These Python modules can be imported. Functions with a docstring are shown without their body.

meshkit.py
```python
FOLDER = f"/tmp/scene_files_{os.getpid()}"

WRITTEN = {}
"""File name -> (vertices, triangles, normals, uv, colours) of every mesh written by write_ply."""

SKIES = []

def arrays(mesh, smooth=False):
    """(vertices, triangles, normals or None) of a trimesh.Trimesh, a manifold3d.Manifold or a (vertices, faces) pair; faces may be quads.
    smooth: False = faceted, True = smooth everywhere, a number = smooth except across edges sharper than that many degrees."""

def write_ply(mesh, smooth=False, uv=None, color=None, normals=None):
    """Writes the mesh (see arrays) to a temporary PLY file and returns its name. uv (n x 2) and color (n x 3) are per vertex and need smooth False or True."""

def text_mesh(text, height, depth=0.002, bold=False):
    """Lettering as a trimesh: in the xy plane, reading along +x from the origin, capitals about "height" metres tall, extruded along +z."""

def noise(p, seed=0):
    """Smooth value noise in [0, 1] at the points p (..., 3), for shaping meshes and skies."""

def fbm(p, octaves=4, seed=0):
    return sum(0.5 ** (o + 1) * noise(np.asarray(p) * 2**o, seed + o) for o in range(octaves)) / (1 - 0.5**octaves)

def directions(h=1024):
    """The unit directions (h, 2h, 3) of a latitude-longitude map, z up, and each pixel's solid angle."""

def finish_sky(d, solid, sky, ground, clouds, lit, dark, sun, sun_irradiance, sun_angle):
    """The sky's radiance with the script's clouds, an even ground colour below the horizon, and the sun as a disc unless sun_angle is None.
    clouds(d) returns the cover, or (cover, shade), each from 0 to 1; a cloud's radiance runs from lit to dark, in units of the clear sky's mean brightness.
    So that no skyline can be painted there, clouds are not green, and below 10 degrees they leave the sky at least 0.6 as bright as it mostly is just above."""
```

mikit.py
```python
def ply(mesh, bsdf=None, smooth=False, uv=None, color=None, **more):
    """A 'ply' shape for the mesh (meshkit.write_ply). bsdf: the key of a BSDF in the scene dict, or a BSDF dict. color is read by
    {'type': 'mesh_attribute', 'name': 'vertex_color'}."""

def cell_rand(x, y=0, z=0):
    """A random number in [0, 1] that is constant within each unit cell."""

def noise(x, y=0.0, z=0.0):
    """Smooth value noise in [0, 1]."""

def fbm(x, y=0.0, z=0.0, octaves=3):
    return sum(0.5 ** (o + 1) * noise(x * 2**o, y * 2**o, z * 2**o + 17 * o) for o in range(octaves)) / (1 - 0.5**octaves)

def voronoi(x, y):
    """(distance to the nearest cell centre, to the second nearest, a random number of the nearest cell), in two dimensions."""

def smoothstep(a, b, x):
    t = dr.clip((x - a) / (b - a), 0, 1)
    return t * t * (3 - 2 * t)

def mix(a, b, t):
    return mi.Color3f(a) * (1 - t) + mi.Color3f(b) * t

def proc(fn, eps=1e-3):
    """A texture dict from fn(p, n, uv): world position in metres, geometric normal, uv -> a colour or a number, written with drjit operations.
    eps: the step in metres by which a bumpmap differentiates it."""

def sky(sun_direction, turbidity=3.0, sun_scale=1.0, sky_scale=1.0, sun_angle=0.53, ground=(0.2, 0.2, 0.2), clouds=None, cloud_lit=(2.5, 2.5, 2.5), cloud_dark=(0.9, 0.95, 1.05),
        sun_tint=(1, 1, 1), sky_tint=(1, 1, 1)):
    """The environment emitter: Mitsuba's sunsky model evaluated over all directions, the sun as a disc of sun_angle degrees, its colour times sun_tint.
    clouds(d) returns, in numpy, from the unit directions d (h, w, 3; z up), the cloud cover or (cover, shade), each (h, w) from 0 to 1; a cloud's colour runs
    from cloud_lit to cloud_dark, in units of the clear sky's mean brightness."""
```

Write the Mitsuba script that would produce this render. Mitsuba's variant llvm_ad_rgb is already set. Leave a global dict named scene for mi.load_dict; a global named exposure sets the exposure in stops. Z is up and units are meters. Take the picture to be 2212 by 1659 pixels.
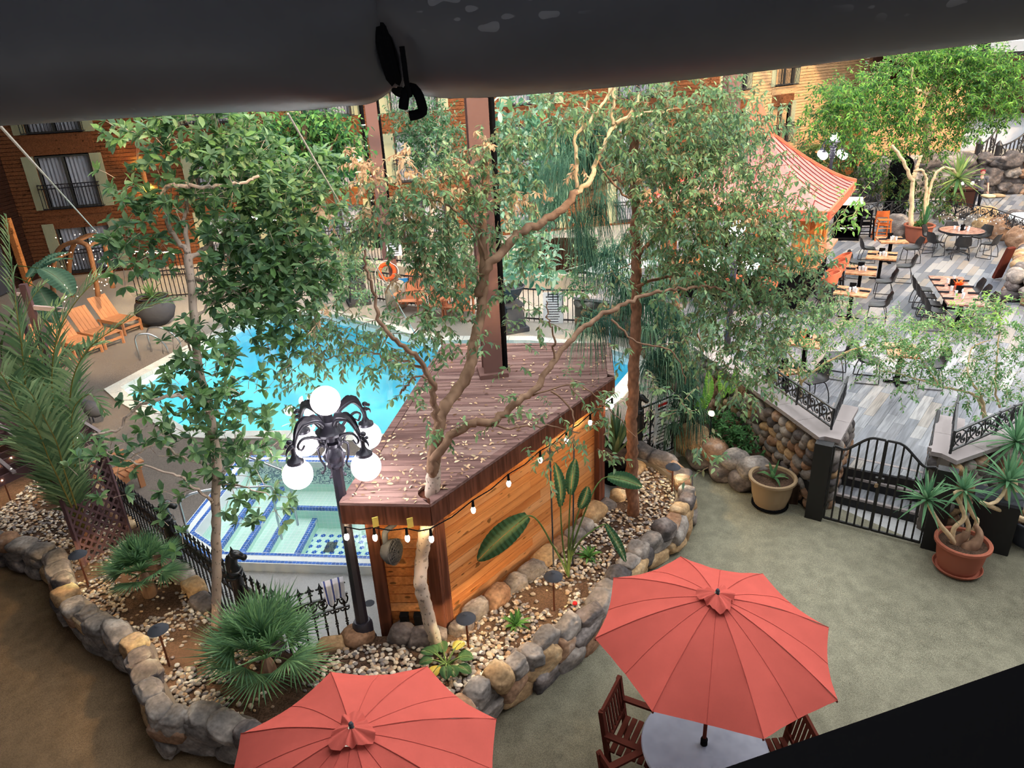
import math, random
import numpy as np
import trimesh, shapely
import shapely.geometry as sg
from shapely import affinity
import drjit as dr
import mitsuba as mi
import mikit, meshkit
from mikit import proc, noise, fbm, voronoi, cell_rand, smoothstep, mix

T4 = mi.ScalarTransform4f
scene, labels = {}, {}
rng = np.random.default_rng(11)
random.seed(11)

# ------------------------------------------------------------------ camera, sky, exposure
F_PX, CAM_Z, PITCH, ROLL = 1550.0, 7.0, math.radians(24.0), math.radians(2.8)
W_PX, H_PX = 2212, 1659
FWD = np.array([0, math.cos(PITCH), -math.sin(PITCH)])
DWN = np.array([0, -math.sin(PITCH), -math.cos(PITCH)])
RGT = np.array([1.0, 0, 0])
EYE = np.array([0, 0, CAM_Z])
UP = -(DWN * math.cos(ROLL) - RGT * math.sin(ROLL))
scene['camera'] = {'type': 'perspective', 'fov': 2 * math.degrees(math.atan(W_PX / 2 / F_PX)), 'fov_axis': 'x', 'near_clip': 0.05, 'far_clip': 300.0,
                   'to_world': T4().look_at(origin=EYE.tolist(), target=(EYE + FWD).tolist(), up=UP.tolist())}


def overcast(d):
    n = meshkit.fbm(d * [3, 3, 5] + 7.0, 4, seed=3)
    return np.ones(d.shape[:2]), np.clip(0.25 + 0.5 * (n - 0.5), 0, 1)


scene['sky'] = mikit.sky([0.45, -0.60, 0.66], turbidity=4.0, sun_scale=1.6, sky_scale=13.0, sun_angle=3.0, ground=(0.2, 0.2, 0.2),
                         clouds=overcast, cloud_lit=(1.5, 1.53, 1.55), cloud_dark=(1.0, 1.05, 1.1), sun_tint=(1.0, 0.88, 0.7))
scene['sky']['sampling_weight'] = 12.0
exposure = 1.15


def ray(u, v):
    a, b = (u - W_PX / 2) / F_PX, (v - H_PX / 2) / F_PX
    s, c = math.sin(ROLL), math.cos(ROLL)
    return FWD + (a * c - b * s) * RGT + (a * s + b * c) * DWN


def P(u, v, z=0.0):
    """where the sight line of a pixel of the photograph meets the level z (used to survey the ground plan)"""
    r = ray(u, v)
    return EYE + r * ((z - CAM_Z) / r[2])


def Y(u, v, y):
    """where it meets the upright plane at distance y"""
    r = ray(u, v)
    return EYE + r * (y / r[1])


def lin(*c):
    c = np.asarray(c[0] if len(c) == 1 else c, float) / 255
    return np.where(c <= 0.04045, c / 12.92, ((c + 0.055) / 1.055) ** 2.4)


# ------------------------------------------------------------------ mesh helpers
_cb = None


def _chamfer_faces():
    global _cb
    v = []
    for sx in (-1, 1):
        for sy in (-1, 1):
            for sz in (-1, 1):
                for k in range(3):
                    q = np.array([sx, sy, sz], float)
                    q[k] *= 0.8
                    v.append(q)
    v = np.array(v)
    h = trimesh.convex.convex_hull(v)
    idx = np.array([np.argmin(((v - p) ** 2).sum(1)) for p in h.vertices])
    _cb = idx[h.faces]


_chamfer_faces()
BOXF = np.array([[0, 1, 3], [0, 3, 2], [4, 6, 7], [4, 7, 5], [0, 4, 5], [0, 5, 1], [2, 3, 7], [2, 7, 6], [0, 2, 6], [0, 6, 4], [1, 5, 7], [1, 7, 3]])
BOXV = np.array([[x, y, z] for x in (-1, 1) for y in (-1, 1) for z in (-1, 1)], float)


def frame(d, up=(0, 0, 1)):
    d = np.asarray(d, float)
    d = d / (np.linalg.norm(d) + 1e-12)
    u = np.asarray(up, float)
    if abs(d @ u) > 0.99 * np.linalg.norm(u):
        u = np.array([1.0, 0, 0])
    s = np.cross(d, u)
    s /= np.linalg.norm(s)
    return d, s, np.cross(s, d)


def rz(a):
    c, s = math.cos(a), math.sin(a)
    return np.array([[c, -s, 0], [s, c, 0], [0, 0, 1.0]])


def unit(v):
    v = np.asarray(v, float)
    return v / (np.linalg.norm(v) + 1e-12)


_ico = {}


class M:
    """collects pieces into one mesh"""

    def __init__(self):
        self.v, self.f, self.c, self.n = [], [], [], 0

    def add(self, v, f, col=None):
        v, f = np.asarray(v, float), np.asarray(f, int)
        if f.shape[1] == 4:
            f = np.vstack([f[:, [0, 1, 2]], f[:, [0, 2, 3]]])
        self.v.append(v)
        self.f.append(f + self.n)
        if col is not None:
            self.c.append(np.broadcast_to(col, (len(v), 3)))
        self.n += len(v)
        return self

    def box(self, c, s, a=0.0, ch=0.0, R=None, col=None):
        """centre, full size, turn about z, chamfer"""
        c, h = np.asarray(c, float), np.asarray(s, float) / 2
        R = rz(a) if R is None else R
        if ch > 0:
            v = []
            for sx in (-1, 1):
                for sy in (-1, 1):
                    for sz in (-1, 1):
                        for k in range(3):
                            q = np.array([sx, sy, sz]) * h
                            q[k] -= np.sign(q[k]) * min(ch, h[k] * 0.6)
                            v.append(q)
            return self.add(np.array(v) @ R.T + c, _cb, col)
        return self.add((BOXV * h) @ R.T + c, BOXF, col)

    def bar(self, p, q, w, h, up=(0, 0, 1), ch=0.0, col=None):
        """a bar of width w and height h (along up) from p to q"""
        p, q = np.asarray(p, float), np.asarray(q, float)
        d, s, u = frame(q - p, up)
        return self.box((p + q) / 2, (np.linalg.norm(q - p), w, h), R=np.stack([d, s, u], 1), ch=ch, col=col)

    def tube(self, pts, r, n=6, col=None, cap=True):
        p = np.asarray(pts, float)
        r = np.broadcast_to(np.asarray(r, float), (len(p),))
        t = np.gradient(p, axis=0)
        t /= np.linalg.norm(t, axis=1, keepdims=True) + 1e-12
        a0 = np.cross(t[0], [0, 0, 1.0] if abs(t[0][2]) < 0.9 else [1.0, 0, 0])
        A = [a0 / np.linalg.norm(a0)]
        for i in range(1, len(p)):
            a = A[-1] - t[i] * (A[-1] @ t[i])
            A.append(a / (np.linalg.norm(a) + 1e-12))
        A = np.array(A)
        B = np.cross(t, A)
        th = np.arange(n) * 2 * math.pi / n
        v = p[:, None] + r[:, None, None] * (np.cos(th)[None, :, None] * A[:, None] + np.sin(th)[None, :, None] * B[:, None])
        i, j = np.meshgrid(np.arange(len(p) - 1), np.arange(n), indexing='ij')
        q = np.stack([i * n + j, i * n + (j + 1) % n, (i + 1) * n + (j + 1) % n, (i + 1) * n + j], -1).reshape(-1, 4)
        v = v.reshape(-1, 3)
        f = np.vstack([q[:, [0, 1, 2]], q[:, [0, 2, 3]]])
        if cap:
            m = len(v)
            v = np.vstack([v, p[0], p[-1]])
            j = np.arange(n)
            f = np.vstack([f, np.stack([j * 0 + m, (j + 1) % n, j], 1), np.stack([j * 0 + m + 1, j + (len(p) - 1) * n, (j + 1) % n + (len(p) - 1) * n], 1)])
        return self.add(v, f, col)

    def lathe(self, prof, o=(0, 0, 0), n=20, axis=None, col=None):
        """profile of (radius, height)"""
        prof = np.asarray(prof, float)
        th = np.arange(n) * 2 * math.pi / n
        v = np.stack([prof[:, :1] * np.cos(th), prof[:, :1] * np.sin(th), np.repeat(prof[:, 1:], n, 1)], -1).reshape(-1, 3)
        if axis is not None:
            d, s, u = frame(axis)
            v = v @ np.stack([s, u, d], 0)
        i, j = np.meshgrid(np.arange(len(prof) - 1), np.arange(n), indexing='ij')
        q = np.stack([i * n + j, i * n + (j + 1) % n, (i + 1) * n + (j + 1) % n, (i + 1) * n + j], -1).reshape(-1, 4)
        if (prof[:-1, 0] * prof[1:, 0] * 0 + (prof[:-1, 0] + prof[1:, 0]) ** 2 * (prof[1:, 1] - prof[:-1, 1])).sum() < 0:
            q = q[:, ::-1]
        return self.add(v + np.asarray(o, float), q, col)

    def prism(self, poly, z0, z1, col=None):
        """a shapely polygon or list of points, extruded upright"""
        g = poly if hasattr(poly, 'geom_type') else sg.Polygon(np.asarray(poly)[:, :2])
        for q in getattr(g, 'geoms', [g]):
            if q.is_empty or q.geom_type != 'Polygon' or q.area < 1e-6:
                continue
            m = trimesh.creation.extrude_polygon(q, z1 - z0, engine='earcut')
            self.add(np.array(m.vertices) + [0, 0, z0], m.faces, col)
        return self

    def quad(self, a, b, c, d, th=0.0, col=None):
        q = np.array([a, b, c, d], float)
        if th == 0:
            return self.add(q, [[0, 1, 2, 3]], col)
        n = np.cross(q[1] - q[0], q[3] - q[0])
        n = n / np.linalg.norm(n) * th
        v = np.vstack([q, q - n])
        return self.add(v, [[0, 1, 2, 3], [7, 6, 5, 4], [0, 4, 5, 1], [1, 5, 6, 2], [2, 6, 7, 3], [3, 7, 4, 0]], col)

    def ico(self, c, r, sub=1, amp=0.0, fr=1.5, seed=0, R=None, col=None, flat=0.0):
        if sub not in _ico:
            m = trimesh.creation.icosphere(sub)
            _ico[sub] = (np.array(m.vertices), np.array(m.faces))
        v, f = _ico[sub]
        if amp:
            k = 1 + amp * 2 * (meshkit.fbm(v * fr + seed * 3.7, 3, seed=seed % 97) - 0.5)
            v = v * k[:, None]
        if flat:
            v = np.sign(v) * np.abs(v) ** (1 - flat)
        v = v * np.asarray(r, float)
        if R is not None:
            v = v @ np.asarray(R).T
        return self.add(v + np.asarray(c, float), f, col)

    def strip(self, L, Rr, col=None):
        """a ribbon between two polylines"""
        L, Rr = np.asarray(L, float), np.asarray(Rr, float)
        n = len(L)
        i = np.arange(n - 1)
        return self.add(np.vstack([L, Rr]), np.stack([i, i + n, i + n + 1, i + 1], 1), col)

    def join(self, o, R=np.eye(3), t=(0, 0, 0), col=None):
        v, f = o.vf()
        return self.add(v @ np.asarray(R).T + np.asarray(t, float), f, col if col is not None else (np.vstack(o.c) if o.c else None))

    def vf(self):
        return np.vstack(self.v), np.vstack(self.f)

    def ply(self, mat, smooth=False):
        v, f = self.vf()
        if self.c:
            if smooth not in (True, False):
                smooth = True
            return mikit.ply((v, f), mat, smooth=smooth, color=np.vstack(self.c))
        return mikit.ply((v, f), mat, smooth=smooth)


def key(name):
    if name not in scene and name not in labels:
        return name
    i = 1
    while f'{name}_{i:03d}' in scene or f'{name}_{i:03d}' in labels:
        i += 1
    return f'{name}_{i:03d}'


_part_n = {}


def thing(name, label, cat, group=None, kind=None):
    k = key(name)
    labels[k] = {}
    if label:
        labels[k]['label'] = label
    if cat:
        labels[k]['category'] = cat
    if group:
        labels[k]['group'] = group
    if kind:
        labels[k]['kind'] = kind
    return k


def part(t, name, m, mat=None, smooth=False, label=None, kind=None, **more):
    k0 = f'{t}__{name}'
    n = _part_n.get(k0, 0)
    _part_n[k0] = n + 1
    k = k0 if n == 0 else f'{k0}_{n:03d}'
    d = m.ply(mat, smooth) if isinstance(m, M) else dict(m)
    d.update(more)
    scene[k] = d
    if label or kind:
        labels[k] = {**({'label': label} if label else {}), **({'kind': kind} if kind else {})}
    return k


def one(name, m, mat, label, cat, group=None, smooth=False, kind=None, **more):
    k = thing(name, label, cat, group, kind)
    scene[k] = {**(m.ply(mat, smooth) if isinstance(m, M) else m), **more}
    return k


def struct(name, m, mat, label=None, smooth=False):
    return one(name, m, mat, label, None, smooth=smooth, kind='structure')


def TW(loc, a=0.0, s=1.0):
    return T4().translate(list(map(float, loc))).rotate([0, 0, 1], math.degrees(a)).scale(s)


def spline(pts, n):
    """smooth polyline through points, n samples"""
    p = np.asarray(pts, float)
    d = np.r_[0, np.cumsum(np.linalg.norm(np.diff(p, axis=0), axis=1))]
    from scipy.interpolate import PchipInterpolator
    return PchipInterpolator(d, p)(np.linspace(0, d[-1], n))


# ------------------------------------------------------------------ materials
def mat(name, d, two=True):
    scene[name] = {'type': 'twosided', 'b': d} if two else d
    return name


def plain(name, c, rough=0.5, spec=0.4, metal=0.0, **kw):
    c = c if isinstance(c, dict) else {'type': 'rgb', 'value': [float(x) for x in lin(*c)]}
    if spec <= 0.41 and not metal and not kw:
        return mat(name, {'type': 'diffuse', 'reflectance': c})
    return mat(name, {'type': 'principled', 'base_color': c, 'roughness': rough, 'specular': spec, 'metallic': metal, **kw})


def tex(name, fn, rough=0.6, spec=0.3, bump=None, amt=0.0, **kw):
    if spec <= 0.41:
        return mat(name, {'type': 'diffuse', 'reflectance': proc(fn)})
    b = {'type': 'principled', 'base_color': proc(fn), 'roughness': rough, 'specular': spec, **kw}
    if bump is not None:
        b = {'type': 'bumpmap', 'arbitrary': proc(bump, eps=2e-3), 'scale': amt, 'bsdf': b}
    return mat(name, b)


def L3(*c):
    return mi.Color3f(*[float(x) for x in lin(*c)])


def ramp(a, b, t):
    return mix(L3(*a), L3(*b), t)


VC = {'type': 'mesh_attribute', 'name': 'vertex_color'}


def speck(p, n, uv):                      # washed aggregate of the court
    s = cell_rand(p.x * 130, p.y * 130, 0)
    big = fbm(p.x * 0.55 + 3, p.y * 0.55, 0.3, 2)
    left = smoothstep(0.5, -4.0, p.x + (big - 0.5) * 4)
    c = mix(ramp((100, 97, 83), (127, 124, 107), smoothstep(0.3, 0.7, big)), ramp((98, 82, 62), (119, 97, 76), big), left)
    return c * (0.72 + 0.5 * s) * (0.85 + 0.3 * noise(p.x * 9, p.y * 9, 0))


def deckc(p, n, uv):                      # exposed aggregate beside the pool, paler concrete by the tub
    s = cell_rand(p.x * 90, p.y * 90, 1)
    big = fbm(p.x * 0.7, p.y * 0.7, 2.0, 2)
    pale = smoothstep(-6.8, -4.0, p.x + (big - .5) * 1.5) * smoothstep(13.0, 9.5, p.y + (big - .5))
    far = smoothstep(14.5, 18.5, p.y + p.x * 0.35)
    agg = ramp((100, 92, 86), (124, 115, 107), big) * (0.65 + 0.6 * s)
    con = ramp((158, 158, 158), (184, 184, 184), big) * (0.92 + 0.15 * s)
    fc = ramp((146, 140, 130), (172, 166, 156), big) * (0.9 + 0.15 * s)
    return mix(mix(agg, con, pale), fc, far * (1 - pale) * 0.85)


def grain(a, b, k=1.0, knots=True):
    def fn(p, n, uv):
        # grain runs along the long horizontal direction, stretched noise
        q = p.x * 0.66 + p.y * 0.75
        r = p.x * -0.75 + p.y * 0.66
        g = fbm(q * 2.2 * k, p.z * 38 * k, r * 38 * k, 2)
        t = smoothstep(0.25, 0.75, g)
        row = noise(q * 0.5, dr.floor(p.z / 0.142) * 7.3, 0)
        kn = smoothstep(0.80, 0.90, noise(q * 7 * k, p.z * 22 * k, r * 9)) if knots else 0
        return ramp(a, b, dr.clip(t * 0.6 + row * 0.5, 0, 1)) * (1 - 0.65 * kn)
    return fn


def woodx(a, b, ax=0, k=1.0):
    """grain along one world axis (0 x, 1 y, 2 z)"""
    def fn(p, n, uv):
        c = [p.x, p.y, p.z]
        s = [1.5 * k if i == ax else 30.0 * k for i in range(3)]
        return ramp(a, b, smoothstep(0.25, 0.75, fbm(c[0] * s[0], c[1] * s[1], c[2] * s[2], 2)))
    return fn


def stonefn(a, b, c):
    def fn(p, n, uv):
        t = fbm(p.x * 5, p.y * 5, p.z * 5, 2)
        s = fbm(p.x * 30 + 9, p.y * 30, p.z * 30, 2)
        return mix(ramp(a, b, smoothstep(0.3, 0.7, t)), L3(*c), smoothstep(.62, .72, t) * .5) * (0.55 + 0.85 * s)
    return fn


def stonebump(p, n, uv):
    return fbm(p.x * 18, p.y * 18, p.z * 18, 4)


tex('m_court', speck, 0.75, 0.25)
tex('m_pool_deck', deckc, 0.8, 0.2)
tex('m_stone_grey', stonefn((112, 106, 102), (146, 136, 128), (178, 170, 162)), 0.7, 0.3, stonebump, 0.02)
tex('m_stone_tan', stonefn((150, 122, 92), (182, 152, 116), (200, 180, 150)), 0.7, 0.3, stonebump, 0.02)
tex('m_stone_rust', stonefn((128, 98, 78), (158, 126, 102), (176, 160, 150)), 0.7, 0.3, stonebump, 0.02)
tex('m_stone_dark', stonefn((82, 78, 78), (112, 102, 98), (150, 142, 138)), 0.7, 0.3, stonebump, 0.02)
STONES = ['m_stone_grey', 'm_stone_tan', 'm_stone_rust', 'm_stone_dark', 'm_stone_grey']
tex('m_mortar', lambda p, n, uv: ramp((92, 86, 80), (120, 112, 104), fbm(p.x * 12, p.y * 12, p.z * 12, 2)), 0.9, 0.2)
tex('m_soil', lambda p, n, uv: ramp((50, 40, 34), (92, 72, 60), fbm(p.x * 6, p.y * 6, p.z * 6, 2)) * (0.6 + 0.7 * cell_rand(p.x * 60, p.y * 60, 3)), 0.95, 0.1)
mat('m_vc', {'type': 'diffuse', 'reflectance': VC})
mat('m_vc_matte', {'type': 'diffuse', 'reflectance': VC})
tex('m_cedar', grain((196, 120, 66), (226, 154, 94)), 0.45, 0.4)
tex('m_cedar_b', grain((184, 108, 58), (214, 140, 82)), 0.45, 0.4)
tex('m_cedar_c', grain((196, 132, 82), (224, 162, 110)), 0.45, 0.4)
CEDAR = ['m_cedar', 'm_cedar_b', 'm_cedar_c', 'm_cedar']
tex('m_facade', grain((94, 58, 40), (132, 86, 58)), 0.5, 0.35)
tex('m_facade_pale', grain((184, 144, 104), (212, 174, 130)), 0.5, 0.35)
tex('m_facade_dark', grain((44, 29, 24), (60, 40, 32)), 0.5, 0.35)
tex('m_trim_brown', woodx((78, 48, 38), (108, 68, 54), 2), 0.5, 0.35)
for _i, (_a, _b) in enumerate([((118, 92, 86), (150, 120, 112)), ((104, 80, 76), (138, 108, 102)), ((132, 106, 100), (160, 132, 124)), ((112, 84, 78), (142, 114, 108))]):
    tex(f'm_roofplank_{_i}', woodx(_a, _b, 0, 0.8), 0.6, 0.3)
for _i, (_a, _b) in enumerate([((78, 80, 85), (110, 112, 118)), ((94, 96, 102), (128, 130, 134)), ((116, 114, 114), (150, 148, 146)), ((68, 72, 80), (98, 102, 110)), ((104, 98, 92), (138, 130, 122))]):
    def _fp(p, n, uv, a=_a, b=_b):
        q, r = p.x * 0.65 + p.y * 0.76, p.x * -0.76 + p.y * 0.65
        return ramp(a, b, smoothstep(0.25, 0.75, fbm(q * 2.0, r * 26, 0.5, 2)))
    tex(f'm_plank_{_i}', _fp, 0.38, 0.5)
PLANKS = [f'm_plank_{i}' for i in (0, 1, 3, 0, 1, 2, 3, 0, 4)]
plain('m_plank_gap', (48, 46, 46), 0.8)
tex('m_bark_pale', lambda p, n, uv: ramp((176, 156, 140), (208, 188, 172), fbm(p.x * 9, p.y * 9, p.z * 5, 2)) * (1 - 0.5 * smoothstep(0.72, 0.8, noise(p.x * 40, p.y * 40, p.z * 26))), 0.8, 0.2)
tex('m_bark_brown', lambda p, n, uv: ramp((96, 72, 58), (168, 136, 112), fbm(p.x * 14, p.y * 14, p.z * 6, 2)), 0.8, 0.2)
tex('m_bark_red', lambda p, n, uv: ramp((86, 60, 48), (154, 114, 92), fbm(p.x * 26, p.y * 26, p.z * 12, 2)), 0.85, 0.2, lambda p, n, uv: fbm(p.x * 30, p.y * 30, p.z * 12, 3), 0.03)
tex('m_bark_tan', lambda p, n, uv: ramp((190, 164, 128), (226, 200, 162), fbm(p.x * 18, p.y * 18, p.z * 18, 2)), 0.8, 0.2)
plain('m_iron', (34, 34, 38), 0.4, 0.5)
plain('m_iron_gloss', (26, 27, 30), 0.28, 0.6)
plain('m_lamp_iron', (52, 50, 60), 0.35, 0.55, 0.3)
plain('m_black', (22, 22, 24), 0.5, 0.4)
plain('m_black_soft', (26, 26, 28), 0.65, 0.3)
plain('m_charcoal', (74, 76, 82), 0.5, 0.4)
plain('m_steel', (190, 192, 196), 0.22, 0.5, 0.95)
plain('m_white', (232, 232, 228), 0.6, 0.3)
plain('m_white_wall', (196, 200, 208), 0.8, 0.2)
plain('m_column', (128, 98, 92), 0.55, 0.35)
plain('m_shutter', (166, 168, 138), 0.6, 0.3)
plain('m_window_frame', (70, 70, 66), 0.5)
plain('m_room_dark', (40, 40, 44), 0.8)
plain('m_curtain', (172, 176, 186), 0.8, 0.2)
plain('m_concrete', (168, 160, 146), 0.85, 0.2)
plain('m_cap', (150, 142, 140), 0.6, 0.3)
plain('m_gate_black', (18, 18, 20), 0.45, 0.45)
plain('m_terracotta', (152, 92, 74), 0.7, 0.3)
plain('m_pot_tan', (150, 128, 102), 0.6, 0.35)
plain('m_coral_roof', (182, 104, 96), 0.4, 0.45)
plain('m_coral_edge', (226, 110, 86), 0.45, 0.4)
plain('m_coral_seam', (118, 58, 56), 0.5, 0.4)
plain('m_coral_seat', (214, 120, 92), 0.55, 0.4)
plain('m_lounge', (176, 124, 90), 0.55, 0.35)
plain('m_lounge_coral', (204, 134, 100), 0.55, 0.35)
plain('m_orange', (226, 92, 52), 0.5, 0.4)
plain('m_rope', (224, 220, 212), 0.8, 0.2)
plain('m_pergola', (92, 70, 72), 0.6, 0.3)
plain('m_pergola_top', (150, 136, 136), 0.6, 0.3)
plain('m_dark_wood', (58, 40, 36), 0.45, 0.4)
plain('m_arbour', (140, 98, 68), 0.6, 0.3)
plain('m_redwood', (88, 46, 38), 0.45, 0.4)
tex('m_umbrella', lambda p, n, uv: L3(190, 90, 80) * (0.88 + 0.14 * fbm(p.x * 5, p.y * 5, p.z * 5, 2) + 0.07 * cell_rand(p.x * 320, p.y * 320, p.z * 320)), 0.85, 0.15, None, 0, sheen=0.2)
plain('m_umbrella_seam', (172, 78, 70), 0.85, 0.15)
tex('m_table_grey', lambda p, n, uv: ramp((118, 120, 136), (138, 140, 154), fbm(p.x * 9, p.y * 9, 0, 3)), 0.35, 0.45)
tex('m_tabletop', lambda p, n, uv: ramp((132, 90, 64), (178, 132, 96), smoothstep(0.25, .75, fbm(p.x * 6 + p.y * 2, p.y * 26 - p.x * 7, 0, 2))), 0.35, 0.45)
tex('m_tabletop_dark', lambda p, n, uv: ramp((112, 78, 66), (160, 118, 100), smoothstep(0.25, .75, fbm(p.x * 6 + p.y * 2, p.y * 26 - p.x * 7, 0, 2))), 0.3, 0.5)
plain('m_leather', (34, 33, 34), 0.42, 0.5)
plain('m_napkin', (44, 44, 50), 0.8, 0.2)
plain('m_glassware', (206, 212, 216), 0.15, 0.6)
plain('m_sign', (232, 234, 238), 0.6, 0.3)
plain('m_print', (60, 60, 66), 0.7, 0.2)
plain('m_print_red', (200, 50, 50), 0.7, 0.2)
plain('m_print_blue', (50, 130, 200), 0.6, 0.3)
plain('m_wire', (214, 208, 196), 0.5, 0.4)
plain('m_pool', (98, 206, 230), 0.8, 0.2)
plain('m_pool_line', (40, 96, 190), 0.6, 0.3)
plain('m_tile_pale', (226, 232, 232), 0.5, 0.4)
def _cop(p, n, uv):
    return L3(196, 197, 190) * (0.86 + 0.2 * fbm(p.x * 6, p.y * 6, 0, 2)) * (0.9 + 0.12 * cell_rand(p.x * 40, p.y * 40, 0))
tex('m_coping', _cop, 0.6, 0.35)
def _tub(p, n, uv):
    a, s = p.x * 0.992 - p.y * 0.12, p.x * 0.12 + p.y * 0.992
    fx, fy, fz = [dr.abs(q * 12.0 - dr.floor(q * 12.0) - 0.5) for q in (a, s, p.z)]
    g = dr.maximum(dr.select(dr.abs(n.x) > .5, 0, fx), dr.maximum(dr.select(dr.abs(n.y) > .5, 0, fy), dr.select(dr.abs(n.z) > .5, 0, fz)))
    return mix(L3(196, 232, 220), L3(226, 240, 234), smoothstep(0.44, 0.47, g))
tex('m_tub_tile', _tub, 0.5, 0.4)
def _bluetile(p, n, uv):
    a, s = p.x * 0.992 - p.y * 0.12, p.x * 0.12 + p.y * 0.992
    g = dr.maximum(dr.abs(a * 16 - dr.floor(a * 16) - .5), dr.abs(s * 16 - dr.floor(s * 16) - .5))
    return mix(L3(38, 92, 176) * (0.75 + 0.5 * cell_rand(a * 16, s * 16, 2)), L3(190, 205, 220), smoothstep(0.44, 0.47, g))
tex('m_blue_tile', _bluetile, 0.4, 0.5)
def _mosaic(p, n, uv):
    a, z = (p.x * 0.992 - p.y * 0.12) * 36, p.z * 36
    h = cell_rand(a, z, 4)
    c = dr.select(h < 0.3, L3(52, 84, 110), dr.select(h < 0.55, L3(120, 150, 150), L3(196, 214, 206)))
    g = dr.maximum(dr.abs(a - dr.floor(a) - .5), dr.abs(z - dr.floor(z) - .5))
    return mix(c, L3(206, 216, 214), smoothstep(0.38, 0.44, g))
tex('m_mosaic', _mosaic, 0.4, 0.5)
scene['m_water'] = {'type': 'bumpmap', 'arbitrary': proc(lambda p, n, uv: fbm(p.x * 2.2, p.y * 2.2, 0, 3), eps=6e-3), 'scale': 0.03, 'bsdf': {'type': 'dielectric', 'int_ior': 1.33, 'ext_ior': 1.0}}
scene['m_water_calm'] = {'type': 'thindielectric', 'int_ior': 1.33, 'ext_ior': 1.0}
mat('m_leaf', {'type': 'principledthin', 'base_color': VC, 'roughness': 0.38, 'diff_trans': 1.0, 'spec_trans': 0.0}, False)
mat('m_frond', {'type': 'principledthin', 'base_color': VC, 'roughness': 0.45, 'diff_trans': 0.8, 'spec_trans': 0.0}, False)
for _i, _c in enumerate([(106, 142, 98), (128, 164, 110), (94, 128, 90), (150, 184, 132)]):
    mat(f'm_leaf_{_i}', {'type': 'principledthin', 'base_color': {'type': 'rgb', 'value': [float(x) for x in lin(_c)]}, 'roughness': 0.38, 'diff_trans': 1.0, 'spec_trans': 0.0}, False)


def glow(rgb, power, w=0.1):
    return {'emitter': {'type': 'area', 'sampling_weight': w, 'radiance': {'type': 'rgb', 'value': [float(x * power) for x in rgb]}}}


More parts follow.
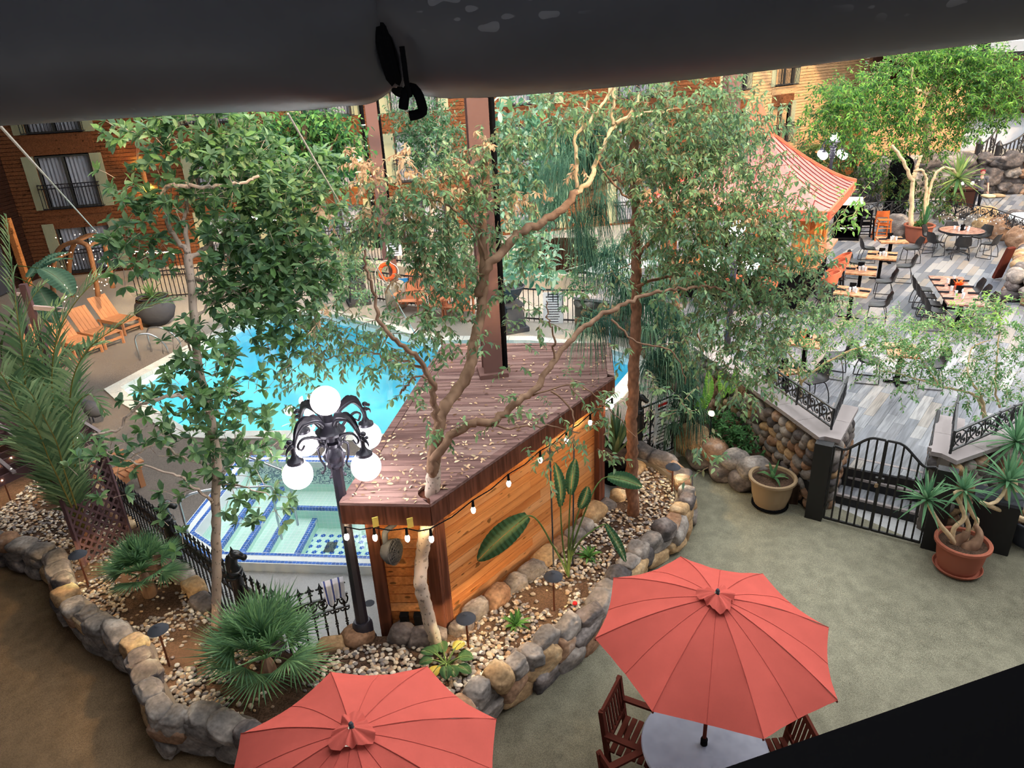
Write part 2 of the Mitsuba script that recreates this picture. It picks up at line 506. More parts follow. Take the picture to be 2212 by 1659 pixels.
WARM, WHITE_L, AMBER = (1.0, 0.72, 0.38), (1.0, 0.96, 0.98), (1.0, 0.55, 0.16)
plain('m_globe', (240, 236, 236), 0.3, 0.4)

# ------------------------------------------------------------------ setting: floor, pool deck, pool, hot tub
def xy(*px, z=0.0):
    return np.array([P(u, v, z)[:2] for u, v in px])


DECK_Z = 0.55
pool_out = sg.Polygon(np.vstack([xy((225, 843), (500, 697), (590, 668), (725, 672), (955, 728), (1150, 728), (1330, 748), (1415, 772)), xy((1345, 862), (1294, 900)), [[-1.0, 12.75]], xy((620, 949), (456, 950), (375, 944), (314, 903), (250, 866))])).buffer(0)
pool_in = pool_out.buffer(-0.34, join_style=2)
tubA = [xy((426, 1165))[0], xy((492, 1209))[0], xy((816, 1219))[0]]
TX = (tubA[2] - tubA[1]) / np.linalg.norm(tubA[2] - tubA[1])
TY = np.array([-TX[1], TX[0]])
TL = xy((539, 1013))[0] - tubA[0]
TLn = np.linalg.norm(TL)
tub_back_l = xy((539, 1013))[0]
tub_in = sg.Polygon([tubA[0], tubA[1], tubA[1] + TX * 3.0, tub_back_l + TX * 2.9 + TY * 0.05, tub_back_l])
tub_out = tub_in.buffer(0.26, join_style=2)
PLANTER_OUT = np.vstack([xy((-170, 1170), (0, 1222), (60, 1240), (119, 1264), (137, 1348), (177, 1388), (253, 1431), (299, 1474), (311, 1538), (352, 1626), (456, 1631), (520, 1650)), [[-2.55, 5.05], [-1.9, 5.0], [-1.1, 5.25]], xy((1061, 1557), (1177, 1478), (1294, 1390), (1340, 1325), (1405, 1232), (1467, 1190), (1490, 1152), (1497, 1120), (1488, 1068), (1440, 1035), (1385, 1015))])
HUT_C, HUT_R, HUT_L = xy((957, 1392))[0], xy((1292, 1112))[0], xy((843, 1393))[0]
INNER = np.vstack([xy((1372, 1020), (1312, 1090)), [HUT_R + [0.12, 0.0]], [HUT_C + [0.06, -0.04]], [HUT_L + [0, -0.06]], xy((776, 1400), (700, 1425), (640, 1437), (590, 1412), (540, 1366), (478, 1325), (398, 1243), (330, 1170), (262, 1120), (200, 1060), (120, 1000), (0, 950), (-170, 900))])
planter = sg.Polygon(np.vstack([PLANTER_OUT, INNER])).buffer(0)
deck_split = sg.LineString(np.vstack([[[-40, 12.0]], INNER[::-1]]))
gate_l, gate_r = xy((1372, 1008))[0], xy((1470, 968))[0]
court = sg.Polygon(np.vstack([[[-25, -1.5], [25, -1.5], [25, 10.6]], [[6.2, 8.9]], [gate_r + (gate_r - gate_l) * 0.25], [gate_l], INNER, [[-25, INNER[-1][1]]]])).buffer(0)
around = sg.Polygon([[-25, -1.5], [25, -1.5], [40, 52], [-25, 52]]).difference(court).buffer(0)
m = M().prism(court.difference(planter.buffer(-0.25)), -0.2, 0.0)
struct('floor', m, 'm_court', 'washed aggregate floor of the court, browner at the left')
deck_poly = around.difference(pool_in.buffer(0.02)).difference(tub_in.buffer(0.02))
struct('floor_pool_deck', M().prism(deck_poly, -0.2, 0.0), 'm_pool_deck', 'grey-brown aggregate and concrete deck around the pool')

# pool: coping blocks, basin, water
t = thing('pool', 'large turquoise swimming pool with pale coping beyond the lamp post', 'pool', kind='structure')
ring = pool_out.difference(pool_in)
co = np.array(pool_out.exterior.coords)
bl = []
for a, b in zip(co[:-1], co[1:]):
    L = np.linalg.norm(b - a)
    k = max(1, int(round(L / 0.62)))
    d = (b - a) / L
    nrm = np.array([-d[1], d[0]])
    for i in range(k):
        p0, p1 = a + d * (i * L / k + .005), a + d * ((i + 1) * L / k - .005)
        q = sg.Polygon([p0 - nrm * .6, p1 - nrm * .6, p1 + nrm * .6, p0 + nrm * .6]).intersection(ring)
        if q.area > 0.05:
            bl.append(q)
for q in bl:
    part(t, 'coping_block', M().prism(q, -0.08, 0.035), 'm_coping')
basin = M()
basin.prism(pool_in, -1.7, -1.55)
basin.prism(pool_in.buffer(0.14, join_style=2).difference(pool_in.buffer(0.004)), -1.7, -0.085)
part(t, 'basin', basin, 'm_pool')
ledge = pool_in.difference(pool_in.buffer(-0.42, join_style=2))
part(t, 'step_ledge', M().prism(ledge.intersection(sg.Polygon(np.vstack([xy((200, 850), (520, 690)), xy((590, 735), (300, 900))]))), -1.5, -0.42), 'm_pool', label='submerged ledge along the pool wall')
part(t, 'tile_band', M().prism(pool_in.buffer(0.005).difference(pool_in.buffer(-0.012)), -0.26, -0.085), 'm_tile_pale', label='pale waterline tile band')
wv = M().prism(pool_in.buffer(0.003), -0.20, -0.19).vf()
v, f = wv
top = v[:, 2] > -0.195
ftop = f[top[f].all(1)]
one('pool_water', M().add(v, ftop), 'm_water_calm', 'clear turquoise water filling the large swimming pool', 'water', kind='stuff')

# hot tub: rim, stepped basin, blue nosing lines, flower tiles, water
t = thing('hot_tub', 'hot tub of pale green tile with blue lines and steps beside the lamp post', 'hot tub', kind='structure')
part(t, 'rim', M().prism(tub_out.difference(tub_in), -0.05, 0.16), 'm_tile_pale', label='pale tiled rim')
part(t, 'rim_line', M().prism(tub_out.buffer(-0.015, join_style=2).difference(tub_out.buffer(-0.075, join_style=2)), 0.12, 0.164), 'm_blue_tile', label='outer line of blue tiles')
part(t, 'rim_line', M().prism(tub_in.buffer(0.075, join_style=2).difference(tub_in.buffer(0.012, join_style=2)), 0.12, 0.164), 'm_blue_tile', label='inner line of blue tiles')
TUBZ = -0.95
part(t, 'basin', M().prism(tub_in, TUBZ - .1, TUBZ).prism(tub_in.buffer(0.15, join_style=2).difference(tub_in.buffer(-.002)), TUBZ - .1, -0.05), 'm_tub_tile')
o0 = tubA[0]
uL = TL / TLn
def tq(s0, s1, t0, t1):
    """patch of the basin between offsets along the front (s) and along the left side (t)"""
    f = lambda s, q: o0 + TX * s + uL * q
    return sg.Polygon([f(s0, t0), f(s1, t0), f(s1, t1), f(s0, t1)]).intersection(tub_in)
STEP = [(0.32, -0.24), (0.64, -0.40), (0.96, -0.56), (1.42, -0.74)]
for k, (s1, zt) in enumerate(STEP):
    s0 = 0 if k == 0 else STEP[k - 1][0]
    part(t, 'step', M().prism(tq(s0 - .4, s1, -1.5, TLn - (0.5 if k > 1 else 0)), TUBZ, zt), 'm_tub_tile')
    part(t, 'step_line', M().prism(tq(s1 - 0.085, s1 + 0.004, -1.5, TLn - (0.5 if k > 1 else 0)), zt - 0.06, zt + 0.004), 'm_blue_tile', label='blue tile nosing')
part(t, 'bench', M().prism(tq(0.64, 4, TLn - 0.55, TLn + .5), TUBZ, -0.50), 'm_tub_tile', label='submerged bench at the back')
part(t, 'step_line', M().prism(tq(0.9, 4, TLn - 0.552, TLn - 0.49), -0.56, -0.496), 'm_blue_tile', label='blue tile nosing')
part(t, 'mosaic_wall', M().prism(sg.LineString([tub_back_l + TX * .05, tub_back_l + TX * 2.86 + TY * .05]).buffer(.015, cap_style=2), -0.32, 0.05), 'm_mosaic', label='mosaic band of small dark and pale tiles')
fl = M()
fq = [P(u, v, TUBZ)[:2] for u, v in ((641, 1192), (800, 1196), (806, 1158), (660, 1154))]
for i in range(9):
    for j in range(4):
        a_, b_ = (i + .25 * (j % 2)) / 8.3, j / 3.2
        c = (fq[0] * (1 - a_) + fq[1] * a_) * (1 - b_) + (fq[3] * (1 - a_) + fq[2] * a_) * b_
        for k in range(6):
            a = k * math.pi / 3 + 0.3
            e = np.array([math.cos(a), math.sin(a)])
            g = np.array([-e[1], e[0]])
            q = [c + e * .008, c + e * .03 + g * .022, c + e * .056 - g * .002, c + e * .028 - g * .010]
            fl.prism(sg.Polygon(q).buffer(0), TUBZ, TUBZ + 0.006)
part(t, 'flower_tiles', fl, 'm_pool_line', label='rows of blue flowers set in the tub floor', kind='stuff')
gr = M()
gc = o0 + TX * 1.75 + uL * 1.12
for i in range(7):
    p = gc + TX * (0.028 * i)
    gr.box((p[0], p[1], TUBZ + .012), (0.012, 0.30, 0.02), math.atan2(uL[1], uL[0]) - math.pi / 2)
part(t, 'drain_grate', gr, 'm_charcoal', label='slotted drain grate')
v, f = M().prism(tub_in, -0.11, -0.10).vf()
top = v[:, 2] > -0.105
one('tub_water', M().add(v, f[top[f].all(1)]), 'm_water_calm', 'clear water filling the tiled hot tub', 'water', kind='stuff')
# hand rails of the tub
for (pa, pb, pc, lb) in (((388, 1167), (412, 1175), (605, 1135), 'curved chrome handrail crossing the hot tub steps, the lower one'), ((470, 1075), (480, 1060), (640, 1105), 'chrome handrail crossing the hot tub steps, the upper one behind the pale trunk')):
    a, b = P(*pb, 0.0), P(*pc, -0.3)
    e = spline([a + [0, 0, 0], a + [0.0, 0, .82], a + (b - a) * .12 + [0, 0, .93], a + (b - a) * .8 + [0, 0, .86], b + [0, 0, .78], b + [-.02, 0, .4], b + [-.02, 0, -.3]], 28)
    k = thing('handrail', lb, 'handrail', 'chrome handrails')
    part(k, 'rail', M().tube(e, .021, 8), 'm_steel', True)
    part(k, 'flange', M().lathe([(0, 0), (.06, 0), (.06, .012), (.03, .03), (0, .03)], a, 14), 'm_steel', 30)

# pool ladder rails on the left side
k = thing('pool_ladder', 'pair of bent chrome ladder rails at the left pool edge', 'ladder')
for (u0, v0, u1, v1) in ((303, 777, 352, 752), (328, 760, 380, 740)):
    a, b = P(u0, v0, 0), P(u1 + 12, v1 + 12, 0.0)
    part(k, 'rail', M().tube(spline([a, a + [0, 0, .55], a + (b - a) * .15 + [0, 0, .72], a + (b - a) * .4 + [0, 0, .70], b + [0, 0, .12], b + [0, 0, -.5]], 24), .024, 8), 'm_steel', True)

# ------------------------------------------------------------------ far facade (runs behind the pool, then turns back on the right)
FA0, FA1 = np.array([-18.75, 28.4]), np.array([9.8, 34.15])
FB1 = np.array([22.2, 46.0])
Z2, Z3, ZTOP = 2.65, 5.42, 9.2


class Wall:
    def __init__(self, a, b):
        self.a, self.b = np.asarray(a, float), np.asarray(b, float)
        self.L = np.linalg.norm(self.b - self.a)
        self.d = (self.b - self.a) / self.L
        self.n = np.array([self.d[1], -self.d[0]])      # towards the court
        self.ang = math.atan2(self.d[1], self.d[0])

    def p(self, s, z, out=0.0):
        q = self.a + self.d * s + self.n * out
        return np.array([q[0], q[1], z])

    def s_of(self, u, v):
        r = ray(u, v)
        # intersect with the wall plane
        A = np.array([[r[0], -self.d[0]], [r[1], -self.d[1]]])
        k, s = np.linalg.solve(A, self.a - EYE[:2])
        return s, EYE[2] + k * r[2]

    def box(self, m, s0, s1, z0, z1, o0, o1, ch=0, col=None):
        return m.box(self.p((s0 + s1) / 2, (z0 + z1) / 2, (o0 + o1) / 2), (abs(s1 - s0), abs(o1 - o0), abs(z1 - z0)), self.ang, ch=ch, col=col)


WA, WB = Wall(FA0, FA1), Wall(FA1, FB1)
win_n = [0]


def facade(name, W, wins, matn, seed, label, zmax=ZTOP, board=0.142):
    """boards around the window openings: wins = (s0, s1, z0, z1)"""
    t = struct(name, (lambda m: m.box(W.p(W.L / 2, zmax / 2, -0.6), (W.L, 0.3, zmax), W.ang))(M()), 'm_facade_dark', label)
    r = np.random.default_rng(seed)
    b = M()
    z = 0.0
    while z < zmax - board:
        cuts = [0, W.L]
        for (s0, s1, z0, z1) in wins:
            if z1 > z + .03 and z0 < z + board - .03:
                cuts += [s0, s1]
        segs = []
        edges = sorted(cuts)
        for e0, e1 in zip(edges[:-1], edges[1:]):
            mid = (e0 + e1) / 2
            if any(s0 < mid < s1 and z1 > z + .03 and z0 < z + board - .03 for (s0, s1, z0, z1) in wins):
                continue
            segs.append((e0, e1))
        for e0, e1 in segs:
            s = e0
            while s < e1 - 0.02:
                n = min(e1, s + r.uniform(2.2, 4.0))
                if e1 - n < 0.3:
                    n = e1
                W.box(b, s + .004, n - .004, z + .008, z + board - .008, -0.08, 0.0 + r.uniform(0, .006))
                s = n
        z += board
    part(t, 'siding_boards', b, matn, kind='stuff')
    return t


def curtain(m, W, s0, s1, z0, z1, out):
    n = int((s1 - s0) / 0.035)
    s = np.linspace(s0, s1, n)
    o = out + 0.035 * np.sin(np.linspace(0, (s1 - s0) / .14 * 2 * math.pi, n)) * (0.7 + .3 * np.sin(s * 9))
    A = np.array([W.p(x, z1, q) for x, q in zip(s, o)])
    B = np.array([W.p(x, z0, q) for x, q in zip(s, o)])
    m.strip(A, B)


def balcony_window(W, s0, s1, z0, h=1.95, rail=True, label=None, cur='m_curtain'):
    """french window: frame, two sashes with curtains, shutters, an iron balustrade and the boards under it"""
    win_n[0] += 1
    k = thing(f'window_{win_n[0]}', label, None, kind='structure')
    z1 = z0 + h
    fr = M()
    for a, b, c, d in ((s0, s1, z1 - .06, z1), (s0, s1, z0, z0 + .06), (s0, s0 + .06, z0, z1), (s1 - .06, s1, z0, z1), ((s0 + s1) / 2 - .04, (s0 + s1) / 2 + .04, z0, z1)):
        W.box(fr, a, b, c, d, -0.1, 0.0)
    part(k, 'frame', fr, 'm_window_frame')
    part(k, 'back', (lambda m: W.box(m, s0, s1, z0, z1, -0.36, -0.33))(M()), 'm_room_dark')
    mid = (s0 + s1) / 2
    for a, b in ((s0 + .06, mid - .04), (mid + .04, s1 - .06)):
        c = M()
        curtain(c, W, a, b, z0 + .05, z1 - .05, -0.2)
        part(k, 'curtain', c, cur, True)
    sw = 0.42
    for a in (s0 - sw - .03, s1 + .03):
        sh = M()
        W.box(sh, a, a + sw, z0 - .02, z1 + .02, 0.0, 0.03)
        sk_ = part(k, 'shutter', sh, 'm_shutter')
        sh = M()
        for zz in (z0 + .1, z0 + h * .38, z0 + h * .8):
            W.box(sh, a + .02, a + sw - .02, zz, zz + .05, 0.03, 0.045)
        for q in range(1, 4):
            W.box(sh, a + sw * q / 4 - .006, a + sw * q / 4 + .006, z0, z1, 0.028, 0.036)
        part(sk_, 'battens', sh, 'm_shutter')
    if rail:
        r = M()
        a, b = s0 - .12, s1 + .12
        for zz in (z0 + .02, z0 + .78, z0 + .92):
            r.bar(W.p(a, zz, .2), W.p(b, zz, .2), .04, .035)
            for e in (a, b):
                r.bar(W.p(e, zz, 0.0), W.p(e, zz, .2), .035, .03)
        rk_ = part(k, 'rail', r, 'm_iron')
        n = int((b - a) / .115)
        bb = M()
        for i in range(n + 1):
            s = a + (b - a) * i / n
            bb.bar(W.p(s, z0 + .02, .2), W.p(s, z0 + (.92 if i % n else .95), .2), .018, .018, up=(1, 0, 0))
        part(rk_, 'balusters', bb, 'm_iron', kind='stuff')
    return k


def sw(W, u0, u1, v):
    return W.s_of(u0, v)[0], W.s_of(u1, v)[0]


# windows of the left part, read off at the second floor
cols = [(82, 212, 390), (415, 545, 390), (850, 960, 345)]
cols = [sw(WA, a, b, v) for a, b, v in cols]
gap = 7.35
spans = []
for a, b in [cols[0], cols[1], cols[2]]:
    c = (a + b) / 2
    spans.append((c - .95, c + .95))
spans += [(12.1 - .95, 12.1 + .95), (19.6, 21.5), (24.4, 26.3)]
winsA = [(a, b, z, z + 1.95) for a, b in spans for z in (.12, Z2, Z3)]
fa = facade('wall_far', WA, winsA, 'm_facade', 5, 'orange-brown boarded facade of rooms behind the pool')
for n_, (a, b, z, _) in enumerate(winsA):
    balcony_window(WA, a, b, z, label='french window with grey drapes, pale shutters and iron balcony, ' + ['ground', 'middle', 'upper'][n_ % 3] + ' floor, ' + ['first', 'second', 'third', 'fourth', 'fifth', 'sixth'][n_ // 3] + ' from left')
for a, b in spans:                                     # flush boards between the floors
    for z in (Z2, Z3):
        bm = M()
        WA.box(bm, a - .3, b + .3, z - .78, z - .30, 0.0, 0.012)
        part(fa, 'apron_board', bm, 'm_facade')
        bm = M()
        WA.box(bm, a - .3, b + .3, z - .26, z - .04, 0.0, 0.03)
        part(fa, 'apron_board', bm, 'm_facade')
sB = [sw(WB, 1650, 1738, 176), sw(WB, 1592, 1632, 190)]
spB = [((sB[0][0] + sB[0][1]) / 2 - 1.0, (sB[0][0] + sB[0][1]) / 2 + 1.0), (0.5, 2.4)]
winsB = [(a, b, z, z + 1.95) for a, b in spB for z in (.4, Z2 + .05, Z3 + .02)]
fb = facade('wall_far_right', WB, winsB, 'm_facade_pale', 6, 'pale knotty boarded facade behind the coral roof')
for n_, (a, b, z, _) in enumerate(winsB):
    balcony_window(WB, a, b, z, label='balcony window in the pale boarded wall, ' + ['ground', 'middle', 'upper'][n_ % 3] + ' floor, ' + ['beside its open boards', 'next to the brown column'][n_ // 3], cur='m_facade_pale' if a > 3 else 'm_curtain')
for z in (Z2 + .05, Z3 + .02):
    for a, b in spB:
        bm = M()
        for i in range(14):
            WB.box(bm, a - .2 + i * .17, a - .2 + i * .17 + .16, z - .95, z - .42, 0.0, 0.012)
        part(fb, 'apron_boards', bm, 'm_facade', kind='stuff')
        bm = M()
        WB.box(bm, a - .3, b + .3, z - .38, z - .05, 0.0, 0.03)
        part(fb, 'apron_board', bm, 'm_facade_pale')
# dark wing on the left
WL = Wall([-18.75, 2.0], [-18.75, 28.4])
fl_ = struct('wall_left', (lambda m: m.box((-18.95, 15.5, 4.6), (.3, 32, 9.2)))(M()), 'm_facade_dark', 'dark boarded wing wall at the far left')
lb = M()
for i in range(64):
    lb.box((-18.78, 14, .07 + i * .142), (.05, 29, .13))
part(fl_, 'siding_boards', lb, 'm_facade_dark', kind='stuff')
for zz in (Z2 - .3, Z3 - .3):
    part(fl_, 'floor_beam', M().box((-18.72, 20, zz), (.12, 17, .25), ch=.02), 'm_facade_dark')
k = thing('door_1', 'grey door between wooden posts in the dark left wing', None, kind='structure')
part(k, 'panel', M().box((-18.70, 26.2, 1.1), (.08, 1.0, 2.1)), 'm_charcoal')
part(k, 'post', M().box((-18.5, 27.3, 1.3), (.2, .2, 2.6), ch=.02), 'm_cedar')
part(k, 'post', M().box((-18.5, 25.2, 1.3), (.2, .2, 2.6), ch=.02), 'm_cedar')

# wall sconces
def sconce(W, u, v, label, power=26, zoff=0):
    s, z = W.s_of(u, v)
    k = thing('wall_sconce', label, 'wall lamp', 'up and down wall sconces')
    part(k, 'tube', M().lathe([(.05, -.3), (.095, -.3), (.095, .3), (.05, .3)], W.p(s, z, .12), 16), 'm_cedar', 30)
    part(k, 'bracket', M().bar(W.p(s, z, 0), W.p(s, z, .1), .06, .12), 'm_iron')
    for sg_, nm in ((1, 'upper_lens'), (-1, 'lower_lens')):
        part(k, nm, M().lathe([(0, sg_ * .305), (.075, sg_ * .305), (.075, sg_ * .32), (0, sg_ * .32)], W.p(s, z, .12), 12), 'm_globe', **glow(AMBER, power * 36, 1.0))


sconce(WA, 313, 382, 'copper tube sconce lighting the orange boards between left windows')
sconce(WA, 772, 372, 'amber wall sconce behind the drooping branches beside the brown column')

# brown columns with black pipes
def column(name, p, z1, w, a, label, cat='column', z0=0.0):
    k = thing(name, label, cat, 'brown steel columns')
    d1, d2 = np.array([math.cos(a), math.sin(a)]), np.array([-math.sin(a), math.cos(a)])
    m = M()
    c = np.array([p[0], p[1]])
    for q in (-1, 1):
        e = c + d2 * q * (w / 2 - .02)
        m.box((e[0], e[1], (z0 + z1) / 2), (w, .04, z1 - z0), a)
    m.box((c[0], c[1], (z0 + z1) / 2), (w * .86, w - .05, z1 - z0), a, ch=.01)
    part(k, 'shaft', m, 'm_column')
    b = M().box((c[0], c[1], z0 + .06), (w + .16, w + .16, .12), a, ch=.02)
    part(k, 'base', b, 'm_column')
    e = c + d1 * (w / 2 + .06)
    part(k, 'conduit', M().tube([[e[0], e[1], z0], [e[0], e[1], z1]], .045, 8), 'm_black', 30, label='black pipe')
    return k


COLM = P(1064, 806, 2.45)
column('steel_column', COLM, 9.6, .30, .15, 'brown steel column rising from the plank roof behind the tree trunk', z0=2.4)
q = Y(812, 330, 27.6)
column('steel_column', q, 9.6, .42, .2, 'brown steel column in front of the far orange wall, left of the small tree')
q = Y(1578, 230, 30.5)
column('steel_column', q, 9.6, .55, .2, 'thick brown steel column half hidden by leaves above the pink roof')
k = key('drain_pipe')
q = WA.p(WA.s_of(788, 300)[0], 0, .15)
t = thing('drain_pipe', 'black drain pipe with pale clamps on the far orange wall', 'pipe')
part(t, 'pipe', M().tube([q + [0, 0, .0], q + [0, 0, 9]], .085, 10), 'm_black', 30)
for zz in (2.0, 3.0, 4.2, 5.0, 5.8):
    part(t, 'clamp', M().tube([q + [0, 0, zz], q + [0, 0, zz + .05]], .095, 10), 'm_white', 30)

# right end: white wall, dark upper wing, bright windows, low rock wall
wy = 38.5
struct('wall_right', M().box((31, wy + 0.3, 1.9), (16.4, .3, 3.6)), 'm_white_wall', 'plain white wall behind the ornate black gates')
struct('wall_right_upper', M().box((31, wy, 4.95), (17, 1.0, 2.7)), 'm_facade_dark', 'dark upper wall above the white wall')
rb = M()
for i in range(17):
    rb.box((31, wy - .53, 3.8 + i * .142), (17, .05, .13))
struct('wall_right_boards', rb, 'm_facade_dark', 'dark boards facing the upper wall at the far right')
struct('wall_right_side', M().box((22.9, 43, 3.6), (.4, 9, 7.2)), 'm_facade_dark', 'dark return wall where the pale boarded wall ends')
struct('wall_recess', M().box((20.6, 44.5, 2.2), (4.4, .3, 4.4)), 'm_cedar', 'wooden wall deep in the far recess')
t = thing('window_30', 'bright clerestory window at the top right corner', None, kind='structure')
part(t, 'sill', M().box((31, wy, 6.38), (17, 1.0, .16)), 'm_room_dark')
for x in (24, 27.4, 30.5, 33.6):
    part(t, 'mullion', M().box((x, wy, 7.8), (.35, .4, 2.7)), 'm_room_dark')
part(t, 'head', M().box((31, wy, 9.4), (17, 1.0, .5)), 'm_room_dark')
part(t, 'pane', M().box((31, wy, 7.8), (16.4, .02, 2.6)), {'type': 'thindielectric'})
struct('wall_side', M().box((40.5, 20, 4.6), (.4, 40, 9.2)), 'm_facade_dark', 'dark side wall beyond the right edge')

# unseen hall roof with beams; skylight outline added to shape where daylight falls
rf = sg.Polygon([[-25, -3], [45, -3], [45, 52], [-25, 52]]).difference(sg.Polygon([[-7,7.5],[-3,7.5],[-3,4],[32,4],[32,37],[-7,37]]))
struct('unseen_ceiling', M().prism(rf, 10.2, 10.5), 'm_white_wall', 'unseen white roof slab, its skylight opening shaped to steer the daylight')
bm = M()
for yy in np.arange(8.0, 34, 3.6):
    bm.box((4, yy, 10.1), (46, .14, .3))
struct('ceiling_beam', bm, 'm_column', 'brown beams crossing the skylight')
struct('wall_near', M().box((0, -3.0, 5), (60, .3, 10.5)), 'm_white_wall', 'white wall behind the viewer')
struct('balcony_floor', M().box((0, -1.35, 5.25), (60, 3.0, .3)), 'm_white_wall', 'balcony floor under the viewer')
struct('ceiling_near', M().box((0, -.95, 8.6), (60, 4.3, .2)), 'm_white_wall', 'white soffit over the viewer')

# ------------------------------------------------------------------ the plank-roofed hut
RZ = 2.45
roofp = [P(*q, RZ)[:2] for q in ((732, 1087), (929, 1091), (1328, 814), (1320, 741), (957, 743))]
roof = sg.Polygon(roofp)
t_hut = hut = thing('garden_hut', 'cedar-sided hut with a dark plank roof between the lamp post and the stone planter', 'hut')
e1 = unit(np.r_[roofp[1] - roofp[0], 0])[:2]
e2 = np.array([-e1[1], e1[0]])
hole = sg.Point(P(932, 1062, RZ)[:2]).buffer(.16)
trims = roof.difference(roof.buffer(-0.11, join_style=2))
inner = roof.buffer(-0.115, join_style=2).difference(hole)
s = -6.0
r = np.random.default_rng(3)
o = np.asarray(roofp[0])
while s < 8:
    band = lambda a, b: sg.Polygon([o + e1 * -6 + e2 * a, o + e1 * 9 + e2 * a, o + e1 * 9 + e2 * b, o + e1 * -6 + e2 * b])
    q = inner.intersection(band(s + .003, s + .139))
    s += .143
    if q.area > .01:
        for g in getattr(q, 'geoms', [q]):
            if g.area < 0.004:
                continue
            part(hut, 'roof_plank', M().prism(g, RZ - .035 + r.uniform(-.004, .004), RZ), f'm_roofplank_{r.integers(4)}')
for i in range(5):
    a, b = roofp[i], roofp[(i + 1) % 5]
    d = (b - a) / np.linalg.norm(b - a)
    n = np.array([-d[1], d[0]])
    q = sg.Polygon([a, b, b + n * .6, a + n * .6]).intersection(trims)
    mid = [(a + b) / 2 + n * 9, ]
    q = q.difference(sg.Polygon([b - d * .001, b + d, b + d + n, b - d * .001 + n * .001])) if False else q
    part(hut, 'edge_board', M().prism(sg.Polygon([a + d * .004 + n * .0, b - d * .004, b - d * .115 + n * .11, a + d * .115 + n * .11]), RZ - .03, RZ + .008), f'm_roofplank_{i % 3}')
    fa_ = M()
    c = (a + b) / 2 + n * .02
    fa_.box((c[0], c[1], RZ - .16), (np.linalg.norm(b - a) - .01, .045, .255), math.atan2(d[1], d[0]), ch=.008)
    part(hut, 'fascia', fa_, 'm_trim_brown')
part(hut, 'roof_deck', M().prism(roof.buffer(-.05), RZ - .09, RZ - .045), 'm_trim_brown')
HB = np.array([HUT_L + (roofp[4] - roofp[0]) * .92, HUT_R + (roofp[4] - roofp[3]) * .05 + np.array([.1, 1.1])])
shell = sg.Polygon([HUT_L, HUT_C, HUT_R, HB[1], HB[0]]).buffer(-.09, join_style=2)
part(hut, 'wall_core', M().prism(shell, 0, RZ - .08), 'm_facade_dark')
BZ = .30


def siding(a, b, z0, z1, inset, n0):
    d = (b - a) / np.linalg.norm(b - a)
    L = np.linalg.norm(b - a)
    n = np.array([d[1], -d[0]])
    ang = math.atan2(d[1], d[0])
    z = z0
    k = n0
    while z < z1 - .02:
        h = min(.136, z1 - z)
        cut = [0.06, L - .06] if L < 1.6 else [0.06, L * r.uniform(.35, .68), L - .06]
        for s0, s1 in zip(cut[:-1], cut[1:]):
            c = a + d * (s0 + s1) / 2 + n * (-.055)
            part(hut, 'siding_board', M().box((c[0], c[1], z + h / 2), (s1 - s0 - .002, .05, h - .005), ang, ch=.009), CEDAR[k % 4])
            k = (k * 7 + 3) % 11
        z += .142


siding(HUT_C, HUT_R, .12, RZ - .3, 0, 0)
siding(HUT_L, HUT_C, .12, RZ - .3, 0, 2)
for p, a in ((HUT_L, 0.0), (HUT_C, -.15), (HUT_R, .8)):
    part(hut, 'corner_post', M().box((p[0], p[1], RZ / 2 - .05), (.15, .15, RZ - .1), a, ch=.01), 'm_trim_brown')
d = unit(np.r_[HUT_R - HUT_C, 0])[:2]
q = HUT_C + d * .13
part(hut, 'corner_board', M().box((q[0], q[1], RZ / 2 - .05), (.12, .10, RZ - .1), math.atan2(d[1], d[0]), ch=.01), 'm_trim_brown')

# string of bulbs along the roof edge
t = thing('string_lights', 'string of clear filament bulbs hung along the brown roof edge', 'string lights')
def edge(i, f, dz=-.3, out=.04):
    a, b = roofp[i], roofp[i + 1]
    d_ = (b - a) / np.linalg.norm(b - a)
    n_ = np.array([d_[1], -d_[0]])
    q_ = a + (b - a) * f + n_ * out
    return np.array([q_[0], q_[1], RZ + dz])
bulbs = [(0, .04), (0, .36), (0, .72), (0, .985), (1, .16), (1, .33), (1, .50), (1, .655), (1, .81), (1, .965)]
cab = []
for i, f_ in bulbs:
    p = edge(i, f_)
    cab += [p] if not cab else [(cab[-1] + p) / 2 - [0, 0, .035], p]
part(t, 'cable', M().tube(cab, .007, 5), 'm_black')
fil = M()
for i, f_ in bulbs:
    p = edge(i, f_)
    k = part(t, 'socket', M().lathe([(0, -.0), (.014, 0), (.016, -.06), (.02, -.09), (0, -.09)], p, 8), 'm_black')
    part(k, 'bulb', M().lathe([(0, -.09), (.016, -.095), (.032, -.13), (.028, -.165), (.012, -.188), (0, -.19)], p, 10), 'm_globe', True, **glow(WARM, 60, .5))
for i, f_ in ((0, .40), (0, .78)):
    p = edge(i, f_, -.2, .07)
    part(t, 'tag', M().box(p, (.07, .01, .13), .4), {'type': 'twosided', 'b': {'type': 'principled', 'base_color': {'type': 'rgb', 'value': [.8, .6, .12]}, 'roughness': .6}}, label='yellow paper tag')

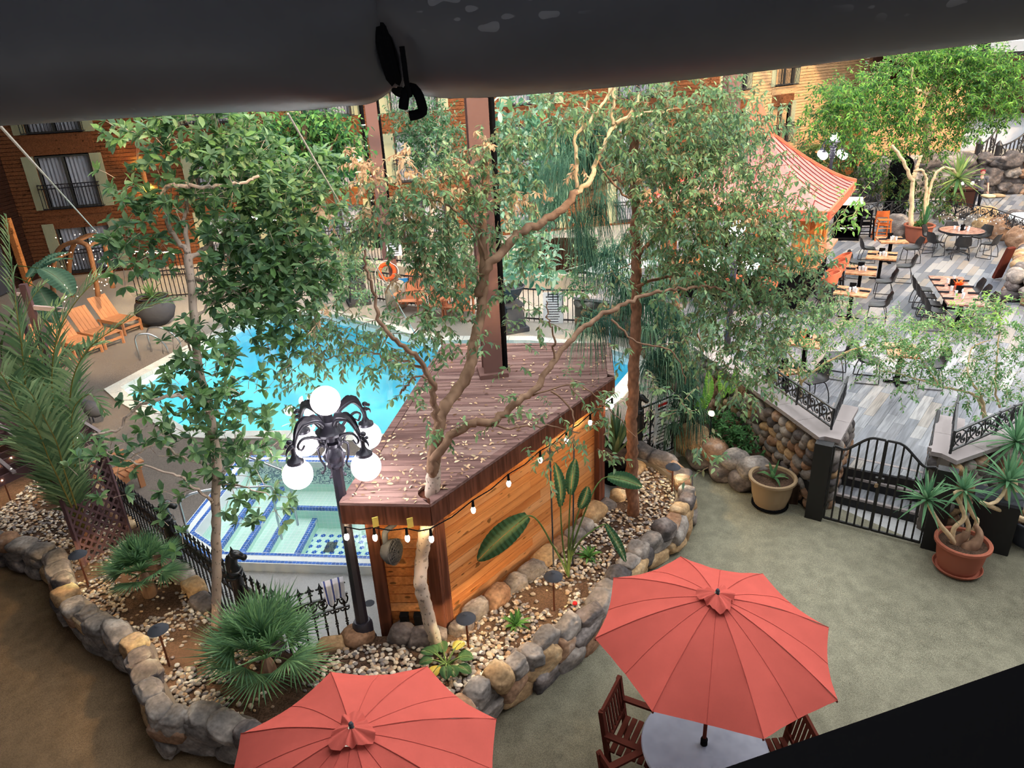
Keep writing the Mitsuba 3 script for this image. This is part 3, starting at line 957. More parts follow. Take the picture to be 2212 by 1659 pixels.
# wall fan and transformer boxes on the hut front
fc = Y(853, 1192, 7.16)
t = thing('wall_fan', 'black caged wall fan on the short cedar side of the hut', 'fan')
fd = unit([0.92, -.38, .12])
part(t, 'housing', M().lathe([(0, -.16), (.10, -.15), (.155, -.06), (.16, .0), (.15, .0), (.14, -.05), (0, -.09)], fc, 22, axis=fd), 'm_charcoal', 35)
fr_ = frame(fd)
cg = M()
for rr in (.03, .065, .10, .135, .16):
    th = np.linspace(0, 2 * math.pi, 25)
    cg.tube([fc + fd * (.05 - .04 * (rr / .16) ** 2) + (fr_[1] * math.cos(x) + fr_[2] * math.sin(x)) * rr for x in th], .0035, 4, cap=False)
for x in np.linspace(0, 2 * math.pi, 19)[:-1]:
    e = fr_[1] * math.cos(x) + fr_[2] * math.sin(x)
    cg.tube([fc + fd * .05 + e * .02, fc + fd * .04 + e * .09, fc + fd * .0 + e * .16], .003, 4, cap=False)
part(t, 'cage', cg, 'm_charcoal')
for x in (0, 2.1, 4.2):
    b = M()
    pts = []
    for w in (-.35, .35):
        pts.append([fc - fd * (.02 + .03 * w) + (fr_[1] * math.cos(x + w * .8) + fr_[2] * math.sin(x + w * .8)) * q_ for q_ in (.02, .07, .12)])
    b.strip(pts[0], pts[1])
    part(t, 'blade', b, 'm_charcoal', True)
part(t, 'bracket', M().tube(spline([fc - fd * .12 + [0, 0, .1], fc - fd * .1 + [0, 0, .28], fc + [.02, .16, .3]], 10), .035, 8), 'm_charcoal', True)
for i, (u, v) in enumerate(((874, 1338), (904, 1338))):
    p = Y(u, v, 7.30)
    t = thing('transformer_box', ('left' if i == 0 else 'right') + ' one of two small black boxes low on the cedar hut front', 'box', 'black boxes on the hut front')
    part(t, 'case', M().box(p, (.10, .09, .15), -.03, ch=.015), 'm_black')
    part(t, 'lid', M().box(p + [0, -.005, .08], (.108, .1, .02), -.03, ch=.006), 'm_black')
    part(t, 'cord', M().tube(spline([p + [0, -.03, -.08], p + [.05, -.05, -.25], p + [.03 if i == 0 else -.06, -.14, -.40], p + [.02, -.3, -.60]], 12), .009, 5), 'm_black')

# ------------------------------------------------------------------ stone planter with gravel
t_pl = thing('stone_planter', 'long raised planter of mortared fieldstones filled with river pebbles', 'planter', kind='structure')
core = planter.buffer(-.10)
part(t_pl, 'mortar', M().prism(planter.buffer(-.035).intersection(sg.LineString(PLANTER_OUT).buffer(.3)), 0, .40), 'm_mortar')
SOIL = .30
v, f = M().prism(core, 0, SOIL).vf()
part(t_pl, 'soil_bed', M().add(v, f), 'm_soil')
ol = sg.LineString(PLANTER_OUT)
pc = planter.centroid
r = np.random.default_rng(21)


def tiltx(q):
    return np.array([[math.cos(q), 0, -math.sin(q)], [0, 1, 0], [math.sin(q), 0, math.cos(q)]])


def stone_row(line, z, h, L0, L1, thick, dz=.03, inset=.08, bump=.0, skip=0.0, name='stone', holder=None):
    s = r.uniform(0, .2)
    while s < line.length:
        L = r.uniform(L0, L1)
        p = np.array(line.interpolate(min(s + L / 2, line.length)).coords[0])
        p2 = np.array(line.interpolate(min(s + L / 2 + .05, line.length)).coords[0])
        d_ = p2 - p
        s += L * .93
        if np.linalg.norm(d_) < 1e-6 or r.uniform() < skip:
            continue
        a = math.atan2(d_[1], d_[0])
        n_ = np.array([-d_[1], d_[0]]) / np.linalg.norm(d_)
        q_ = p + n_ * inset * r.uniform(.7, 1.3)
        hh = h * r.uniform(.8, 1.25)
        part(holder or t_pl, name, M().ico((q_[0], q_[1], z + r.uniform(-dz, dz)), (L * .55, thick * r.uniform(.85, 1.2), hh), 3 if q_[1] < 8.5 and abs(q_[0]) < 6 else 2, .42, 1.5, int(r.integers(1000)), R=rz(a + r.uniform(-.15, .15)) @ tiltx(r.uniform(-.35, .35)), flat=.34), STONES[r.integers(5)], True)


OUTL = sg.LineString(PLANTER_OUT[::-1]) if not sg.Polygon(np.vstack([PLANTER_OUT, INNER])).exterior.is_ccw else ol
sgn = 1
test = np.array(ol.interpolate(3.0).coords[0])
tt = np.array(ol.interpolate(3.05).coords[0]) - test
nn = np.array([-tt[1], tt[0]]) / np.linalg.norm(tt)
if not planter.contains(sg.Point(test + nn * .15)):
    ol = sg.LineString(PLANTER_OUT[::-1])
stone_row(ol, .11, .15, .32, .62, .12, inset=.08)
stone_row(ol, .30, .14, .30, .56, .12, inset=.09)
stone_row(ol, .43, .12, .24, .46, .15, dz=.04, inset=.13)
il = sg.LineString(INNER)
test = np.array(il.interpolate(il.length * .75).coords[0])
tt = np.array(il.interpolate(il.length * .75 + .05).coords[0]) - test
nn = np.array([-tt[1], tt[0]]) / np.linalg.norm(tt)
if not planter.contains(sg.Point(test + nn * .1)):
    il = sg.LineString(INNER[::-1])
stone_row(il, .30, .15, .28, .46, .14, dz=.04, inset=.16, skip=.12)

bare = [(P(330, 1300, SOIL)[:2], .42), (P(585, 1490, SOIL)[:2], .55), (P(420, 1395, SOIL)[:2], .45), (P(190, 1240, SOIL)[:2], .22), (P(110, 1080, SOIL)[:2], .3), (P(1180, 1290, SOIL)[:2], .3), (P(1340, 1085, SOIL)[:2], .25), (P(300, 1240, SOIL)[:2], .4)]
big = planter.buffer(-.26)
x0, y0, x1, y1 = big.bounds
N = 64000
pts = np.stack([r.uniform(x0, x1, N), r.uniform(y0, y1, N)], 1)
ok = shapely.contains_xy(big, pts[:, 0], pts[:, 1])
for c, rad in bare:
    dd = np.linalg.norm(pts - c, axis=1)
    ok &= ~((dd < rad * (.75 + .5 * meshkit.noise(np.c_[pts * 4, pts[:, :1] * 0], 5))) & (r.uniform(0, 1, N) < .9))
ok &= (np.abs(pts[:, 0]) < 9)
pts = pts[ok]
gm = M()
gcol = lin(np.array([[150, 140, 130], [176, 160, 142], [196, 180, 158], [128, 122, 120], [168, 140, 112], [206, 196, 182], [140, 120, 104], [112, 106, 106]]).ravel()).reshape(-1, 3)
for i, (px_, py_) in enumerate(pts):
    L = r.uniform(.016, .036)
    gm.ico((px_, py_, SOIL + L * .35 + r.uniform(0, .012)), (L * r.uniform(1, 1.5), L * r.uniform(.8, 1.1), L * .62), 0 if py_ > 7.0 else 1, R=rz(r.uniform(0, 3.1)), col=gcol[r.integers(8)] * r.uniform(.75, 1.1))
one('gravel', gm, 'm_vc', 'rounded river pebbles spread over the stone planter bed', 'gravel', smooth=True, kind='stuff')

# mushroom path lights
def path_light(u, v, h, label):
    p = P(u, v, SOIL + .03)
    t = thing('path_light', label, 'garden light', 'mushroom path lights')
    part(t, 'stem', M().tube([p - [0, 0, .1], p + [0, 0, h]], .013, 7), 'm_trim_brown', 30)
    ck = part(t, 'cap', M().lathe([(0, h + .055), (.022, h + .05), (.035, h + .03), (.10, h + .0), (.125, h - .025), (.118, h - .03), (.05, h - .0), (0, h + .01)], p, 22), 'm_charcoal', 35)
    part(ck, 'lamp', M().lathe([(0, h - .004), (.035, h - .006), (.035, h - .012), (0, h - .014)], p, 10), 'm_globe', **glow(WARM, 850, 1.6))


path_light(1451, 1062, .50, 'mushroom path light at the rounded right end of the planter')
path_light(1197, 1315, .56, 'mushroom path light beside the bird of paradise stems')
path_light(1012, 1397, .48, 'mushroom path light near the corner of the cedar hut')
path_light(365, 1435, .58, 'mushroom path light between the two fan palms')
path_light(190, 1262, .55, 'mushroom path light near the orange palm trunk')
path_light(22, 1078, .45, 'mushroom path light under the pergola at the left edge')

# ------------------------------------------------------------------ iron fence with horse-head posts
FH = [P(u, v, .05) for u, v in ((262, 1126), (395, 1243), (540, 1366), (640, 1430), (770, 1391))]
t_f = thing('iron_fence', 'black cast iron picket fence with spear finials between planter and hot tub', 'fence')
for a, b in zip(FH[:-1], FH[1:]):
    d_ = b - a
    L = np.linalg.norm(d_)
    ang = math.atan2(d_[1], d_[0])
    for zz in (.10, .66, .86):
        part(t_f, 'rail', M().bar(a + [0, 0, zz], b + [0, 0, zz], .03, .022), 'm_iron_gloss')
    n = int(L / .125)
    for i in range(n):
        p = a + d_ * ((i + .5) / n)
        key_ = 'picket'
        if 'PICK' not in globals():
            mm = M().tube([[0, 0, .02], [0, 0, .98]], .013, 6)
            for zz, rr in ((.1, .028), (.38, .022), (.42, .026), (.46, .022), (.66, .028), (.86, .028)):
                mm.lathe([(0, zz - .018), (rr, zz), (0, zz + .018)], n=6)
            for zz in (.72, .80):
                for q_ in range(4):
                    aa = q_ * math.pi / 2 + (math.pi / 4 if zz > .75 else 0)
                    mm.ico((.026 * math.cos(aa), 0, zz + .026 * math.sin(aa)), (.02, .012, .02), 0)
            for sx in (-1, 1):
                mm.tube(spline([[0, 0, .70], [sx * .045, 0, .74], [sx * .055, 0, .80], [sx * .02, 0, .85]], 7), .011, 5)
                mm.tube(spline([[0, 0, .66], [sx * .03, 0, .60], [sx * .055, 0, .63]], 6), .011, 5)
            mm.lathe([(0, .96), (.022, .985), (.016, 1.03), (.028, 1.045), (.015, 1.07), (0, 1.13)], n=6)
            for sx in (-1, 1):
                mm.ico((sx * .036, 0, 1.03), (.026, .013, .016), 0)
                mm.ico((sx * .022, 0, .965), (.014, .01, .012), 0)
            PICK = mm.ply('m_iron_gloss', 40)
        part(t_f, 'picket', PICK, to_world=TW(p, ang))


def horse_post(p, label, ang, h=1.0):
    t = thing('hitching_post', label, 'post', 'horse-head posts')
    part(t, 'post', M().lathe([(0, 0), (.13, 0), (.13, .1), (.095, .14), (.09, .3), (.08, h - .1), (.082, h - .05), (.112, h - .04), (.115, h - .01), (.09, h), (.085, h + .03), (.105, h + .04), (.10, h + .06), (.075, h + .08), (0, h + .08)], p, 20), 'm_iron_gloss', 40)
    R = rz(ang)
    m = M()
    neck = spline([[0, 0, h + .05], [-.015, 0, h + .14], [.0, 0, h + .23], [.035, 0, h + .29]], 10)
    m.tube(neck @ R.T + p, np.linspace(.088, .064, 10), 12)
    hd = spline([[.0, 0, h + .285], [.06, 0, h + .29], [.12, 0, h + .25], [.175, 0, h + .205]], 9)
    m.tube(hd @ R.T + p, [.042, .066, .07, .064, .054, .045, .042, .046, .028], 10)
    for sy in (-1, 1):
        m.tube(np.array([[.02, sy * .036, h + .33], [.012, sy * .042, h + .40]]) @ R.T + p, [.022, .004], 6)
    for i in range(7):
        q_ = neck[min(9, i + 2)] + [-.055, 0, .01]
        m.ico(R @ q_ + p, (.03, .018, .036), 0)
    part(t, 'horse_head', m, 'm_iron_gloss', True)


fa_ = math.atan2(*(FH[2] - FH[1])[[1, 0]])
horse_post(FH[0], 'horse-head post beside the lattice panel, farthest up the fence', 0.25)
horse_post(FH[1], 'horse-head post in the middle, left of the pale tree trunk', 0.25)
horse_post(FH[2], 'horse-head post nearest the hut, right of the pale tree trunk', 0.25)

# striped towel over the fence rail
tw = FH[3] + (FH[4] - FH[3]) * .80
dd_ = unit(FH[4] - FH[3])
m = M()
nx, ny = 25, 14
for side in (-1, 1):
    V, C = [], []
    for j in range(ny):
        for i in range(nx):
            sx = (i / (nx - 1) - .5) * .27
            drop = j / (ny - 1)
            len_ = (.30 if side < 0 else .16) + .05 * math.sin(i * .3)
            out = .03 + .02 * math.sin(i * .75 + j * .2) * drop + .015
            p = tw + dd_ * (sx * (1 - .12 * drop)) + np.array([dd_[1], -dd_[0], 0]) * (-side) * (out if j else 0.0) + [0, 0, 1.10 + .03 - len_ * drop - (0.02 if j else 0)]
            V.append(p)
            C.append(lin(70, 84, 150) if (i % 8 in (2, 3)) else lin(232, 232, 240))
    ii, jj = np.meshgrid(np.arange(nx - 1), np.arange(ny - 1))
    q_ = np.stack([jj * nx + ii, jj * nx + ii + 1, (jj + 1) * nx + ii + 1, (jj + 1) * nx + ii], -1).reshape(-1, 4)
    m.add(np.array(V), q_, np.array(C))
one('towel', m, 'm_vc_matte', 'white towel with blue stripes draped over the iron fence', 'towel', smooth=True)

# ------------------------------------------------------------------ globe lamp posts
def lamp_post(p, label, phi, k=1.0, power=9.0, detail=True):
    t = thing('lamp_post', label, 'lamp post', 'five-globe lamp posts')
    p = np.asarray(p, float)
    nn_ = 24 if detail else 12
    S = lambda prof: [(a * k, b * k) for a, b in prof]
    part(t, 'base', M().lathe(S([(0, 0), (.16, 0), (.16, .08), (.13, .12), (.13, .34), (.10, .4), (0, .4)]), p, nn_), 'm_lamp_iron', 40)
    part(t, 'pole', M().lathe(S([(.085, .3), (.07, 1.6), (.066, 2.72), (0, 2.72)]), p, 8 if detail else 6), 'm_lamp_iron')
    part(t, 'capital', M().lathe(S([(.066, 2.68), (.10, 2.70), (.11, 2.73), (.08, 2.76), (.12, 2.80), (.135, 2.86), (.10, 2.90), (.085, 2.95), (.12, 2.98), (.12, 3.02), (.085, 3.04), (.10, 3.10), (.17, 3.13), (.17, 3.16), (.13, 3.19), (.11, 3.24), (.06, 3.28), (.045, 3.36), (.07, 3.38), (.06, 3.40), (0, 3.40)]), p, nn_), 'm_lamp_iron', 40)
    if detail:
        sc = M()
        for i in range(6):
            a = i * math.pi / 3 + .3
            e = np.array([math.cos(a), math.sin(a), 0])
            sc.tube(spline([p + e * .10 + [0, 0, 3.0], p + e * .17 + [0, 0, 2.95], p + e * .16 + [0, 0, 2.82], p + e * .12 + [0, 0, 2.70], p + e * .15 + [0, 0, 2.64]], 12), np.linspace(.018, .01, 12), 6)
            sc.ico(p + e * .16 + [0, 0, 2.64], .02, 1)
            sc.tube(spline([p + e * .12 + [0, 0, 3.12], p + e * .15 + [0, 0, 3.06], p + e * .12 + [0, 0, 3.0]], 8), .014, 6)
        part(t, 'scroll_work', sc, 'm_lamp_iron', True)
    R, zc = .523 * k, 2.85 * k
    gr_ = .166 * k
    for i in range(4):
        a = phi + i * math.pi / 2
        e = np.array([math.cos(a), math.sin(a), 0])
        s_ = np.array([-e[1], e[0], 0])
        m = M()
        arc = spline([p + e * .06 * k + [0, 0, 3.12 * k], p + e * .16 * k + [0, 0, 3.34 * k], p + e * .34 * k + [0, 0, 3.38 * k], p + e * .48 * k + [0, 0, 3.25 * k], p + e * .52 * k + [0, 0, 3.14 * k]], 18)
        m.tube(arc, np.linspace(.035, .022, 18) * k, 8)
        if detail:
            low = spline([p + e * .1 + [0, 0, 3.05], p + e * .25 + [0, 0, 3.18], p + e * .38 + [0, 0, 3.22], p + e * .46 + [0, 0, 3.16], p + e * .42 + [0, 0, 3.10], p + e * .37 + [0, 0, 3.14]], 18)
            m.tube(low, np.linspace(.022, .012, 18), 6)
            for q_ in range(3):                       # acanthus fins along the arm
                a0 = arc[3 + q_ * 3:10 + q_ * 3]
                off = np.array([[0, 0, .03 + .055 * math.sin(math.pi * x)] for x in np.linspace(0, 1, len(a0))])
                m.strip(a0 + s_ * .016, a0 + off + s_ * .02)
                m.strip(a0 - s_ * .016, a0 + off - s_ * .02)
            m.ico(p + e * .55 + [0, 0, 3.26], (.035, .035, .03), 1)
            m.ico(p + e * .60 + [0, 0, 3.23], (.022, .022, .02), 1)
            m.tube(spline([p + e * .52 + [0, 0, 3.2], p + e * .60 + [0, 0, 3.17], p + e * .62 + [0, 0, 3.12]], 7), [.03, .028, .022, .018, .014, .01, .004], 6)
        ak = part(t, 'arm', m, 'm_lamp_iron', True)
        c = p + e * R + [0, 0, zc]
        h = part(ak, 'globe', M().ico(c, gr_, 3 if detail else 2), 'm_globe', True, label='glowing white globe', **glow(WHITE_L, power, .6 if detail else .08))
        part(ak, 'globe_fitter', M().lathe([(0, .33 * k), (.022 * k, .33 * k), (.026 * k, .25 * k), (.05 * k, .20 * k), (.088 * k, .175 * k), (.092 * k, .145 * k), (.08 * k, .135 * k), (0, .16 * k)], c, nn_ - 4), 'm_lamp_iron', 40)
    c = p + [0, 0, 3.53 * k]
    part(t, 'globe', M().ico(c, gr_, 3 if detail else 2), 'm_globe', True, label='glowing white globe', **glow(WHITE_L, power * (.55 if detail else 1), .6 if detail else .08))
    return t


LAMP = P(785, 1392, .15) + [.03, .01, 0]
lamp_post(LAMP, 'ornate five-globe lamp post standing by the fence next to the hut roof', -.644)
lamp_post([*P(577, 402, 3.95)[:2], 0.0], 'far lamp post half hidden in the left tree above the pool', .4, 1.1, 9, False)
q = P(1592, 494, 3.9)
lamp_post([q[0], q[1], DECK_Z], 'lamp post at the edge of the dining deck behind hanging leaves', .3, .95, 9, False)
q = P(1803, 296, 3.9)
lamp_post([q[0], q[1], DECK_Z], 'lamp post far back among the palms beyond the pink roof', .5, .95, 9, False)
q = P(1625, 279, 4.0)
t = thing('wall_globe', 'single round globe lamp beside the pale balcony window', 'lamp')
part(t, 'globe', M().ico(q, .2, 2), 'm_globe', True, **glow(WARM, 7))
part(t, 'pole', M().tube([[q[0], q[1], 0], [q[0], q[1], q[2] - .15]], .05, 8), 'm_iron', 30)

# ------------------------------------------------------------------ pergola and lattice at the left
PZ = 2.2
A_ = P(216, 934, PZ)
F1 = unit(P(0, 1034, PZ) - A_)
F2 = unit(P(144, 890, PZ) - A_)
t = thing('pergola', 'brown flat-topped pergola wound with fairy lights at the left edge', 'pergola')
for i in range(9):
    a = A_ + F2 * (.02 + .24 * i)
    part(t, 'rafter', M().bar(a - [0, 0, .05], a + F1 * 3.6 - [0, 0, .05], .035, .13), 'm_pergola')
for i in range(9):
    a = A_ + F1 * (.02 + .42 * i) + [0, 0, .03]
    part(t, 'slat', M().bar(a - F2 * .08, a + F2 * 2.2, .05, .03), 'm_pergola_top')
bl_ = M()
r = np.random.default_rng(4)
for i in range(120):
    a = A_ + F1 * r.uniform(0.05, 2.4) + F2 * (.02 + .24 * r.integers(0, 8)) + [r.normal(0, .02), r.normal(0, .02), r.uniform(-.05, .05)]
    bl_.ico(a, .011, 0)
part(t, 'fairy_light', bl_, 'm_globe', kind='stuff', **glow(WARM, 30, .1))
# posts
for q_ in (A_ + F2 * .05 + F1 * .04, A_ + F2 * 2.0 + F1 * .05):
    part(t, 'post', M().box((q_[0], q_[1], PZ / 2 - .05), (.1, .1, PZ), .3, ch=.01), 'm_pergola')
a, b = P(228, 1150, .3), A_
lt = thing('lattice_panel', 'purple-brown diagonal lattice panel below the pergola corner', 'lattice')
base0 = np.r_[A_[:2] + F1[:2] * .02, 0]
dirn = unit(np.r_[F1[:2], 0]) * .8
for sgn_ in (-1, 1):
    for i in range(-9, 14):
        p0 = np.array([i * .16, 0.0])
        seg = sg.LineString([(i * .16, 0.05), (i * .16 + sgn_ * 2.0, 2.05)]).intersection(sg.box(0, .05, 1.0, PZ - .15))
        if seg.is_empty or seg.length < .1:
            continue
        (x0_, z0_), (x1_, z1_) = seg.coords[0], seg.coords[-1]
        part(lt, 'lath', M().bar(base0 + dirn * x0_ + [0, 0, z0_], base0 + dirn * x1_ + [0, 0, z1_], .012, .035, up=np.cross(dirn, [0, 0, 1.0]) * 0 + [0, 0, 1]), 'm_pergola')
part(lt, 'frame', M().bar(base0 + [0, 0, .05], base0 + dirn + [0, 0, .05], .03, .05).bar(base0 + dirn + [0, 0, 0], base0 + dirn + [0, 0, PZ], .05, .05, up=(1, 0, 0)), 'm_pergola')
for u, v, ut, vt, lab in ((146, 905, 44, 614, 'slim purple-brown post rising from the pergola behind the big palm'), (60, 720, 10, 600, 'purple-brown post at the far left behind the big palm fronds')):
    p = P(u, v, PZ)
    top = Y(ut, vt, p[1])
    k = thing('garden_post', lab, 'post')
    part(k, 'post', M().box((p[0], p[1], top[2] / 2), (.09, .09, top[2]), .2, ch=.01), 'm_pergola')
    part(k, 'cross_arm', M().bar([p[0] + .0, p[1], top[2] - .35], [p[0] + .45, p[1] + .1, top[2] - .45], .06, .06), 'm_pergola_top')

# ------------------------------------------------------------------ raised dining deck: walls, steps, gate
CAPZ = 1.42
cap_l = [P(1804, 950, CAPZ)[:2], P(1773, 944, CAPZ)[:2], P(1700, 890, CAPZ)[:2], P(1632, 842, CAPZ)[:2], P(1500, 770, 1.2)[:2], P(1367, 726, 0)[:2], P(1287, 716, 0)[:2]]
cap_r = [P(2036, 990, CAPZ)[:2], P(2062, 990, CAPZ)[:2], P(2176, 950, CAPZ)[:2], P(2330, 890, CAPZ)[:2]]
back = [P(1290, 640, .5)[:2], np.array([3.5, 24.0]), np.array([8.5, 31.0]), np.array([14.0, 33.0]), np.array([24.0, 33.0]), np.array([29.0, 30.0]), np.array([26.0, 13.0])]
gdir = unit(np.r_[P(1985, 1178, 0)[:2] - P(1757, 1118, 0)[:2], 0])
gin = np.array([-gdir[1], gdir[0], 0])
top_l, top_r = P(1808, 984, DECK_Z)[:2], P(1995, 1020, DECK_Z)[:2]
deckp = sg.Polygon([cap_l[0] + gin[:2] * .8] + cap_l[1:] + back + cap_r[::-1] + [cap_r[0] + gin[:2] * .8]).buffer(0)
dk = struct('floor_dining', M().prism(deckp, 0.0, DECK_Z - .03), 'm_plank_gap', 'grey wood-plank floor of the raised dining deck')
pd = unit([0.65, 0.76, 0])[:2]
pn_ = np.array([-pd[1], pd[0]])
r = np.random.default_rng(8)
o = np.array([12.0, 18.0])
pl = []
for i in range(-90, 90):
    a0 = i * .185
    L0 = r.uniform(0, 1.2)
    line = sg.LineString([o + pn_ * a0 - pd * 30, o + pn_ * a0 + pd * 30]).intersection(deckp)
    if line.is_empty:
        continue
    x = -30 + L0
    while x < 30:
        L = 1.22
        c = o + pn_ * a0 + pd * (x + L / 2)
        x += L
        if abs(c[0] - 11) > 13 or not deckp.buffer(.3).contains(sg.Point(c)):
            continue
        d_ = np.r_[c, DECK_Z] - EYE
        w_ = d_ @ FWD
        if w_ < 1 or abs(d_ @ RGT / w_) > .82:
            continue
        q_ = sg.Polygon([c - pd * (L / 2 - .002) - pn_ * .0905, c + pd * (L / 2 - .002) - pn_ * .0905, c + pd * (L / 2 - .002) + pn_ * .0905, c - pd * (L / 2 - .002) + pn_ * .0905])
        if not deckp.contains(q_):
            q_ = q_.intersection(deckp)
        if q_.area > .01 and q_.geom_type == 'Polygon':
            pl.append((np.linalg.norm(c), q_))
pl.sort(key=lambda x: x[0])
for d_, q_ in pl[:300]:
    part(dk, 'plank', M().prism(q_, DECK_Z - .03, DECK_Z + r.uniform(0, .0015)), PLANKS[r.integers(len(PLANKS))])
rest = M()
tones = [lin(94, 96, 101), lin(111, 113, 118), lin(83, 87, 95), lin(130, 129, 128), lin(102, 104, 109), lin(121, 114, 107)]
for d_, q_ in pl[300:]:
    rest.prism(q_, DECK_Z - .03, DECK_Z + r.uniform(0, .0015), tones[r.integers(6)])
mat('m_vc_floor', {'type': 'principled', 'base_color': VC, 'roughness': 0.38, 'specular': 0.5})
part(dk, 'far_planks', rest, 'm_vc_floor', kind='stuff')


def rock_wall(name, line, label, z0, z1, thick=.4, side=1, sz=.26, cap=True, seed=1, fromz=0):
    """wall with a face of set field stones and a slab cap"""
    t = thing(name, label, 'wall', kind='structure')
    ln = sg.LineString(line)
    body = ln.buffer(thick / 2, cap_style=2, join_style=2)
    part(t, 'core', M().prism(ln.buffer(thick / 2 - .05, cap_style=2, join_style=2), 0, z1), 'm_mortar')
    r_ = np.random.default_rng(seed)
    z = z0
    while z < z1 - .17:
        s = r_.uniform(0, .2)
        while s < ln.length:
            L = r_.uniform(.7, 1.35) * sz
            p = np.array(ln.interpolate(s + L / 2).coords[0])
            p2 = np.array(ln.interpolate(min(s + L / 2 + .05, ln.length)).coords[0])
            s += L * .95
            if np.linalg.norm(p2 - p) < 1e-4:
                continue
            d_ = (p2 - p) / np.linalg.norm(p2 - p)
            n_ = np.array([d_[1], -d_[0]]) * side
            a = math.atan2(d_[1], d_[0])
            q_ = p + n_ * (thick / 2 - .03)
            tilt = r_.uniform(-.9, .9)
            R = rz(a) @ np.array([[math.cos(tilt), 0, -math.sin(tilt)], [0, 1, 0], [math.sin(tilt), 0, math.cos(tilt)]])
            part(t, 'stone', M().ico((q_[0], q_[1], z + sz * .3 + r_.uniform(-.04, .04)), (L * .53, .10, sz * r_.uniform(.34, .5)), 1 if z1 < 1.2 else 2, .12, 1.2, int(r_.integers(999)), R=R), STONES[r_.choice([0, 1, 2, 2, 3, 4, 0])], True)
        z += sz * .62
    if cap:
        cb = ln.buffer(thick / 2 + .05, cap_style=2, join_style=2)
        L = ln.length
        k = max(1, int(L / .6))
        for i in range(k):
            seg = shapely.ops.substring(ln, L * i / k + .003, L * (i + 1) / k - .003).buffer(thick / 2 + .05, cap_style=2, join_style=2)
            part(t, 'cap_slab', M().prism(seg, z1, z1 + .07), 'm_cap')
    return t


import shapely.ops
inw = gin[:2]
wl = [cap_l[0] + inw * .25 * 0 + np.array([.0, .12]), cap_l[1] + np.array([.05, .2])] + [p + np.array([.2, .12]) for p in cap_l[2:5]]
ret_l = P(1834, 874, CAPZ)[:2]
wall_l = rock_wall('stone_wall', [P(1750, 1112, 0)[:2] + np.array([.22, .1])] + [p + np.array([.18, .12]) for p in cap_l[2:5]], 'river-stone wall with grey slab cap left of the black gate', .02, CAPZ - .07, .38, -1, .25, seed=3)
rock_wall('stone_wall', [P(1787, 1010, CAPZ - .3)[:2] * 0 + cap_l[0] + np.array([-.08, .1]), ret_l + np.array([-.05, 0])], 'short return of the river-stone wall beside the steps on the left', .02, CAPZ - .07, .3, 1, .25, seed=4)
rock_wall('stone_wall', [P(1480, 800, .6)[:2], cap_l[5], cap_l[6] + np.array([-.5, .3])], 'far low river-stone wall beyond the weeping needles', .02, .95, .4, -1, .36, seed=5)
wall_r = rock_wall('stone_wall', [cap_r[1] + np.array([-.1, .15])] + [p + np.array([0, .18]) for p in cap_r[2:]], 'river-stone wall behind the terracotta pot on the right', .02, CAPZ - .07, .38, 1, .25, seed=6)
ret_r = P(2062, 925, CAPZ)[:2]
rock_wall('stone_wall', [cap_r[0] + np.array([.12, .1]), cap_r[0] + np.array([.12, .1]) + (ret_l - cap_l[0])], 'short return of the river-stone wall beside the steps on the right', .02, CAPZ - .07, .3, -1, .25, seed=7)
# steps
st = thing('steps', 'three broad dark-faced steps behind the black gate', 'steps', kind='structure')
f0 = P(1790, 1083, 0)[:2]
w_ = np.linalg.norm(cap_r[0] - cap_l[0]) + .1
edge_c = (top_l + top_r) / 2
dist_in = (edge_c - f0) @ inw
mid0 = (cap_l[0] + cap_r[0]) / 2
for i in range(3):
    fr = ((f0 - mid0) @ inw) + dist_in * i / 2
    z1 = DECK_Z * (i + 1) / 3
    dep = dist_in / 2 + (.3 if i < 2 else .9)
    c = mid0 + inw * (fr + dep / 2)
    part(st, 'riser', M().box((c[0], c[1], z1 / 2 - .02), (w_, dep, z1 - .04), math.atan2(gdir[1], gdir[0])), 'm_gate_black')
    tk = part(st, 'tread', M().box((c[0], c[1], z1 - .02), (w_, dep, .042), math.atan2(gdir[1], gdir[0])), PLANKS[0] if i == 2 else 'm_plank_1')
    c = mid0 + inw * (fr + .02)
    part(tk, 'nosing', M().box((c[0], c[1], z1 - .015), (w_, .06, .04), math.atan2(gdir[1], gdir[0])), 'm_cap')
# gate
GL, GR = P(1778, 1124, 0), P(1985, 1178, 0)
gl_ = np.linalg.norm(GR - GL)
t = thing('gate', 'double black bar gate with S-curved top rail before the steps', 'gate')
zc = lambda x: 1.38 + .27 * (0.5 - 0.5 * math.cos(math.pi * min(1, max(0, (x - .18) / .62)))) - .03 * math.exp(-((x - .2) / .12) ** 2)
for leaf in (0, 1):
    lf = M()
    f_ = lambda x: GL + gdir * (x * gl_ * .492 if leaf == 0 else gl_ - x * gl_ * .492)
    top = [f_(x) + [0, 0, zc(x)] for x in np.linspace(0, 1, 17)]
    lk = part(t, 'leaf_frame', M().tube(top, .02, 6).bar(f_(0) + [0, 0, .06], f_(1) + [0, 0, .06], .03, .035), 'm_gate_black', 40)
    part(lk, 'lower_rail', M().bar(f_(0) + [0, 0, .06], f_(1) + [0, 0, .06], .03, .035), 'm_gate_black')
    for i in range(7):
        x = i / 6
        part(lk, 'bar', M().bar(f_(x) + [0, 0, .05], f_(x) + [0, 0, zc(x)], .026 if 0 < i < 6 else .034, .026, up=gdir), 'm_gate_black')
part(t, 'latch', M().box(GL + gdir * gl_ / 2 + [0, 0, .98], (.12, .05, .05), math.atan2(gdir[1], gdir[0])), 'm_gate_black')
part(t, 'padlock', M().box(GL + gdir * (gl_ / 2 - .05) + [0, -.04, .88], (.045, .03, .06), .2), 'm_pot_tan', label='brass padlock')
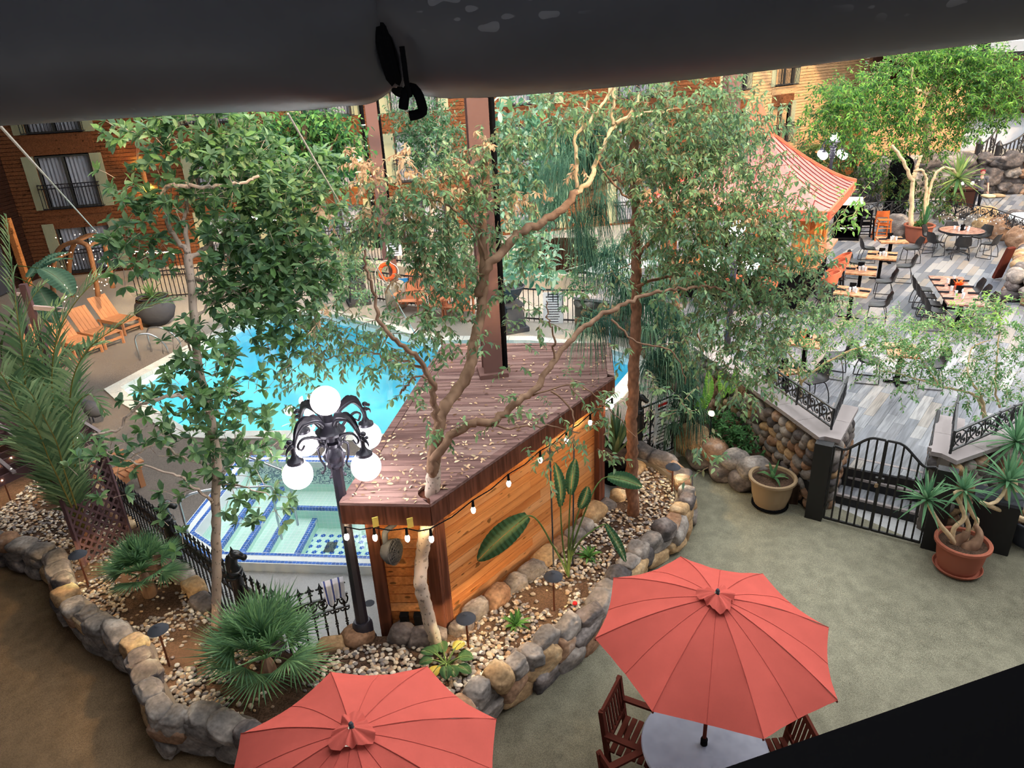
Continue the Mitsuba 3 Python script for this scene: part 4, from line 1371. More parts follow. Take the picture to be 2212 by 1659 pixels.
for p, sgn_, lb in ((GL, -1, 'wide black box post left of the gate'), (GR, 1, 'wide black box post right of the gate behind the yucca')):
    k = thing('gate_post', lb, 'post')
    c = p + gdir * sgn_ * .15 + gin * .02
    part(k, 'post', M().box(c + [0, 0, .69], (.26, .16, 1.38), math.atan2(gdir[1], gdir[0]), ch=.01), 'm_gate_black')
    part(k, 'hinge', M().box(c - gdir * sgn_ * .14 + [0, 0, .3], (.06, .05, .05), math.atan2(gdir[1], gdir[0])), 'm_gate_black')
# black cabinet right of the gate
c = P(2122, 1166, 0) + [-.02, -.12, 0]
k = thing('black_cabinet', 'black low cabinet between the yucca pot and the stone wall', 'cabinet')
part(k, 'body', M().box(c + [0, 0, .42], (.56, .36, .84), math.atan2(gdir[1], gdir[0]), ch=.015), 'm_gate_black')
part(k, 'lid', M().box(c + [0, 0, .86], (.60, .40, .05), math.atan2(gdir[1], gdir[0]), ch=.015), 'm_charcoal')
# hand rail by the steps
a = P(2003, 1010, .9)
b = P(2016, 897, 1.35)
k = thing('stair_rail', 'slim black handrail along the right side of the steps', 'handrail')
h0, h1 = GR + gin * .25 - gdir * .12, GR + gin * 1.75 - gdir * .12
part(k, 'rail', M().tube([h0 + [0, 0, 1.0], h1 + [0, 0, 1.5]], .028, 8), 'm_gate_black', 30)
for f_ in (.05, .95):
    part(k, 'upright', M().tube([h0 + (h1 - h0) * f_ + [0, 0, .2 if f_ < .5 else .5], h0 + (h1 - h0) * f_ + [0, 0, 1.0 + .5 * f_]], .02, 6), 'm_gate_black', 30)


# scrolled iron rails
def scroll_unit(h, w, n=6, rad=.011):
    m = M()
    def spiral(cx, cz, r0, a0, turns, sg_):
        th = np.linspace(0, turns * 2 * math.pi, 14)
        rr = r0 * (1 - .75 * th / th[-1])
        return np.stack([cx + rr * np.cos(a0 + sg_ * th), 0 * th, cz + rr * np.sin(a0 + sg_ * th)], 1)
    m.tube(spiral(w * .28, h * .66, h * .24, -1.4, 1.1, 1), np.linspace(rad, rad * .6, 14), n)
    m.tube(spiral(w * .72, h * .34, h * .24, 1.7, 1.1, 1), np.linspace(rad, rad * .6, 14), n)
    m.tube(spline([[0, 0, h * .1], [w * .3, 0, h * .38], [w * .68, 0, h * .62], [w, 0, h * .92]], 9), rad, n)
    m.tube(spline([[w * .05, 0, h * .95], [w * .12, 0, h * .5], [w * .45, 0, h * .12]], 7), rad * .9, n)
    m.tube(spline([[w * .55, 0, h * .9], [w * .9, 0, h * .55], [w * .97, 0, h * .06]], 7), rad * .9, n)
    for x_, z_ in ((.28, .66), (.72, .34), (.5, .5), (.1, .3), (.92, .72)):
        m.ico((w * x_, 0, h * z_), (rad * 2.1, rad * 1.3, rad * 2.1), 0)
    return m


def scroll_rail(pts, z, h, label, w=.34, n=5, rad=.012, group='scrolled iron rails'):
    t = thing('scroll_rail', label, 'railing', group)
    for a, b in zip(pts[:-1], pts[1:]):
        a, b = np.r_[a[:2], z], np.r_[b[:2], z]
        L = np.linalg.norm(b - a)
        ang = math.atan2(*(b - a)[[1, 0]])
        for zz in (.05, h):
            part(t, 'rail', M().bar(a + [0, 0, zz], b + [0, 0, zz], .032, .024), 'm_iron')
        k = max(1, int(round(L / w)))
        pu = scroll_unit(h - .05, L / k, n, rad).ply('m_iron', 50)
        for i in range(k):
            part(t, 'scroll', pu, to_world=TW(a + (b - a) * i / k + [0, 0, .05], ang))
        for i in range(0, k + 1, 3):
            q_ = a + (b - a) * i / k
            part(t, 'upright', M().bar(q_, q_ + [0, 0, h + .02], .028, .028, up=(1, 0, 0)), 'm_iron')
    return t


cz = CAPZ + .07
fl0 = P(1795, 928, cz)
scroll_rail([P(1655, 828, cz), fl0], cz, .36, 'scrolled black rail on the cap of the left stone wall')
scroll_rail([fl0, fl0 + np.r_[(ret_l - cap_l[0]), 0] * 1.0], cz, .36, 'scrolled black rail on the short return left of the steps')
fr0 = P(2052, 980, cz)
scroll_rail([fr0, P(2180, 922, cz), P(2330, 860, cz)], cz, .36, 'scrolled black rail on the right stone wall behind the yuccas')
scroll_rail([fr0, fr0 + np.r_[(ret_l - cap_l[0]), 0]], cz, .36, 'scrolled black rail on the short return right of the steps')
scroll_rail([P(1800, 458, 1.2), P(1925, 452, 1.2), P(2000, 450, 1.2), P(2065, 454, 1.2), P(2140, 468, 1.2), P(2240, 505, 1.2)], 0.95, .55, 'long scrolled rail at the far end of the dining deck', .5, 4, .016)
q0, q1 = Y(1855, 440, 32), Y(1965, 415, 32.5)
scroll_rail([q0, q1], DECK_Z, .95, 'scrolled rail farther back before the dark rock wall', .6, 4, .02)
q0, q1 = Y(1905, 345, 36.5), Y(1965, 340, 37)
scroll_rail([q0, q1], q0[2] - .3, .8, 'scrolled balcony rail under the far peach wall', .6, 4, .02)

# ------------------------------------------------------------------ tables, chairs and settings on the deck
def chair_parts():
    sh = M()
    ns, nt = 13, 11
    prof = spline([[.23, 0, .435], [.12, 0, .425], [-.05, 0, .42], [-.17, 0, .44], [-.23, 0, .52], [-.26, 0, .66], [-.29, 0, .80]], ns)
    V = []
    for i, q_ in enumerate(prof):
        w2 = np.interp(i / (ns - 1), [0, .35, .6, .8, 1], [.21, .235, .235, .225, .17])
        for j in range(nt):
            s_ = j / (nt - 1) * 2 - 1
            lift = np.interp(i / (ns - 1), [0, .4, .6, .85, 1], [.02, .07, .10, .06, .02]) * abs(s_) ** 2.4
            fw = np.interp(i / (ns - 1), [0, .45, .7, 1], [0, .0, .10, .04]) * abs(s_) ** 2.2
            V.append([q_[0] + fw, s_ * w2, q_[2] + lift * (1 if i < ns * .6 else .35)])
    V = np.array(V)
    ii, jj = np.meshgrid(np.arange(ns - 1), np.arange(nt - 1), indexing='ij')
    q_ = np.stack([ii * nt + jj, ii * nt + jj + 1, (ii + 1) * nt + jj + 1, (ii + 1) * nt + jj], -1).reshape(-1, 4)
    sh.add(V, q_)
    sh.add(V - [0.004, 0, .014], q_[:, ::-1])
    out = {'seat_shell': sh.ply('m_leather', True)}
    for nm, sy in (('sled_leg', 1), ('sled_leg', -1)):
        e = spline([[.20, sy * .17, .42], [.22, sy * .23, .2], [.23, sy * .24, .015], [0, sy * .245, .012], [-.22, sy * .24, .015], [-.20, sy * .23, .2], [-.13, sy * .17, .43]], 22)
        out[nm + str(sy)] = M().tube(e, .0105, 6).ply('m_iron', 50)
    out['cross_bar'] = M().tube([[.20, -.18, .41], [.20, .18, .41]], .01, 6).tube([[-.13, -.18, .42], [-.13, .18, .42]], .01, 6).ply('m_iron', 50)
    return out


CHAIR = chair_parts()


def chair(p, face, label, group):
    t = thing('dining_chair', label, 'chair', group)
    for nm, d_ in CHAIR.items():
        part(t, nm.rstrip('-1'), d_, to_world=TW((p[0], p[1], DECK_Z + .002), face))
    return t


def glass(p, label, group, h=.13):
    t = thing('water_glass', label, 'glass', group)
    scene[t] = {**GLASS, 'to_world': TW(p)}


GLASS = M().lathe([(0, 0), (.028, 0), (.036, .12), (.034, .12), (.027, .012), (0, .012)], n=12).ply('m_glassware', 40)
NAP = M().box((0, 0, .016), (.24, .075, .03), ch=.012).tube([[-.13, .0, .036], [.13, .0, .036]], .007, 5).ply('m_napkin', 40)
CADDY = [('frame', M().box((0, 0, .09), (.16, .03, .18), ch=.006).ply('m_black')), ('base', M().box((0, 0, .012), (.2, .11, .024), ch=.006).ply('m_black')), ('shaker', M().lathe([(0, 0), (.02, 0), (.022, .06), (.014, .08), (0, .085)], (.06, -.035, .024), 10).ply('m_glassware', 40))]


def dining_table(px, zt, label, tag, matn='m_tabletop', napkins=((-.3, 0), (.3, 0)), caddies=((0, .05),), glasses=((-.04, -.12), (.1, .12)), nr=2, base='post'):
    c4 = np.array([P(u, v, DECK_Z + zt)[:2] for u, v in px])      # near-left, near-right, far-right, far-left
    c = c4.mean(0)
    ax = unit(np.r_[(c4[1] - c4[0]) + (c4[2] - c4[3]), 0])[:2]
    ang = math.atan2(ax[1], ax[0])
    ay = np.array([-ax[1], ax[0]])
    L = abs(((c4[1] - c4[0]) @ ax + (c4[2] - c4[3]) @ ax) / 2)
    Wd = abs(((c4[3] - c4[0]) @ ay + (c4[2] - c4[1]) @ ay) / 2)
    t = thing('dining_table', label, 'table')
    k = 5 if Wd < 1.2 else 6
    for i in range(k):                              # boards of the top
        y_ = -Wd / 2 + Wd * (i + .5) / k
        q_ = c + ay * y_
        part(t, 'top_board', M().box((q_[0], q_[1], DECK_Z + zt - .02), (L, Wd / k - .003, .042), ang, ch=.004), matn)
    for e in ([0] if Wd < 1.2 else [-Wd * .3, Wd * .3]):
        q_ = c + ay * e
        part(t, 'pedestal', M().box((q_[0], q_[1], DECK_Z + zt / 2 - .02), (.09, .09, zt - .06), ang), 'm_black')
        part(t, 'foot', M().box((q_[0], q_[1], DECK_Z + .015), (.5, .08, .03), ang, ch=.008).box((q_[0], q_[1], DECK_Z + .015), (.08, .5, .03), ang, ch=.008), 'm_black')
    at = lambda x, y, z=0: np.array([*(c + ax * x + ay * y), DECK_Z + zt + .002 + z])
    for i, (x, y) in enumerate(napkins):
        k_ = thing('napkin_roll', f'dark napkin roll at the {("left end" if x < 0 else "right end") if len(napkins) < 3 else ("left side" if x < 0 else "right side") + ", " + ["nearest", "second", "third", "farthest"][i % 4]} of {tag}', 'napkin', None)
        scene[k_] = {**NAP, 'to_world': TW(at(x, y), ang + (math.pi / 2 if False else 0))}
    for ci, (x, y) in enumerate(caddies):
        k_ = thing('menu_caddy', f'{"black" if len(caddies) < 2 else ("farther black", "nearer black")[ci]} menu and condiment caddy on {tag}', 'caddy', None)
        for nm, d_ in CADDY:
            part(k_, nm, d_, to_world=TW(at(x, y), ang + .15))
    for x, y in glasses:
        k_ = thing('water_glass', f'clear glass on {tag}', 'glass', f'glasses on {tag}')
        scene[k_] = {**GLASS, 'to_world': TW(at(x, y))}
    return c, ax, ay, L, Wd, ang


def c8(*q):
    return [(1652 + x / 3.95, 430 + y / 3.95) for x, y in q]


TT = []
two = [(((955, 372), (1203, 372), (1195, 318), (975, 318)), 'first two-seat table from the big pot', 'two-seat wooden table nearest the curved-trunk potted tree'),
       (((862, 500), (1118, 522), (1140, 452), (885, 438)), 'second two-seat table from the big pot', 'second two-seat wooden table in the row from the potted tree'),
       (((688, 628), (945, 652), (965, 572), (700, 560)), 'third two-seat table from the big pot', 'third two-seat wooden table in the row from the potted tree'),
       (((588, 802), (880, 838), (905, 762), (625, 735)), 'fourth two-seat table from the big pot', 'fourth two-seat wooden table, nearest of the row in view')]
for q_, tag, lab in two:
    c, ax, ay, L, Wd, ang = dining_table(c8(*q_), .74, lab, 'the ' + tag, napkins=((-.27, -.03), (.28, .05)), caddies=((-.02, .12),), glasses=((-.05, -.12), (.03, -.05), (.1, -.13)))
    for sx in (-1, 1):
        p = c + ax * sx * (L / 2 + .26)
        chair(p, ang + (0 if sx < 0 else math.pi) + .08 * sx, f'black bucket chair at the {"left" if sx < 0 else "right"} end, {tag}', None)
big = ((1480, 892), (1812, 908), (1766, 667), (1470, 655))
tag = 'the long eight-seat table'
c, ax, ay, L, Wd, ang = dining_table(c8(*big), .74, 'long dark wooden eight-seat table with an orange flower bowl', tag, 'm_tabletop_dark',
                                     napkins=[(s * .33, y) for s in (-1, 1) for y in (-.85, -.3, .28, .82)], caddies=((.0, .35), (.02, -.25)), glasses=((-.08, .6), (-.12, -.1), (-.1, -.5), (.03, -.65), (.12, .9), (.0, -.75)))
for sx in (-1, 1):
    for i, y in enumerate((-.95, -.35, .3, .9)):
        p = c + ax * sx * (L / 2 + .16) + ay * y
        chair(p, ang + (0 if sx < 0 else math.pi), f'black bucket chair on the {"left" if sx < 0 else "right"} side of {tag}, {["nearest", "second", "third", "farthest"][i]}', None)
def flowers(p, label, k=1.0):
    t = thing('flower_arrangement', label, 'flowers')
    part(t, 'bowl', M().lathe([(0, 0), (.06 * k, 0), (.10 * k, .08 * k), (.09 * k, .08 * k), (0, .03)], p, 14), 'm_coral_seat', 30)
    m = M()
    r_ = np.random.default_rng(2)
    for i in range(46):
        d_ = unit(r_.normal(0, 1, 3) * [1, 1, .7] + [0, 0, .9])
        a_ = p + [0, 0, .09 * k]
        b_ = a_ + d_ * r_.uniform(.08, .24) * k
        s_ = unit(np.cross(d_, [.3, .4, .8])) * .022 * k
        m.add([a_, (a_ + b_) / 2 + s_, b_, (a_ + b_) / 2 - s_], [[0, 1, 2, 3]], lin([240, 120, 50]) if i % 3 else lin([230, 150, 90]))
    part(t, 'petals', m, 'm_vc', False, kind='stuff')


flowers(np.array([*(c + ax * .06 + ay * .06), DECK_Z + .742]), 'orange flower bowl in the middle of the long eight-seat table')
# hidden tables nearer the front, behind the low ficus
for q_, tag, lab in ((((1668, 812), (1738, 803), (1728, 786), (1664, 794)), 'table just behind the left scrolled rail', 'wooden table just behind the left scrolled rail, partly under leaves'),
                     (((1905, 766), (1978, 772), (1990, 744), (1925, 740)), 'leaf-covered table', 'wooden table mostly covered by the low ficus in the middle of the deck'),
                     (((1700, 742), (1772, 752), (1782, 724), (1716, 716)), 'table under the hanging branches', 'wooden table under the hanging branches left of the deck')):
    c, ax, ay, L, Wd, ang = dining_table(q_, .74, lab, 'the ' + tag, napkins=((-.27, 0), (.28, 0)), caddies=((0, .1),), glasses=())
    if 'hanging' in tag:
        flowers(np.array([*(c - ax * .1), DECK_Z + .742]), 'orange flower bowl under the hanging branches', .9)
    for sx in ((1,) if 'rail' in tag else (-1, 1)):
        p = c + ax * sx * (L / 2 + .3)
        chair(p, ang + (0 if sx < 0 else math.pi), f'black bucket chair at the {"left" if sx < 0 else "right"} end, {tag}', None)
# round table
rc = P(2078, 497, DECK_Z + .76)
t = thing('round_table', 'round wooden table with a black rim before the boulders', 'table')
part(t, 'top', M().lathe([(0, -.0), (.66, 0), (.66, -.035), (0, -.035)], rc, 36), 'm_tabletop_dark', 30)
part(t, 'rim', M().lathe([(.66, .004), (.69, .004), (.69, -.05), (.66, -.05), (.66, .004)], rc, 36), 'm_iron', 30)
part(t, 'pedestal', M().lathe([(.09, -.04), (.05, -.1), (.045, -.6), (.09, -.72), (0, -.72)], rc, 12), 'm_iron', 30)
ft = M()
for i in range(4):
    a = i * math.pi / 2 + .4
    ft.tube(spline([rc + [0, 0, -.68], rc + [.2 * math.cos(a), .2 * math.sin(a), -.70], rc + [.42 * math.cos(a), .42 * math.sin(a), -.745]], 8), .025, 6)
part(t, 'feet', ft, 'm_iron', 40)
for i, a in enumerate((2.35, 3.3, 4.25, 5.3, .3, 1.3)):
    p = rc[:2] + np.array([math.cos(a), math.sin(a)]) * .92
    chair(p, a + math.pi, 'black bucket chair around the round table, ' + ['at its back left', 'at its left', 'in front, back to the viewer', 'at its front right', 'at its far right', 'at its far side'][i], None)
for i in range(5):
    a = i * 1.25
    k_ = thing('water_glass', 'clear glass on the round table', 'glass', 'glasses on the round table')
    scene[k_] = {**GLASS, 'to_world': TW(rc + [.22 * math.cos(a), .22 * math.sin(a), .004])}
k_ = thing('menu_caddy', 'black menu and condiment caddy on the round table', 'caddy')
for nm, d_ in CADDY:
    part(k_, nm, d_, to_world=TW(rc + [0, 0, .004], .3))

# service station, high chairs, boulders, lean-to beams
sp = P(1825, 517, DECK_Z)
k = thing('service_station', 'black open shelf station with a sloping white top', 'shelf')
SA = -.3
R_ = rz(SA)
for sx in (-1, 1):
    part(k, 'side_panel', M().box(sp + R_ @ [sx * .42, 0, .62], (.04, .5, 1.24), SA), 'm_black')
part(k, 'back_panel', M().box(sp + R_ @ [0, .24, .62], (.84, .03, 1.24), SA), 'm_black')
for z in (.06, .40, .72, 1.02):
    part(k, 'shelf', M().box(sp + R_ @ [0, 0, z], (.82, .48, .03), SA), 'm_black')
part(k, 'sloping_top', M().bar(sp + R_ @ [-.44, .05, 1.38], sp + R_ @ [.44, .05, 1.38], .5, .03, up=R_ @ [0, -.45, 1]), 'm_white', label='white sloping top')
for i, (x, z) in enumerate(((-.2, .43), (.15, .435), (.2, .75))):
    kk = thing('serving_dish', ['white tray on the lowest free shelf of the service station', 'white tray right on the same shelf of the service station', 'white bowl on the upper shelf of the service station'][i], 'dish')
    scene[kk] = (M().box(sp + R_ @ [x, -.08, z], (.26, .2, .03), SA, ch=.01) if i < 2 else M().lathe([(0, 0), (.05, 0), (.1, .1), (.09, .1), (0, .02)], sp + R_ @ [x, -.1, z - .01], 14)).ply('m_white')


def high_chair(p, a, matn, label, h=.95):
    t = thing('high_chair', label, 'high chair')
    R = rz(a)
    for sx in (-1, 1):
        for sy in (-1, 1):
            part(t, 'leg', M().bar(p + R @ [sx * .26, sy * .26, 0], p + R @ [sx * .19, sy * .18, h * .72 if sy < 0 else h], .04, .04, up=(1, 0, 0)), matn)
    for sy in (-1, 1):
        for z in (.2, .45):
            part(t, 'rung', M().bar(p + R @ [-.24, sy * .24 * (1 - z * .2), z], p + R @ [.24, sy * .24 * (1 - z * .2), z], .03, .03), matn)
    part(t, 'seat', M().box(p + R @ [0, 0, h * .56], (.38, .36, .03), a), matn)
    part(t, 'tray', M().box(p + R @ [0, -.12, h * .74], (.46, .28, .03), a, ch=.01), matn)
    part(t, 'backrest', M().box(p + R @ [0, .18, h * .88], (.38, .03, .22), a), matn)


high_chair(P(1866, 515, DECK_Z), -.2, 'm_black', 'black plastic high chair beside the service station', 1.0)
plain('m_orange_wood', (196, 104, 58), 0.5, 0.4)
high_chair(P(1902, 517, DECK_Z), -.2, 'm_orange_wood', 'orange wooden high chair next to the grey boulder', 1.0)


def boulder(p, s, label, seed, matn='m_stone_grey', group=None):
    one('boulder', M().ico(p, s, 3, .30, 1.4, seed, R=rz(seed * 1.3), flat=.15), matn, label, 'boulder', group, smooth=True)


b_ = P(1943, 512, DECK_Z)
boulder(b_ + [0, .2, .35], (.55, .42, .45), 'pale grey boulder between the orange high chair and the big pot', 11)
for i, (u, v, s) in enumerate(((2105, 505, .5), (2140, 515, .62), (2168, 520, .7), (2195, 498, .55), (2040, 478, .45), (2075, 474, .4), (2125, 484, .5), (2210, 540, .6))):
    boulder(P(u, v, DECK_Z) + [.3, .5, s * .4], (s, s * .8, s * .75), 'grey boulder in the rockery behind the round table', 20 + i, STONES[i % 5], 'rockery boulders behind the round table')
# stub walls of piled stone at the right edge, with the leaning beams
for (pa, pb, lb, sd) in ((P(2182, 650, DECK_Z), P(2206, 575, DECK_Z), 'low stone wall at the right edge holding the leaning beams', 31), (P(2216, 662, DECK_Z), P(2234, 580, DECK_Z), 'second low stone wall cut by the right edge', 32)):
    t = thing('rubble_wall', lb, 'wall', kind='structure')
    r_ = np.random.default_rng(sd)
    ln = sg.LineString([pa[:2], pb[:2]])
    for z in (.12, .36, .6):
        s_ = .1
        while s_ < ln.length:
            L = r_.uniform(.25, .45)
            q_ = ln.interpolate(s_)
            part(t, 'stone', M().ico((q_.x + r_.uniform(-.05, .05), q_.y, DECK_Z + z), (L * .6, L * .55, .16), 2, .2, 1.2, int(r_.integers(999)), R=rz(r_.uniform(0, 3))), STONES[r_.integers(5)], True)
            s_ += L * .85
k = thing('beam_bundle', 'bundle of brown square beams leaning on the low stone wall', 'beams')
for i in range(3):
    a = P(2146 + i * 6, 604 - i * 1, DECK_Z)
    b = P(2180 + i * 5, 536 - i, DECK_Z + 1.0)
    part(k, 'beam', M().bar(a + [0, 0, .05], b, .09, .09, ch=.01), 'm_redwood')
boulder(P(2198, 522, DECK_Z) + [.1, .2, .75], (.42, .36, .2), 'flat pale stone slab on top of the right rockery', 77, 'm_tile_pale')

# ------------------------------------------------------------------ bar pavilion with curved coral roof
CN = P(1790, 458, 3.3)[:2]
ey = unit(np.r_[P(1848, 392, 3.3)[:2] - CN, 0])[:2]
ex = np.array([-ey[1], ey[0]])
S_ = np.linalg.norm(P(1848, 392, 3.3)[:2] - CN)
pv = thing('bar_pavilion', 'open bar pavilion with a curved coral metal roof', 'pavilion')
PC = CN + ex * S_ / 2 + ey * S_ / 2
prof = lambda q: 3.3 + 1.75 * q ** 1.35 + .15 * q       # height against distance in from the eave
def rp(face, s, q):
    """point of a roof face: s along the eave -1..1, q in from the eave 0..1"""
    d_, n_ = [(ex, -ey), (ey, -ex), (ex, ey), (ey, ex)][face]
    hw = S_ / 2 * (1 - q)
    p = PC + n_ * hw + d_ * s * hw
    return np.array([p[0], p[1], prof(q)])
for fc_ in range(4):
    m = M()
    nq, nsg = 12, 9
    V = np.array([[rp(fc_, s, q) for s in np.linspace(-1, 1, nsg)] for q in np.linspace(0, .93, nq)]).reshape(-1, 3)
    ii, jj = np.meshgrid(np.arange(nq - 1), np.arange(nsg - 1), indexing='ij')
    q_ = np.stack([ii * nsg + jj, ii * nsg + jj + 1, (ii + 1) * nsg + jj + 1, (ii + 1) * nsg + jj], -1).reshape(-1, 4)
    m.add(V, q_).add(V - [0, 0, .06], q_[:, ::-1])
    part(pv, 'roof_face', m, 'm_coral_roof', 30)
    n = 12
    hw = S_ / 2
    for i in range(n + 1):
        off = -hw + 2 * hw * i / n
        qs = np.linspace(.01, max(.03, 1 - abs(off) / hw), 8)
        if qs[-1] < .06:
            continue
        pts_ = []
        for q in qs:
            h_ = hw * (1 - q)
            pts_.append(rp(fc_, np.clip(off / max(h_, 1e-6), -1, 1), q) + [0, 0, .018])
        part(pv, 'standing_seam', M().tube(pts_, .011, 4), 'm_coral_seam')
    a, b = rp(fc_, -1, 0), rp(fc_, 1, 0)
    part(pv, 'fascia', M().bar(a - [0, 0, .12], b - [0, 0, .12], .06, .26), 'm_coral_edge')
    hip = [rp(fc_, 1, q) + [0, 0, .03] for q in np.linspace(0, .93, 10)]
    part(pv, 'hip_cap', M().tube(hip, .06, 5), 'm_coral_edge')
part(pv, 'lantern', M().lathe([(0, .75), (.1, .7), (.25, .35), (.45, .1), (.5, -.2), (0, -.2)], (PC[0], PC[1], prof(.93)), 8), 'm_coral_edge')
part(pv, 'soffit', M().prism(sg.Polygon([PC + ex * a * S_ * .48 + ey * b * S_ * .48 for a, b in ((-1, -1), (1, -1), (1, 1), (-1, 1))]), 3.02, 3.08), 'm_cedar')
for a, b in ((-1, -1), (-1, -.3), (-1, .35), (-1, 1), (1, -1), (1, 1), (-.3, -1), (.4, -1)):
    q_ = PC + ex * a * S_ * .36 + ey * b * S_ * .36
    part(pv, 'pillar', M().box((q_[0], q_[1], DECK_Z + 1.27), (.36, .36, 2.54), math.atan2(ex[1], ex[0]), ch=.02), 'm_cedar')
for a0, b0, a1, b1 in ((-1, -1, -1, 1), (-1, -1, 1, -1)):
    p0 = PC + ex * a0 * S_ * .40 + ey * b0 * S_ * .40
    p1 = PC + ex * a1 * S_ * .40 + ey * b1 * S_ * .40
    part(pv, 'counter_front', M().bar([*p0, DECK_Z + .52], [*p1, DECK_Z + .52], .1, 1.04), 'm_black')
    part(pv, 'counter_top', M().bar([*p0, DECK_Z + 1.08], [*p1, DECK_Z + 1.08], .6, .06, ch=.01), 'm_tabletop')
part(pv, 'back_bar', M().box((PC[0], PC[1], DECK_Z + .8), (1.6, 1.6, 1.6), math.atan2(ex[1], ex[0])), 'm_facade_dark')
r_ = np.random.default_rng(9)
bt = [lin(70, 120, 60), lin(40, 40, 44), lin(150, 90, 150), lin(200, 200, 205), lin(150, 90, 40)]
for i in range(10):
    q_ = PC - ex * S_ * .38 + ey * (-1 + i * .21) * S_ * .36
    kk = thing('bottle', ['green', 'black', 'violet', 'clear', 'brown'][i % 5] + ' bottle on the pavilion bar, ' + ('nearer one' if i < 5 else 'farther one') + ' of its colour', 'bottle', 'bottles on the pavilion bar')
    scene[kk] = M().lathe([(0, 0), (.04, 0), (.04, .18), (.015, .23), (.015, .30), (0, .30)], (q_[0], q_[1], DECK_Z + 1.112), 10, col=bt[i % 5]).ply('m_vc', True)


def stool(p, face, label, group):
    t = thing('bar_stool', label, 'bar stool', group)
    R = rz(face)
    sh = M()
    ns, nt = 8, 12
    V = []
    for i in range(ns):
        z = i / (ns - 1)
        for j in range(nt):
            a = math.radians(35 + 290 * j / (nt - 1))
            hgt = .34 * (math.sin((j / (nt - 1)) * math.pi) ** .6)
            rr = .2 + .045 * z
            V.append(R @ np.array([rr * math.cos(a) * 1.0, rr * math.sin(a), .72 + z * max(.08, hgt)]) + p)
    ii, jj = np.meshgrid(np.arange(ns - 1), np.arange(nt - 1), indexing='ij')
    q_ = np.stack([ii * nt + jj, ii * nt + jj + 1, (ii + 1) * nt + jj + 1, (ii + 1) * nt + jj], -1).reshape(-1, 4)
    V = np.array(V)
    cen = p + [0, 0, .9]
    V2 = V + (V - cen) * [.12, .12, 0]
    sh.add(V, q_[:, ::-1]).add(V2, q_)
    sh.strip(V[-nt:], V2[-nt:])
    part(t, 'back_shell', sh, 'm_coral_seat', True)
    part(t, 'seat', M().lathe([(0, .66), (.17, .67), (.21, .72), (.19, .77), (0, .78)], p, 18), 'm_coral_seat', 40)
    for i in range(4):
        a = face + math.pi / 4 + i * math.pi / 2
        part(t, 'leg', M().tube([p + [.14 * math.cos(a), .14 * math.sin(a), .68], p + [.22 * math.cos(a), .22 * math.sin(a), 0]], .014, 6), 'm_iron', 30)
    part(t, 'foot_ring', M().tube([p + [.19 * math.cos(a), .19 * math.sin(a), .26] for a in np.linspace(0, 2 * math.pi, 17)], .01, 5), 'm_iron', 30)


for i in range(4):
    p = PC - ex * (S_ * .40 + .62) + ey * (-.78 + .34 * i) * S_ * .42
    stool(np.r_[p, DECK_Z], math.atan2(ex[1], ex[0]), f'coral bucket bar stool on the open side of the pavilion, {["nearest", "second", "third", "farthest"][i]}', None)
for i in range(4):
    p = PC - ey * (S_ * .40 + .62) + ex * (-.6 + .42 * i) * S_ * .42
    stool(np.r_[p, DECK_Z], math.atan2(ey[1], ey[0]), f'coral bar stool on the leafy front side of the pavilion, {["nearest its corner", "second from its corner", "third from its corner", "farthest from its corner"][i]}', None)

# ------------------------------------------------------------------ host stand, camp table, person
hp = P(2124, 369, DECK_Z + 1.66)
q_ = np.array([hp[0] - .98, hp[1] - .45, DECK_Z])
t = thing('host_stand', 'dark wooden host stand with two glowing lamps', 'lectern')
part(t, 'body', M().box(q_ + [0, 0, .52], (.8, .5, 1.04), -.1, ch=.02), 'm_dark_wood')
part(t, 'top', M().box(q_ + [0, 0, 1.07], (.9, .6, .06), -.1, ch=.02), 'm_dark_wood')
for i, x in enumerate((-.14, .26)):
    k = thing('desk_lamp', ['left glowing lamp on the host stand', 'right glowing lamp on the host stand'][i], 'lamp', 'lamps on the host stand')
    c = q_ + [x, -.15, 1.10]
    part(k, 'stem', M().tube([c, c + [0, 0, .14]], .02, 8), 'm_iron')
    part(k, 'bulb', M().ico(c + [0, 0, .2], .065, 2), 'm_globe', True, **glow((1, .75, .45), 30))
q_ = np.array([hp[0] + .12, hp[1] - .75, DECK_Z])
t = thing('folding_stand', 'folding stand with crossed legs carrying two tan cushions', 'stand')
for sx in (-1, 1):
    part(t, 'leg', M().bar(q_ + [-.3 * sx, -.2, 0], q_ + [.3 * sx, -.2, .72], .03, .03).bar(q_ + [-.3 * sx, .2, 0], q_ + [.3 * sx, .2, .72], .03, .03), 'm_steel')
part(t, 'bed', M().box(q_ + [0, 0, .73], (.7, .5, .02)), 'm_steel')
plain('m_tan_cloth', (206, 186, 146), .8, .2)
for i, x in enumerate((-.19, .2)):
    one('cushion', M().ico(q_ + [x, 0, .79], (.24, .24, .06), 2, .1, 2, i, flat=.3), 'm_tan_cloth' if i == 0 else 'm_pot_tan', ['pale tan cushion on the folding stand', 'brown cushion on the folding stand'][i], 'cushion', smooth=True)

import manifold3d as m3


def skin(bones, seg=14):
    """hull of spheres per bone, joined: bones = list of lists of (point, radius)"""
    out = None
    for b in bones:
        pts_ = []
        for p, rad in b:
            s_ = trimesh.creation.icosphere(2)
            rad = np.broadcast_to(rad, 3)
            pts_.append(np.array(s_.vertices) * rad + p)
        h = m3.Manifold.hull_points(np.vstack(pts_))
        out = h if out is None else out + h
    out = out.refine_to_length(.035)
    mm = out.to_mesh()
    tm = trimesh.Trimesh(mm.vert_properties[:, :3], mm.tri_verts, process=True)
    trimesh.smoothing.filter_taubin(tm, iterations=8)
    return np.array(tm.vertices), np.array(tm.faces)


